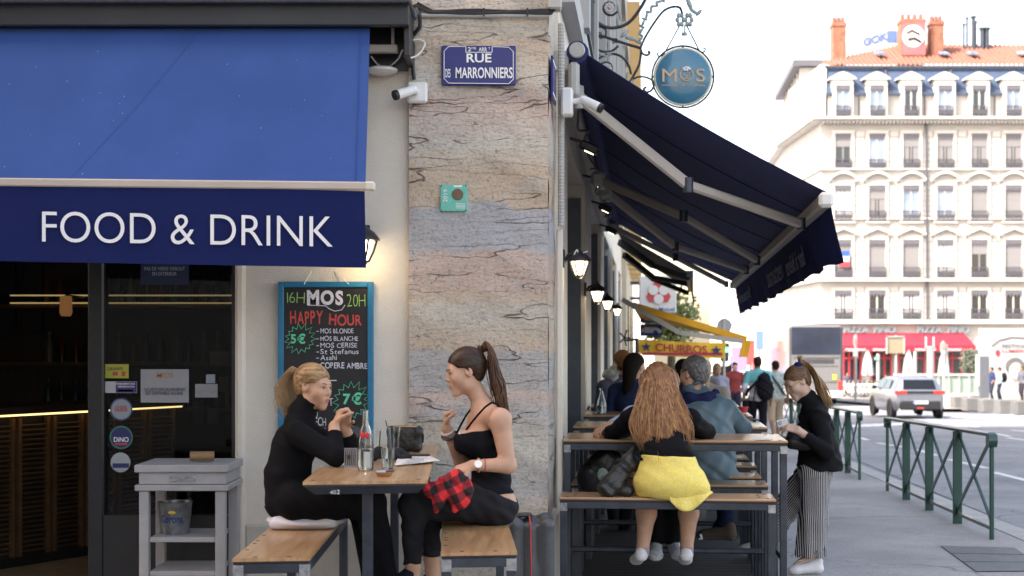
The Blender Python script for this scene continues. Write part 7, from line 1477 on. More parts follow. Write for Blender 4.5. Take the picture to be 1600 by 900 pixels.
for k in range(9): y = 101 + k * 1.5; [slab(mb, y, y + .8, 0, .08, z, z + 2.2) for z in (3, 7, 11)]
mb.build('side_window', M_winb, FBg)
# church tower far away
T_ = thing('church_tower', 'pale domed church tower far beyond the awning', 'tower', (86, 480, -6)); D = 480.; q = lambda px, py: Vector(((px - 800) / F * D, D, CH - (py - HY) / F * D)); c = q(1197, 262)
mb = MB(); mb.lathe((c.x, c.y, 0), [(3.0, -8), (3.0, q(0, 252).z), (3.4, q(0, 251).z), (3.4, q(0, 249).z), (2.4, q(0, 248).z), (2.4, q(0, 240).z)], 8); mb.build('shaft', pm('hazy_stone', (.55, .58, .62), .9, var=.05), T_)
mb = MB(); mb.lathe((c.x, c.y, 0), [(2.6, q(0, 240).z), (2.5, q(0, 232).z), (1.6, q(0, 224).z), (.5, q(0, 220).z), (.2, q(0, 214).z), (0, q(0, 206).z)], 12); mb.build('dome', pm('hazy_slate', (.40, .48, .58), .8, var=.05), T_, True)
# ------------------------------------------------------------------ café side of the street beyond the terrace
NB = thing('ochre_building', 'cream and ochre building next to the café, with panelled shutters', 'building', (3, 38, -1))
def cs(y): return wallx(y)
def slabw(mb, ya_, yb_, o0, o1, z0, z1): mb.prism([(cs(ya_) + o0, ya_, z0), (cs(yb_) + o0, yb_, z0), (cs(yb_) + o1, yb_, z0), (cs(ya_) + o1, ya_, z0)], (0, 0, z1 - z0))
mb = MB(); slabw(mb, 32, 47, -8, .12, -3, 10.2); mb.build('wall', pm('cream_render', (.60, .50, .36), .85, var=.06), NB)
for k in range(6):
    y = 33 + k // 2 * 5
    for z in (3.4, 7.0): mb = MB(); slabw(mb, y + 2.2 * (k % 2), y + 2.2 * (k % 2) + .55, .12, .42, z, z + 2.5); mb.build('shutter', pm('ochre_shutter', (.56, .38, .17), .7, var=.06), NB)
mb = MB()
for k in range(3): mb = MB(); slabw(mb, 34 + k * 5, 35.2 + k * 5, .12, .16, -1, 2.6); mb.build('shop_opening', M_glassdark, NB)
EB = thing('end_block', 'pale blocks closing the far end of the street', 'building', (24, 330, -8)); mb = MB()
for x0, x1, y, z in ((9, 18, 210, 9), (16, 26, 260, 12)): mb.b2((x0, y, -9), (x1, y + 12, z))
mb.build('wall', M_side, EB)
for i, (px, y, z0, z1, w, c_, lab) in enumerate(((1187, 90, 1.0, 2.2, .5, (.12, .2, .5), 'blue shop sign down the street beside the bus'), (1173, 80, .2, 1.6, .45, (.5, .08, .08), 'red shop sign down the street'), (1155, 85, -.5, 1.2, .9, (.28, .20, .42), 'purple shop sign far down the street'), (1142, 95, .5, 2.0, .5, (.5, .42, .38), 'beige shop sign far down the street'), (1180, 70, -.4, .5, .3, (.5, .1, .12), 'small red sign beside the bus'))):
    x = (px - 800) / F * y; SGo = thing('shop_sign', lab, 'sign', (x, y, gz(y))); mb = MB(); mb.b2((x - w / 2, y, z0), (x + w / 2, y + .12, z1), bev=.03); mb.build('panel', pm('sign_colour_%d' % i, c_, .6), SGo); mb = MB(); mb.cyl((x, y + .06, gz(y)), (x, y + .06, z0), .05, 8); mb.build('post', M_steel, SGo)
# ------------------------------------------------------------------ second awning, churros stand, bank sign
A2_ = thing('dark_awning', 'dark grey awning of the next shop below the navy awning', 'awning', W(1000, 420, 19.5))
p0, p1, p2, p3 = W(964, 362, 18.8), W(985, 398, 24), W(1079, 452, 23.6), W(1078, 428, 18.9)
mb = MB(); mb.grid([[p0.lerp(p1, u / 10).lerp(p3.lerp(p2, u / 10), v / 8) for v in range(9)] for u in range(11)], 0, .01); ca = mb.build('canopy', pm('dark_grey_canvas', (.045, .04, .038), .85, var=.08), A2_)
mb = MB(); mb.bar(p3, p2, .09, .09); mb.build('front_bar', M_black, A2_); mb = MB(); mb.prism([p3, p2, p2 + Vector((.05, 0, -.28)), p3 + Vector((.05, 0, -.36))], (.01, 0, 0)); mb.build('valance', MATS['dark_grey_canvas'], A2_)
for a, e, c in (((968, 378, 18.9), (1020, 415, 19.3), (1076, 434, 19.0)), ((975, 398, 20.5), (1019, 433, 21), (1074, 444, 21)), ((985, 405, 23), (1020, 436, 23), (1075, 458, 23.4))): mb = MB(); mb.bar(W(*a), W(*e), .06, .08); mb.bar(W(*e), W(*c), .055, .07); mb.build('folding_arm', M_black, A2_)
CHs = thing('churros_awning', 'yellow awning of the churros stand, its banner with two stars', 'awning', W(1070, 545, 24))
M_yel = pm('yellow_canvas', (.72, .36, .015), .8, var=.06, bump=.1, bs=200)
y0_ = 24.0; a, b, c, d = W(988, 474, y0_), W(1166, 528, y0_), W(1166, 532, 29), W(1000, 495, 29)
mb = MB(); mb.grid([[a.lerp(b, u / 10).lerp(d.lerp(c, u / 10), v / 4) for v in range(5)] for u in range(11)], 0, .03); mb.build('canopy', M_yel, CHs)
mb = MB(); mb.bar(a + Vector((0, -.02, -.03)), b + Vector((0, -.02, -.03)), .03, .11); mb.build('edge_flap', M_yel, CHs)
mb = MB(); mb.bar(W(972, 468, 23.9), W(1062, 520, 23.9), .05, .08); mb.bar(W(1062, 520, 23.9), W(1160, 533, 23.9), .05, .08); mb.build('folding_arm', M_alu, CHs)
mb = MB(); p = W(1160, 532, 23.95); mb.grid([[p + Vector((.08 * u, .05 * math.sin(u), 0)) + Vector((-.06 * v / 4, 0, -.28 * v / 4)) for v in range(5)] for u in range(3)], 0, .01); mb.build('hanging_flap', M_yel, CHs)
ba, bb2, bc, bd = W(997, 530, 23.7), W(1135, 536, 23.7), W(1132, 560, 23.7), W(999, 553, 23.7)
mb = MB(); mb.grid([[ba.lerp(bb2, u / 12).lerp(bd.lerp(bc, u / 12), v / 3) + Vector((0, .02 * math.sin(u * 1.4), -.012 * math.sin(math.pi * u / 12))) for v in range(4)] for u in range(13)], 0, .01); bn_ = mb.build('banner', pm('yellow_vinyl', (.85, .50, .02), .55, var=.05), CHs)
mb = MB(); o = Vector((0, -.035, -.012)); L_ = lambda u, v: ba.lerp(bb2, u).lerp(bd.lerp(bc, u), v) + o
mb.text('CHURROS', L_(.19, .70), L_(.79, .70), L_(.19, .18), offset=.02, lift=.01); mb.b2(L_(.03, .84), L_(.97, .80) + Vector((0, .004, .01))); mb.build('lettering', M_redp, bn_)
mb = MB()
for u in (.085, .89): c_ = L_(u, .46); mb.prism([c_ + Vector((math.sin(k * math.pi / 5) * (.088 if k % 2 == 0 else .036), -.01, math.cos(k * math.pi / 5) * (.088 if k % 2 == 0 else .036))) for k in range(10)], (0, .008, 0))
mb.build('star', pm('navy_print_star', (.03, .03, .12), .6), bn_)
mb = MB(); mb.tube([ba + Vector((-.02, .02, .0)), Vector((ba.x - .05, 23.7, gz(24)))], .025, 8); mb.tube([W(997, 530, 23.7), W(975, 532, 23.7)], .02, 6); mb.build('post', M_steel, CHs)
mb = MB(); p = W(976, 528, 23.6)
for k in range(5): a = k * 1.25; mb.bar(p, p + Vector((math.cos(a) * .10, 0, math.sin(a) * .14)), .025, .025)
mb.build('clamp', M_black, CHs)
mb = MB(); mb.prism([W(996, 535, 23.8), W(1001, 535, 23.8), W(985, 640, 23.8), W(972, 640, 23.8)], (0, .05, 0)); mb.build('side_curtain', pm('tan_canvas', (.42, .28, .14), .85), CHs)
BS = thing('bank_sign', 'white bank sign with a red three part logo hanging over the pavement', 'sign', W(1028, 460, 30)); Qb = lambda px, py, o=0.: W(px, py, 30 - o)
mb = MB(); mb.b2(Qb(999, 489), Qb(1057, 431) + Vector((0, .12, 0)), bev=.02); pn = mb.build('panel', pm('sign_white', (.68, .69, .70), .5, var=.02), BS)
mb = MB(); c = Qb(1029, 458, .03); r1 = .27
mb.prism([c + Vector((r1 * math.cos(a), 0, r1 * math.sin(a))) for a in [R(x) for x in (75, 105, 195, 225, 315, 345)]], (0, .02, 0)); lg = mb.build('logo', pm('logo_red', (.55, .05, .07), .5, var=0), pn)
mb = MB()
for a in (30, 150, 270): mb.lathe(c + Vector((.125 * math.cos(R(a)), -.012, .125 * math.sin(R(a)))), [(0, .012), (.105, .012), (.105, 0), (0, 0)], 20, 0, RX)
mb.build('logo_disc', MATS['sign_white'], lg)
mb = MB(); mb.text('Crédit Mutuel', Qb(1003, 486, .01), Qb(1054, 486, .01), Qb(1003, 480, .01), offset=.01, lift=.01); mb.build('lettering', pm('sign_blue_text', (.03, .10, .40), .5, var=0), pn)
mb = MB(); mb.bar(Qb(985, 442) + Vector((0, .06, 0)), Qb(999, 442) + Vector((0, .06, 0)), .06, .06); mb.bar(Qb(985, 466) + Vector((0, .06, 0)), Qb(999, 466) + Vector((0, .06, 0)), .06, .06); mb.build('bracket', M_steel, BS)
AS_ = thing('cash_machine_sign', 'small blue sign of a hand with a card below the bank sign', 'sign', W(1017, 510, 29))
M_sb = pm('sign_blue_panel', (.02, .07, .32), .5, var=.03); Qc = lambda px, py, o=0.: W(px, py, 29 - o)
mb = MB(); mb.b2(Qc(1001, 504), Qc(1034, 495) + Vector((0, .08, 0))); mb.b2(Qc(1001, 525), Qc(1034, 507) + Vector((0, .08, 0))); pn = mb.build('panel', M_sb, AS_)
mb = MB(); mb.b2(Qc(1007, 520, .02), Qc(1021, 511, .01)); mb.tube([Qc(1019, 513, .02), Qc(1026, 514, .02), Qc(1032, 520, .02)], .035, 6); mb.text('Assurance', Qc(1006, 502, .01), Qc(1031, 502, .01), Qc(1006, 497, .01), lift=.01); mb.prism([Qc(1002, 516, .02), Qc(1006, 512, .02), Qc(1006, 520, .02)], (0, .01, 0)); mb.build('pictogram', M_whitetxt, pn)
# leafy street tree beyond the signs
TR = thing('street_tree', 'leafy green street tree behind the bank sign', 'tree', (W(1047, 0, 45).x, 45, gz(45))); b = Vector(TR.location)
mb = MB(); mb.tube([b, b + Vector((.05, 0, 2.2)), b + Vector((-.1, .1, 4.0))], [.16, .12, .07], 8)
for k in range(6): a = k * 1.05; mb.tube([b + Vector((0, 0, 2.0 + .25 * k)), b + Vector((math.cos(a) * .8, math.sin(a) * .8, 3.0 + .3 * k))], [.06, .02], 6)
mb.build('trunk', pm('bark', (.09, .07, .05), .9, var=.3, vs=8), TR)
mb = MB(); rt = random.Random(4)
for k in range(2600):
    u = Vector((rt.gauss(0, 1), rt.gauss(0, 1), rt.gauss(0, 1))).normalized() * rt.uniform(.35, 1) ** .5; cl = Vector(((k % 7) * .31 - .9, (k % 5) * .3 - .6, (k % 6) * .28 - .7)); p = b + Vector((0, 0, 3.1)) + cl * .45 + Vector((u.x * .55, u.y * .55, u.z * .7)); a = Vector((rt.gauss(0, 1), rt.gauss(0, 1), rt.gauss(0, 1))).normalized(); q = a.orthogonal().normalized(); s_ = rt.uniform(.05, .10); mb.add([p - a * s_, p + q * s_ * .6, p + a * s_, p - q * s_ * .6], [(0, 1, 2, 3)])
mb.build('crown', pm('leaves', (.16, .19, .05), .6, var=.35, vs=3), TR)
# ------------------------------------------------------------------ green pedestrian railings at the kerb
M_green = pm('green_paint', (.008, .060, .046), .35, var=.2, vs=6, coat=.3)
def railing(label, p0, p1, posts, grp='green railings along the kerb'):
    a, b = Vector(p0), Vector(p1); G = thing('railing', label, 'railing', a.lerp(b, .5), grp); h0, h1 = .905, .885; z = Vector((0, 0, 1)); d = (b - a).normalized()
    mb = MB(); mb.bar(a + z * h0, b + z * h1, .07, .035, bev=.008); mb.build('handrail', M_green, G)
    for q, hh, s_ in ((a, h0, -1), (b, h1, 1)):
        mb = MB(); c = q + z * (hh - .05) + d * s_ * .0; r = Vector((d.y, -d.x, 0)); mb.tube([c - r * .036 + z * .0, c + r * .036], .062, 16); mb.build('end_cap', M_green, G, True)
    mb = MB(); mb.bar(a + z * .10, b + z * .10, .035, .03); mb.build('bottom_rail', M_green, G)
    ts = [0] + posts + [1]
    for k, t in enumerate(ts):
        q = a.lerp(b, t); w = .034 if k in (0, len(ts) - 1) else .085; mb = MB(); mb.bar(q - z * .02, q + z * (h0 + (h1 - h0) * t - .02), w, .03, up=(0, 1, 0) if w < .05 else d, bev=.004); mb.build('post', M_green, G)
    for k in range(len(ts) - 1):
        p, q = a.lerp(b, ts[k]), a.lerp(b, ts[k + 1]); o = Vector((d.y, -d.x, 0)) * .012
        mb = MB(); mb.bar(p + z * .12 + o, q + z * .86 + o, .016, .034); mb.build('brace', M_green, G); mb = MB(); mb.bar(p + z * .86 - o, q + z * .12 - o, .016, .034); mb.build('brace', M_green, G)
    return G
def gp(px, y): return Vector(((px - 800) / F * y, y, gz(y)))
tt_ = lambda px: 0
A_, B2_ = gp(1549.5, 12.25), gp(1386.5, 17.3)
def tpos(px): # parameter along the railing where it meets photo column px
    k = (px - 800) / F; return (A_.x - k * A_.y) / (k * (B2_.y - A_.y) - (B2_.x - A_.x))
railing('long green steel railing beside the access cover', A_, B2_, [tpos(1496), tpos(1452), tpos(1416)])
C_a, C_b = gp(1343, 19.1), gp(1275, 25.0)
railing('farther green steel railing behind the standing woman', C_a, C_b, [.22, .46, .72])
railing('distant green railing beyond the standing woman', gp(1262, 27), gp(1222, 33), [.3, .6])
# access cover in the pavement
mb = MB(); P = [W(1472, 853, 0), ]
def GPt(px, py, dz=.004): D = gD(py); return Vector(((px - 800) / F * D, D, gz(D) + dz))
mb = MB(); c4 = [GPt(1470, 854), GPt(1585, 857), GPt(1640, 893), GPt(1525, 894)]; mb.prism(c4, (0, 0, .004)); mc = single('access_cover', mb, pm('cast_iron_cover', (.085, .085, .092), .6, var=.3, vs=14, bump=.6, bs=40), 'dark cast iron access cover in the pavement near the railing', 'cover')
mb = MB()
for t in (.33, .66): mb.bar(c4[0].lerp(c4[3], t) + Vector((0, 0, .005)), c4[1].lerp(c4[2], t) + Vector((0, 0, .005)), .02, .004)
mb.build('joint', M_black, mc)
# ------------------------------------------------------------------ cars
def car(label, loc, rz, paint, cat='car', L=4.05, Wd=1.75, Ht=1.43):
    C = thing('hatchback_car', label, cat, loc); b = Vector(loc); hw = Wd / 2
    # stations from rear (y=0) to front (y=L): half width low, z sill, half width belt, z belt, half width roof, z top
    st = [(.02, .70, .42, .74, .86, .60, .90), (.10, .80, .28, .82, .93, .66, 1.02), (.30, .85, .24, .86, .97, .62, 1.33), (.62, .87, .22, .875, .98, .60, 1.42), (1.3, .875, .20, .875, .98, .61, Ht), (2.1, .875, .20, .875, .97, .60, 1.42), (2.55, .875, .20, .875, .96, .60, 1.30), (3.05, .87, .20, .87, .95, .66, 1.02), (3.5, .85, .22, .85, .88, .62, .93), (3.9, .80, .26, .80, .74, .50, .80), (4.04, .68, .36, .66, .62, .40, .66)]
    def ring(s):
        y, w0, z0, w1, z1, w2, z2 = s; k = hw / .875; H_ = [(w0 * .92, z0), (w0, z0 + .10), (w0 * 1.0 + .01, (z0 + z1) / 2), (w1, z1 - .05), (w1 * .97, z1), (w2 + (w1 * .95 - w2) * .45, z1 + (z2 - z1) * .55), (w2, z2 - (z2 - z1) * .08), (w2 * .55, z2)]
        H_ = [(w * k, z) for w, z in H_]; return [b + Vector((w, y, z)) for w, z in H_] + [b + Vector((-w, y, z)) for w, z in H_[::-1]]
    mb = MB(); R_ = [ring(s) for s in st]; n = len(R_[0]); mb.grid(R_); o = len(mb.v); mb.add(R_[0], [tuple(range(n))]); mb.add(R_[-1], [tuple(range(n - 1, -1, -1))]); body = mb.build('body', paint, C, smooth=True)
    mb = MB(); mb.grid([[b + Vector((x * hw * (.64 - .06 * v), .085 + .20 * v - .012, 1.0 + .32 * v)) for x in (-1, -.5, 0, .5, 1)] for v in (0, .5, 1)], 0, -.02); mb.build('rear_window', pm('car_glass', (.012, .014, .018), .12, var=0, spec=.25), C)
    for s_ in (-1, 1):
        mb = MB(); z0, z1 = 1.0, 1.33
        for (ya_, yb_, yc_, yd_) in ((.75, 1.55, 1.55, .95), (1.62, 2.75, 2.3, 1.62)):
            mb.prism([b + Vector((s_ * hw * .985, ya_, z0)), b + Vector((s_ * hw * .985, yb_, z0)), b + Vector((s_ * hw * .80, yc_, z1)), b + Vector((s_ * hw * .80, yd_, z1))], (s_ * .012, 0, .004))
        mb.build('side_window', M_glassdark, C)
        mb = MB(); mb.box(b + Vector((s_ * (hw + .09), 2.55, 1.0)), (.16, .09, .13), bev=.03); mb.build('wing_mirror', M_black, C)
        mb = MB(); mb.b2(b + Vector((s_ * hw * .50, -.005, .83)), b + Vector((s_ * hw * .97, .10, .95)), bev=.02); mb.build('tail_light', pm('red_lens', (.42, .02, .02), .25, var=.1, emis=(1, .08, .05), es=.15), C)
        for yw in (.72, 3.25):
            mb = MB(); ax = Matrix(((0, 0, s_), (0, 1, 0), (1, 0, 0))); c = b + Vector((s_ * (hw - .19), yw, .31)); mb.lathe(c, [(.20, 0), (.31, 0), (.315, .03), (.315, .17), (.30, .20), (.22, .20)], 24, 0, ax); wh = mb.build('wheel', pm('tyre', (.018, .018, .02), .8, var=.1), C, True)
            mb = MB(); mb.lathe(c, [(0, .16), (.06, .185), (.20, .175), (.22, .195), (.22, .12)], 24, 0, ax); mb.build('rim', pm('alloy_rim', (.32, .33, .35), .35, metal=.8, var=.1), wh, True)
            mb = MB(); mb.lathe(c, [(.30, .21), (.37, .205), (.37, .10)], 24, 0, ax, False); mb.build('wheel_arch', M_black, C)
    mb = MB(); mb.b2(b + Vector((-hw * .52, -.008, .86)), b + Vector((hw * .52, .05, .94))); mb.build('trim_strip', M_black, C)
    mb = MB(); mb.b2(b + Vector((-hw * .80, -.035, .30)), b + Vector((hw * .80, .09, .60)), bev=.05); mb.build('rear_bumper', M_black, C)
    mb = MB(); mb.b2(b + Vector((-.26, -.05, .50)), b + Vector((.26, -.03, .61))); pl = mb.build('number_plate', M_white, C)
    mb = MB(); mb.text('FV 518 NK', b + Vector((-.19, -.051, .525)), b + Vector((.19, -.051, .525)), b + Vector((-.19, -.051, .59)), offset=.02); mb.build('lettering', M_ink, pl); mb = MB(); mb.b2(b + Vector((-.26, -.053, .50)), b + Vector((-.215, -.05, .61))); mb.build('blue_band', M_sb, pl)
    mb = MB(); mb.b2(b + Vector((-.12, -.045, .34)), b + Vector((.12, -.03, .38))); mb.build('fog_light', MATS['red_lens'], C)
    C.rotation_euler = (0, 0, rz); return C
silver = pm('silver_paint', (.20, .215, .25), .28, metal=.4, var=.05, coat=.6)
yc = 48.6; car('silver hatchback driving away across the junction, red tail lights', Vector(((1438 - 800) / F * yc, yc, gz(yc) - .115)), R(-1), silver)
yv = 60.; car('white car beside the coach, seen over the crowd', Vector(((1164 - 800) / F * yv, yv, gz(yv) - .1)), R(-4), pm('white_paint', (.70, .70, .70), .3, var=.03, coat=.5), Wd=1.9, Ht=1.6)
# ------------------------------------------------------------------ coach
M_bus = pm('coach_white', (.14, .14, .145), .3, var=.03, coat=.4)
yb0 = 67.0; bx0 = (1233 - 800) / F * yb0; bx1 = (1317 - 800) / F * yb0; g = gz(yb0) - .12; zt = CH - (508 - HY) / F * yb0
BU = thing('coach', 'white touring coach seen from behind with a dark rear window', 'bus', ((bx0 + bx1) / 2, yb0, g)); rzb = -math.atan(.0945); dB = Vector((.0945, 1, 0)).normalized(); rB = Vector((dB.y, -dB.x, 0)); RB = Matrix((rB, dB, Vector((0, 0, 1)))).transposed(); cB = Vector(((bx0 + bx1) / 2, yb0, 0)); wB = bx1 - bx0
mb = MB(); mb.box(cB + dB * 6 + Vector((0, 0, (g + .35 + zt) / 2)), (wB, 12, zt - g - .35), RB, bev=.14); mb.build('body', M_bus, BU)
zz = lambda py: CH - (py - HY) / F * yb0
mb = MB(); mb.box(cB - dB * .012 + Vector((0, 0, (zz(511) + zz(554)) / 2)), (wB * .90, .03, zz(511) - zz(554)), RB, bev=.01); rw_ = mb.build('rear_window', pm('coach_glass', (.02, .028, .05), .10, var=.4, vs=.5, spec=.35), BU)
mb = MB()
for s_ in (-1, 1): mb.box(cB - rB * (wB / 2 + .004) + dB * 6 + Vector((0, 0, (zz(512) + zz(551)) / 2)), (.02, 11, zz(512) - zz(551)), RB) if s_ < 0 else None
mb.build('side_windows', pm('tinted_glass', (.16, .17, .15), .1, var=.2, vs=.8), BU)
for s_ in (-1, 1): mb = MB(); mb.box(cB - dB * .02 + rB * s_ * wB * .45 + Vector((0, 0, zz(602))), (.24, .05, .40), RB, bev=.02); mb.build('tail_light', MATS['red_lens'], BU)
mb = MB(); mb.box(cB - dB * .012 + Vector((0, 0, zz(559))), (wB * .86, .02, .03), RB); mb.box(cB - dB * .012 + Vector((0, 0, zz(572))), (wB * .80, .02, .015), RB); mb.box(cB - dB * .012 + Vector((0, 0, zz(597))), (wB * .80, .02, .015), RB)
for k in range(5): mb.box(cB - dB * .012 + Vector((0, 0, zz(561.5 + k * 1.5))), (wB * .66, .02, .012), RB)
[mb.box(cB - dB * .012 + rB * q * wB * .475 + Vector((0, 0, (zz(511) + zz(612)) / 2)), (.05, .02, zz(511) - zz(612)), RB) for q in (-1, 1)]; mb.build('panel_lines', M_steel, BU)
mb = MB(); mb.box(cB - dB * .03 + Vector((0, 0, zz(616))), (wB * .98, .08, .34), RB, bev=.03); mb.build('bumper', M_grey, BU)
mb = MB(); mb.box(cB - dB * .02 + rB * wB * .34 + Vector((0, 0, zz(589))), (.2, .02, .25), RB); mb.build('sticker', pm('yellow_sticker', (.6, .4, .05), .6), BU)
for s_ in (-1, 1):
    for yy in (2.6, 9.5): mb = MB(); mb.cyl(cB + dB * yy + rB * s_ * (wB / 2 - .3) + Vector((0, 0, g + .5)), cB + dB * yy + rB * s_ * (wB / 2 - .02) + Vector((0, 0, g + .5)), .5, 18); mb.build('wheel', MATS['tyre'], BU, True)
M_pw = pm('grey_white_paint', (.36, .36, .36), .5, var=.05)
# ------------------------------------------------------------------ square: blocks, kiosk, poster, poles, parasols, bicycles
M_conc = pm('concrete', (.13, .13, .128), .85, var=.12, vs=3, bump=.3, bs=25)
for k, (x0, x1, y0, y1, lab) in enumerate(((1491, 1512, 620, 638, 'concrete block nearest the silver car'), (1510, 1537, 622, 641, 'second concrete block after the silver car'), (1536, 1562, 624, 643, 'third concrete block, in front of the dark info panel'), (1562, 1590, 625, 645, 'fourth concrete block, in front of the man in navy'), (1589, 1620, 627, 647, 'last concrete block of the row, below the person in grey'), (1503, 1512, 617, 622, 'small concrete block behind the one nearest the car'), (1519, 1529, 618, 623, 'small concrete block behind the second big block'))):
    D = gD(y1); a, b = W(x0, y1, D), W(x1, y0, D); mb = MB(); mb.b2((a.x, D, gz(D) - .05), (b.x, D + (b.x - a.x), b.z), bev=.03); single('concrete_block', mb, M_conc, lab, 'block', 'concrete blocks edging the square')
def flat(px0, py0, px1, py1, D, th=.1): a, b = W(px0, py1, D), W(px1, py0, D); return (a.x, D, a.z), (b.x, D + th, b.z)
KI = thing('info_panel', 'tall dark grey information panel with a white edge on the square', 'panel', (W(1537, 0, 60).x, 60, gz(60)))
mb = MB(); mb.b2(*flat(1531, 557, 1546, 622, 60, .2), bev=.02); mb.build('panel', pm('panel_grey', (.10, .11, .13), .5, var=.1), KI); mb = MB(); mb.b2(*flat(1527, 556, 1531, 604, 60, .25)); mb.b2(*flat(1527, 554, 1546, 557, 60, .25)); mb.build('edge', M_pw, KI)
BBd = thing('billboard', 'large white festival poster wall with a portrait on the square', 'billboard', (W(1580, 0, 76).x, 76, gz(76)))
mb = MB(); mb.b2(*flat(1532, 513, 1680, 621, 76, .3)); pn = mb.build('poster', pm('poster_white', (.36, .37, .37), .6, var=.03), BBd)
Qp = lambda px, py, o=.02: W(px, py, 76) + Vector((0, -o, 0))
mb = MB(); mb.text('FESTIVAL', Qp(1566, 544), Qp(1606, 544), Qp(1566, 538), offset=.01, lift=.01); mb.build('lettering', M_ink, pn); mb = MB(); mb.text('LUMIÈRE', Qp(1566, 551), Qp(1604, 551), Qp(1566, 545), offset=.01, lift=.01); mb.prism([Qp(1555, 549), Qp(1560, 546), Qp(1563, 551), Qp(1560, 558), Qp(1556, 555)], (0, -.01, 0)); mb.build('red_print', M_redp, pn)
mb = MB(); mb.tube([Qp(1549, 541), Qp(1560, 532), Qp(1580, 527), Qp(1600, 528), Qp(1620, 535)], .035, 5); mb.sph(Qp(1586, 573), (.52, .03, .5), 16); mb.build('portrait_hair', pm('portrait_dark', (.10, .10, .10), .7, var=.3, vs=5), pn)
mb = MB(); mb.sph(Qp(1587, 580, .05), (.38, .03, .48), 16); mb.build('portrait_face', pm('portrait_grey', (.34, .34, .33), .7, var=.25, vs=4), pn)
GB = thing('glass_barrier', 'glass balustrade around the underground stairs on the square', 'balustrade', (W(1500, 0, 82).x, 82, gz(82)))
mb = MB(); mb.b2(*flat(1398, 584, 1532, 587, 82, .25)); mb.b2(*flat(1398, 614, 1532, 619, 82, .4)); mb.build('rail', M_stone2, GB)
mb = MB(); mb.b2(*flat(1400, 588, 1532, 614, 82.1, .03)); mb.build('panel', pm('greenish_glass', (.30, .38, .34), .15, var=.15, vs=.6), GB)
for k in range(9): mb = MB(); x = 1402 + k * 16; mb.b2(*flat(x, 587, x + 1.2, 615, 81.95, .05)); mb.build('post', M_grey, GB)
def pole(px, py0, D, r, label, cat, name='sign_post', m=None):
    p = W(px, 0, D); o = thing(name, label, cat, (p.x, D, gz(D))); mb = MB(); mb.cyl((p.x, D, gz(D)), (p.x, D, W(px, py0, D).z), r, 8); mb.build('post', m or M_pw, o, True); return o
def disc(o, px, py, D, rpx, m, name='sign_disc', off=.06, ry=None):
    mb = MB(); c = W(px, py, D) + Vector((0, -off, 0)); r = rpx / F * D; k = (ry or rpx) / rpx; mb.prism([c + Vector((r * math.cos(a), 0, k * r * math.sin(a))) for a in [2 * math.pi * q / 24 for q in range(24)]], (0, .03, 0)); return mb.build(name, m, o)
o = pole(1337, 522, 72, .06, 'white sign post with an upright oval sign beside the coach', 'sign post'); d_ = disc(o, 1336, 533, 72, 3.2, M_pw, ry=11); disc(o, 1336, 533, 72, 1.8, pm('salmon_print', (.55, .22, .16), .6), 'symbol', .1, 5); mb = MB(); mb.b2(*flat(1333, 546, 1341, 558, 71.9, .06), bev=.02); mb.build('plate', M_pw, o)
o = pole(1400, 524, 70, .06, 'sign post with a cream timetable board on the square', 'sign post'); mb = MB(); mb.b2(*flat(1386, 527, 1413, 552, 69.9, .08)); mb.build('board', pm('cream_board', (.26, .23, .15), .6, var=.06), o); mb = MB(); mb.b2(*flat(1385, 524.5, 1387, 553, 69.85, .1)); mb.b2(*flat(1412, 524.5, 1414, 553, 69.85, .1)); mb.b2(*flat(1385, 525, 1414, 527, 69.85, .1)); mb.build('board_frame', M_pw, o)
o = pole(1454, 542, 66, .16, 'thick white post with two upright tubes on top', 'post', 'white_post'); mb = MB(); mb.b2(*flat(1446, 526, 1449, 544, 66, .1), bev=.03); mb.b2(*flat(1458, 526, 1461, 544, 66, .1), bev=.03); mb.b2(*flat(1446, 541, 1461, 544, 66, .1)); mb.build('fork', M_pw, o)
o = pole(1475, 540, 64, .055, 'road sign post with a round red and white sign', 'sign post'); disc(o, 1473, 544, 64, 4.6, M_pw, ry=11.5); disc(o, 1473, 541, 64, 2.6, MATS['salmon_print'], 'symbol', .1, 5); mb = MB(); mb.b2(*flat(1477, 538, 1481, 570, 64, .06)); mb.build('plate', M_pw, o)
o = pole(1372, 553, 88, .10, 'traffic light post showing green on the square', 'traffic light', 'traffic_light', M_grey); mb = MB(); mb.b2(*flat(1367, 556, 1371, 564, 87.9, .2)); mb.build('signal_box', M_black, o); disc(o, 1369, 560, 87.85, 1.8, pm('green_light', (.05, .6, .35), .4, var=0, emis=(.1, 1, .55), es=1.5), 'lit_lens')
o = pole(1430, 549, 92, .10, 'plain grey lamp post between the folded parasols', 'post', 'lamp_post', M_grey)
# round sign seen from the back and traffic light, left
o = pole(1131.5, 497, 38, .035, 'grey round road sign seen from its back over the yellow awning', 'sign post', 'sign_post', M_grey); disc(o, 1131.5, 509, 38, 11.5, pm('sign_back_grey', (.30, .31, .33), .5, metal=.3)); mb = MB(); mb.b2(*flat(1130, 498, 1133, 520, 37.88, .03)); mb.b2(*flat(1122, 524, 1141, 528, 37.9, .03)); mb.build('clip', M_grey, o)
o = pole(1131, 520, 41, .05, 'black traffic light showing green beside the yellow awning', 'traffic light', 'traffic_light', M_black)
for py in (522, 545): mb = MB(); mb.b2(*flat(1127, py - 2, 1139, py + (20 if py > 540 else 12), 40.8, .2), bev=.04); mb.build('signal_box', M_black, o)
for py in (540, 546): disc(o, 1135, py, 40.7, 4, MATS['green_light'] if py == 546 else M_black, 'lit_lens')
mb = MB(); mb.b2(*flat(1126, 572, 1138, 596, 40.8, .2), bev=.05); mb.build('signal_box', M_black, o); mb = MB(); mb.lathe(W(1136, 578, 40.6), [(.10, -.1), (.12, .1), (0, .1)], 12, 0, RX); mb.build('hood', M_black, o)
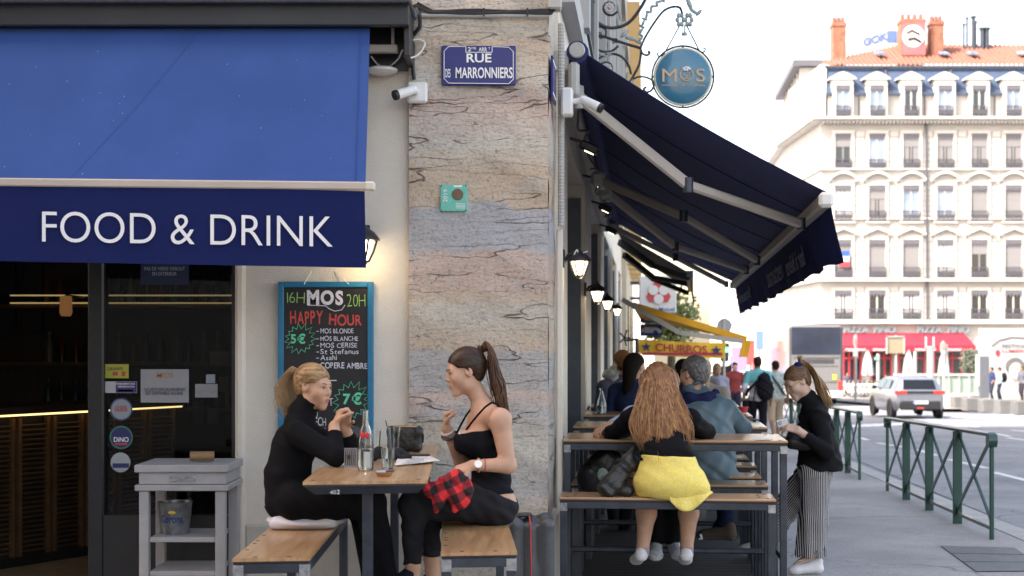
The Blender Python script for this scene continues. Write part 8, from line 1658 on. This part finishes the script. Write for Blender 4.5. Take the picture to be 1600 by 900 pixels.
for k, (px, lab) in enumerate(((1356, 'folded white parasol nearest the coach'), (1420, 'folded white parasol between the posts'), (1475, 'folded white parasol nearest the olive tree'))):
    p = Vector(W(px, 0, 93)); p.z = gz(93); z = lambda py: CH - (py - HY) / F * 93; U_ = thing('folded_parasol', lab, 'parasol', p, 'folded parasols on the restaurant terrace'); mb = MB(); n = 12; P = []
    for py, r in ((548, .03), (552, .12), (562, .24), (575, .30), (586, .34), (588, .2)): P.append([Vector((p.x + r * (1 + .22 * math.cos(a * 6)) * math.cos(a), p.y + r * (1 + .22 * math.cos(a * 6)) * math.sin(a), z(py))) for a in [2 * math.pi * q / 24 for q in range(25)]])
    mb.grid(P); mb.build('canopy', pm('white_canvas', (.34, .34, .36), .8, var=.05), U_, True); mb = MB(); mb.cyl((p.x, p.y, gz(93)), (p.x, p.y, z(547)), .035, 8); mb.build('pole', M_grey, U_)
def bike(loc, rz, label):
    Bk = thing('bicycle', label, 'bicycle', (0, 0, 0), 'bicycles parked on the square'); w = lambda y: [Vector((0, y + .33 * math.cos(a), .33 + .33 * math.sin(a))) for a in [2 * math.pi * q / 16 for q in range(16)]]
    for y in (-.52, .52):
        mb = MB(); mb.tube(w(y), .022, 6, closed=True); mb.build('wheel', MATS['tyre'], Bk); 
    mb = MB(); mb.tube([(0, -.52, .33), (0, -.08, .30), (0, .38, .78), (0, -.22, .72), (0, -.08, .30)], .025, 6); mb.tube([(0, -.22, .72), (0, -.52, .33)], .018, 6); mb.tube([(0, .34, .98), (0, .52, .33)], .022, 6); mb.build('frame', M_white, Bk)
    mb = MB(); mb.box((0, -.26, .90), (.16, .26, .07), bev=.02); mb.tube([(0, -.22, .72), (0, -.25, .88)], .018, 6); mb.build('saddle', M_black, Bk); mb = MB(); mb.tube([(-.28, .26, 1.04), (-.1, .36, 1.0), (.1, .36, 1.0), (.28, .26, 1.04)], .016, 6); mb.build('handlebar', M_black, Bk)
    Bk.location = loc; Bk.rotation_euler = (0, 0, rz); return Bk
b0k = None
for k in range(14):
    px = 1324 + k * 5.2; D = 84 + (k % 3) * 1.6; loc = (W(px, 0, D).x, D, gz(D) + .02); lab = 'white bicycle in the crowded rack between the coach and the silver car'
    if b0k is None: b0k = bike(loc, R(25), lab)
    else: dup(b0k, loc, R(20 + (k * 37) % 50), lab)
OL = thing('olive_tree', 'small grey green olive tree in front of the restaurant', 'tree', (W(1516, 0, 88).x, 88, gz(88))); b = Vector(OL.location); mb = MB(); mb.tube([b, b + Vector((.05, 0, 1.6)), b + Vector((0, 0, 2.6))], [.09, .07, .03], 7); mb.build('trunk', MATS['bark'], OL); mb = MB()
for k in range(900):
    u = Vector((rt.gauss(0, 1), rt.gauss(0, 1), rt.gauss(0, 1))).normalized() * rt.uniform(.3, 1) ** .5; p = b + Vector((0, 0, 2.1)) + Vector((u.x * .62 + .15 * math.sin(k), u.y * .6, u.z * .9)); a = Vector((rt.gauss(0, 1), rt.gauss(0, 1), rt.gauss(0, 1))).normalized(); q = a.orthogonal().normalized(); mb.add([p - a * .11, p + q * .045, p + a * .11, p - q * .045], [(0, 1, 2, 3)])
mb.build('crown', pm('olive_leaves', (.11, .13, .09), .6, var=.3, vs=3), OL)
for k, px in enumerate((1400, 1465)):
    HG = thing('hedge', ('low clipped hedge below the cream timetable board', 'low clipped hedge behind the round road sign')[k], 'hedge', (W(px, 0, 94).x, 94, gz(94))); mb = MB(); b = Vector(HG.location)
    for q in range(700): p = b + Vector((rt.uniform(-1.6, 1.6), rt.uniform(-.3, .3), rt.uniform(.1, .9))); a = Vector((rt.gauss(0, 1), rt.gauss(0, 1), rt.gauss(0, 1))).normalized(); c_ = a.orthogonal().normalized(); mb.add([p - a * .1, p + c_ * .06, p + a * .1, p - c_ * .06], [(0, 1, 2, 3)])
    mb.build('leaves', MATS['leaves'], HG)
# ------------------------------------------------------------------ people further off
def ped(px, D, h, yaw, label, top, bot, hair, sk=SKB, short=False, step=.25, arm=.0, sit=None, hh=.014, hairl=0, grp=None, topm=None):
    """standing or walking figure; yaw 0 faces away from the viewer, 180 faces the viewer"""
    g = gz(D) if sit is None else sit; base = Vector(((px - 800) / F * D, D, g)); P = person(label, base, grp); s = h / 1.72; f = Vector((math.sin(R(yaw)), math.cos(R(yaw)), 0)); r = Vector((f.y, -f.x, 0)); Z = Vector((0, 0, 1)); Q = lambda x, y, z: base + (r * x + f * y + Z * z) * s
    b = Sdf(.03); FR = (tuple(r), 1.38); H = Frame(Q(0, .03, 1.60), tuple(f - Z * .1), (0, 0, 1), s)
    b.chain([Q(0, 0, .93), Q(0, 0, 1.08), Q(0, .01, 1.28), Q(0, 0, 1.40)], [.115 * s, .10 * s, .112 * s, .075 * s], flat=FR, tag='torso'); add_head(b, H, Q(0, 0, 1.44), .052)
    for sx, st in ((-1, step), (1, -step)):
        kn = Q(sx * .10, .06 + st * .35, .49); an = Q(sx * .09, st * .75 - .02, .09 + (.05 if st < 0 else 0)); b.cone(Q(sx * .09, 0, .90), kn, .088 * s, .062 * s, tag='leg'); b.cone(kn, an, .058 * s, .04 * s, tag='shin'); b.cone(an, an + (f * .14 - Z * .05) * s, .04 * s, .034 * s, .02, tag='foot')
        el = Q(sx * .26, -st * .25 - .02, 1.12); wr = Q(sx * .27, -st * .45 + .08 + arm * .16, .90 + arm * .26); b.cone(Q(sx * .08, 0, 1.41), Q(sx * .19, 0, 1.38), .055 * s, .056 * s, tag='arm'); b.cone(Q(sx * .19, 0, 1.38), el, .05 * s, .042 * s, tag='arm'); b.cone(el, wr, .04 * s, .028 * s, tag='fore'); b.cone(wr, wr + (f * .05 - Z * .13 * (1 - arm)) * s, .03 * s, .022 * s, tag='hand')
    b.build('body', sk, P, hh)
    c = b.cloth(('torso', 'arm'), .014, .05); c.cutp((0, 0, -1), Q(0, 0, .86)); m9 = Sdf(.01); m9.ell(Q(0, .03, 1.62), (.13 * s, .13 * s, .155 * s)); c.minus(m9, .001); c.build('shirt', topm or cloth('cloth_%s' % label[:28], top), P, hh)
    c = b.cloth(('leg',) if short else ('leg', 'shin'), .014, .05); c.cutp((0, 0, 1), Q(0, 0, .97)); m9 = Sdf(.01); [m9.cone(Q(sx * .30, -.2, .84), Q(sx * .30, .3, .84), .085 * s) for sx in (-1, 1)]; c.minus(m9, .001); c.build('shorts' if short else 'trousers', cloth('lower_%s' % label[:28], bot), P, hh)
    c = Sdf(.02); c.ell(H(0, -.02, .042), [q * s for q in (.082, .104, .086)], H.M).ell(H(0, -.06, -.01), [q * s for q in (.072, .055, .07)], H.M); 
    if hairl: c.cone(H(0, -.08, .02), H(0, -.09, -.10 - hairl), .07 * s, .05 * s)
    m9 = Sdf(.01); m9.cone(H(-.2, .06, -.045), H(.2, .06, -.045), .082 * s); c.minus(m9, .002).cutp(H.f * .8 - H.u * .5, H(0, .055, .045)); c.build('hair', cloth('hair_%.3f_%.3f' % hair[:2], hair, var=.25), P, hh)
    sh = []; 
    return P, Q, f, r, s
def flowers():
    m = pm('leafy_print_cotton', (.50, .52, .52), .8, var=0, vs=28, col2=(.18, .28, .24), detail=1); return m
def twotone():
    m = pm('two_tone_polo', (.62, .62, .66), .8, var=.03); n = m.node_tree.nodes; l = m.node_tree.links; g = n.new('ShaderNodeNewGeometry'); sx = n.new('ShaderNodeSeparateXYZ'); l.new(n['Texture Coordinate'].outputs['Object'], sx.inputs[0]); gt = n.new('ShaderNodeMath'); gt.operation = 'GREATER_THAN'; gt.inputs[1].default_value = 1.24; l.new(sx.outputs[2], gt.inputs[0]); mx = n.new('ShaderNodeMix'); mx.data_type = 'RGBA'; l.new(gt.outputs[0], mx.inputs[0]); l.new(n['Color Ramp'].outputs[0], mx.inputs[6]); mx.inputs[7].default_value = (.16, .46, .50, 1); l.new(mx.outputs[2], n['Principled BSDF'].inputs['Base Color']); return m
P, Q, f, r, s = ped(1184, 28, 1.76, 4, 'man in a turquoise and white polo with a black backpack walking away', (.6, .6, .6), (.012, .012, .015), (.03, .02, .015), SKD, topm=twotone(), hh=.010, step=.2)
c = Sdf(.03); c.cone(Q(.10, -.20, 1.30), Q(.14, -.20, 1.02), .12, .14).ell(Q(.12, -.22, 1.12), (.17, .12, .24)).disp(waves(.008, (28, 10, 34), (20, 8, 30), (50, 8, -40))); bpk = c.build('backpack', cloth('black_nylon', (.012, .012, .015)), None, .010); tag(bpk, 'black backpack hanging from the shoulder of the man in the turquoise polo', 'backpack')
mb = MB(); mb.tube([Q(.12, -.10, 1.42), Q(-.02, -.17, 1.25), Q(-.2, -.17, 1.08), Q(-.22, -.05, .98)], .03, 6); mb.tube([Q(-.05, -.18, 1.2), Q(-.1, -.22, .9), Q(-.14, -.2, .75)], .012, 5); mb.build('strap', MATS['black_nylon'], bpk)
c = Sdf(.03); c.cone(Q(-.24, -.05, .82), Q(-.22, -.05, .68), .07, .08); tag(c.build('side_bag', MATS['black_nylon'], None, .012), 'small black bag at the hip of the man in the turquoise polo', 'bag')
P, Q, f, r, s = ped(1212, 30.5, 1.70, -6, 'man in a leafy print shirt and beige shorts walking away', (.5, .5, .5), (.46, .36, .26), (.02, .015, .012), SKD, True, topm=flowers(), hh=.011, step=-.2)
mb = MB(); mb.tube([Q(-.14, -.08, 1.43), Q(.02, -.16, 1.2), Q(.18, -.10, .98)], .022, 6); mb.build('strap', M_black, P)
for a in ((1078, 26, 1.62, 170, 'woman with grey blond hair and a lilac top coming up the pavement', (.34, .32, .42), (.10, .11, .16), (.34, .30, .24), 0), (1102, 24, 1.60, 20, 'woman with a bun and a bright blue backpack walking away', (.16, .14, .17), (.05, .05, .07), (.10, .06, .03), 0), (1120, 27, 1.62, 165, 'blond woman in a pale blue top coming along the pavement', (.35, .36, .45), (.06, .07, .12), (.45, .38, .27), .1), (1070, 36, 1.76, 175, 'dark haired man in a dark coat far down the pavement', (.03, .03, .04), (.03, .03, .04), (.015, .012, .01), 0), (1058, 33, 1.60, 180, 'person in a beige coat down the pavement behind the tables', (.34, .28, .2), (.05, .05, .06), (.2, .12, .06), .1), (1148, 40, 1.74, 185, 'person in a dark red jacket far down the pavement', (.25, .05, .05), (.03, .03, .05), (.03, .02, .015), 0), (1092, 42, 1.72, 178, 'person in a white shirt far down the pavement', (.5, .5, .5), (.05, .05, .08), (.03, .02, .015), 0), (1140, 46, 1.70, 0, 'person in a grey top far down the pavement', (.2, .2, .22), (.03, .03, .05), (.06, .04, .02), 0),
          (1550, 74, 1.75, -95, 'man in a navy top standing between info panel and poster wall', (.03, .045, .11), (.03, .035, .06), (.02, .015, .012), 0), (1562, 73, 1.74, -80, 'man in a pale turquoise shirt with a backpack beside the poster wall', (.36, .50, .52), (.025, .03, .05), (.02, .015, .012), 0), (1597, 72, 1.80, 250, 'person in a grey and navy jacket by the last concrete block', (.10, .11, .14), (.03, .03, .04), (.10, .06, .04), 0), (1384, 95, 1.3, 180, 'person seated in white and teal on the restaurant terrace', (.45, .5, .52), (.05, .05, .06), (.3, .15, .08), 0), (1324, 93, 1.5, 180, 'person in a dark grey top behind the bicycles', (.08, .08, .11), (.03, .03, .04), (.03, .02, .02), 0)):
    px, D, h, yaw, lab, t_, b_, hr, hl = a; P, Q, f, r, s = ped(px, D, h, yaw, lab, t_, b_, hr, SKB if D < 60 else SKD, hh=.014 if D < 30 else .022, hairl=hl, step=.2 if D < 60 else .08, arm=.3)
    if 'blue backpack' in lab: c = Sdf(.03); c.ell(Q(0, -.2, 1.2), (.15, .1, .22)); tag(c.build('backpack', cloth('bright_blue_nylon', (.03, .14, .42)), None, .014), 'bright blue backpack of the woman with the bun', 'backpack')
    if 'with a backpack beside' in lab: c = Sdf(.03); c.ell(Q(0, -.22, 1.2), (.15, .13, .26)); tag(c.build('backpack', MATS['black_nylon'], None, .02), 'dark backpack of the man in the pale turquoise shirt', 'backpack')
# guests farther along the terrace, seated at the high tables
for a in ((974, 12.6, 'guest with short ginger hair sitting by the wall behind the plastic bag', (.10, .10, .14), (.22, .11, .05), 0, -20, .0), (990, 12.1, 'guest with long dark hair in a blue jacket on a farther terrace bench', (.035, .05, .13), (.015, .012, .012), .18, 40, -.02), (1068, 13.4, 'dark haired guest behind the teal jacket man', (.02, .02, .025), (.012, .01, .01), 0, 0, -.09), (1099, 13.8, 'guest with long blond hair behind the teal jacket man', (.30, .25, .22), (.42, .28, .13), .18, 10, -.10)):
    px, D, lab, t_, hr, hl, yaw, dz = a
    P, Q, f, r, s = ped(px if px < 1100 else 1118, D, 1.66, yaw, lab, t_, (.015, .015, .02), hr, SKB, hh=.012, hairl=hl, step=.0, arm=.9, sit=-.10 + dz)
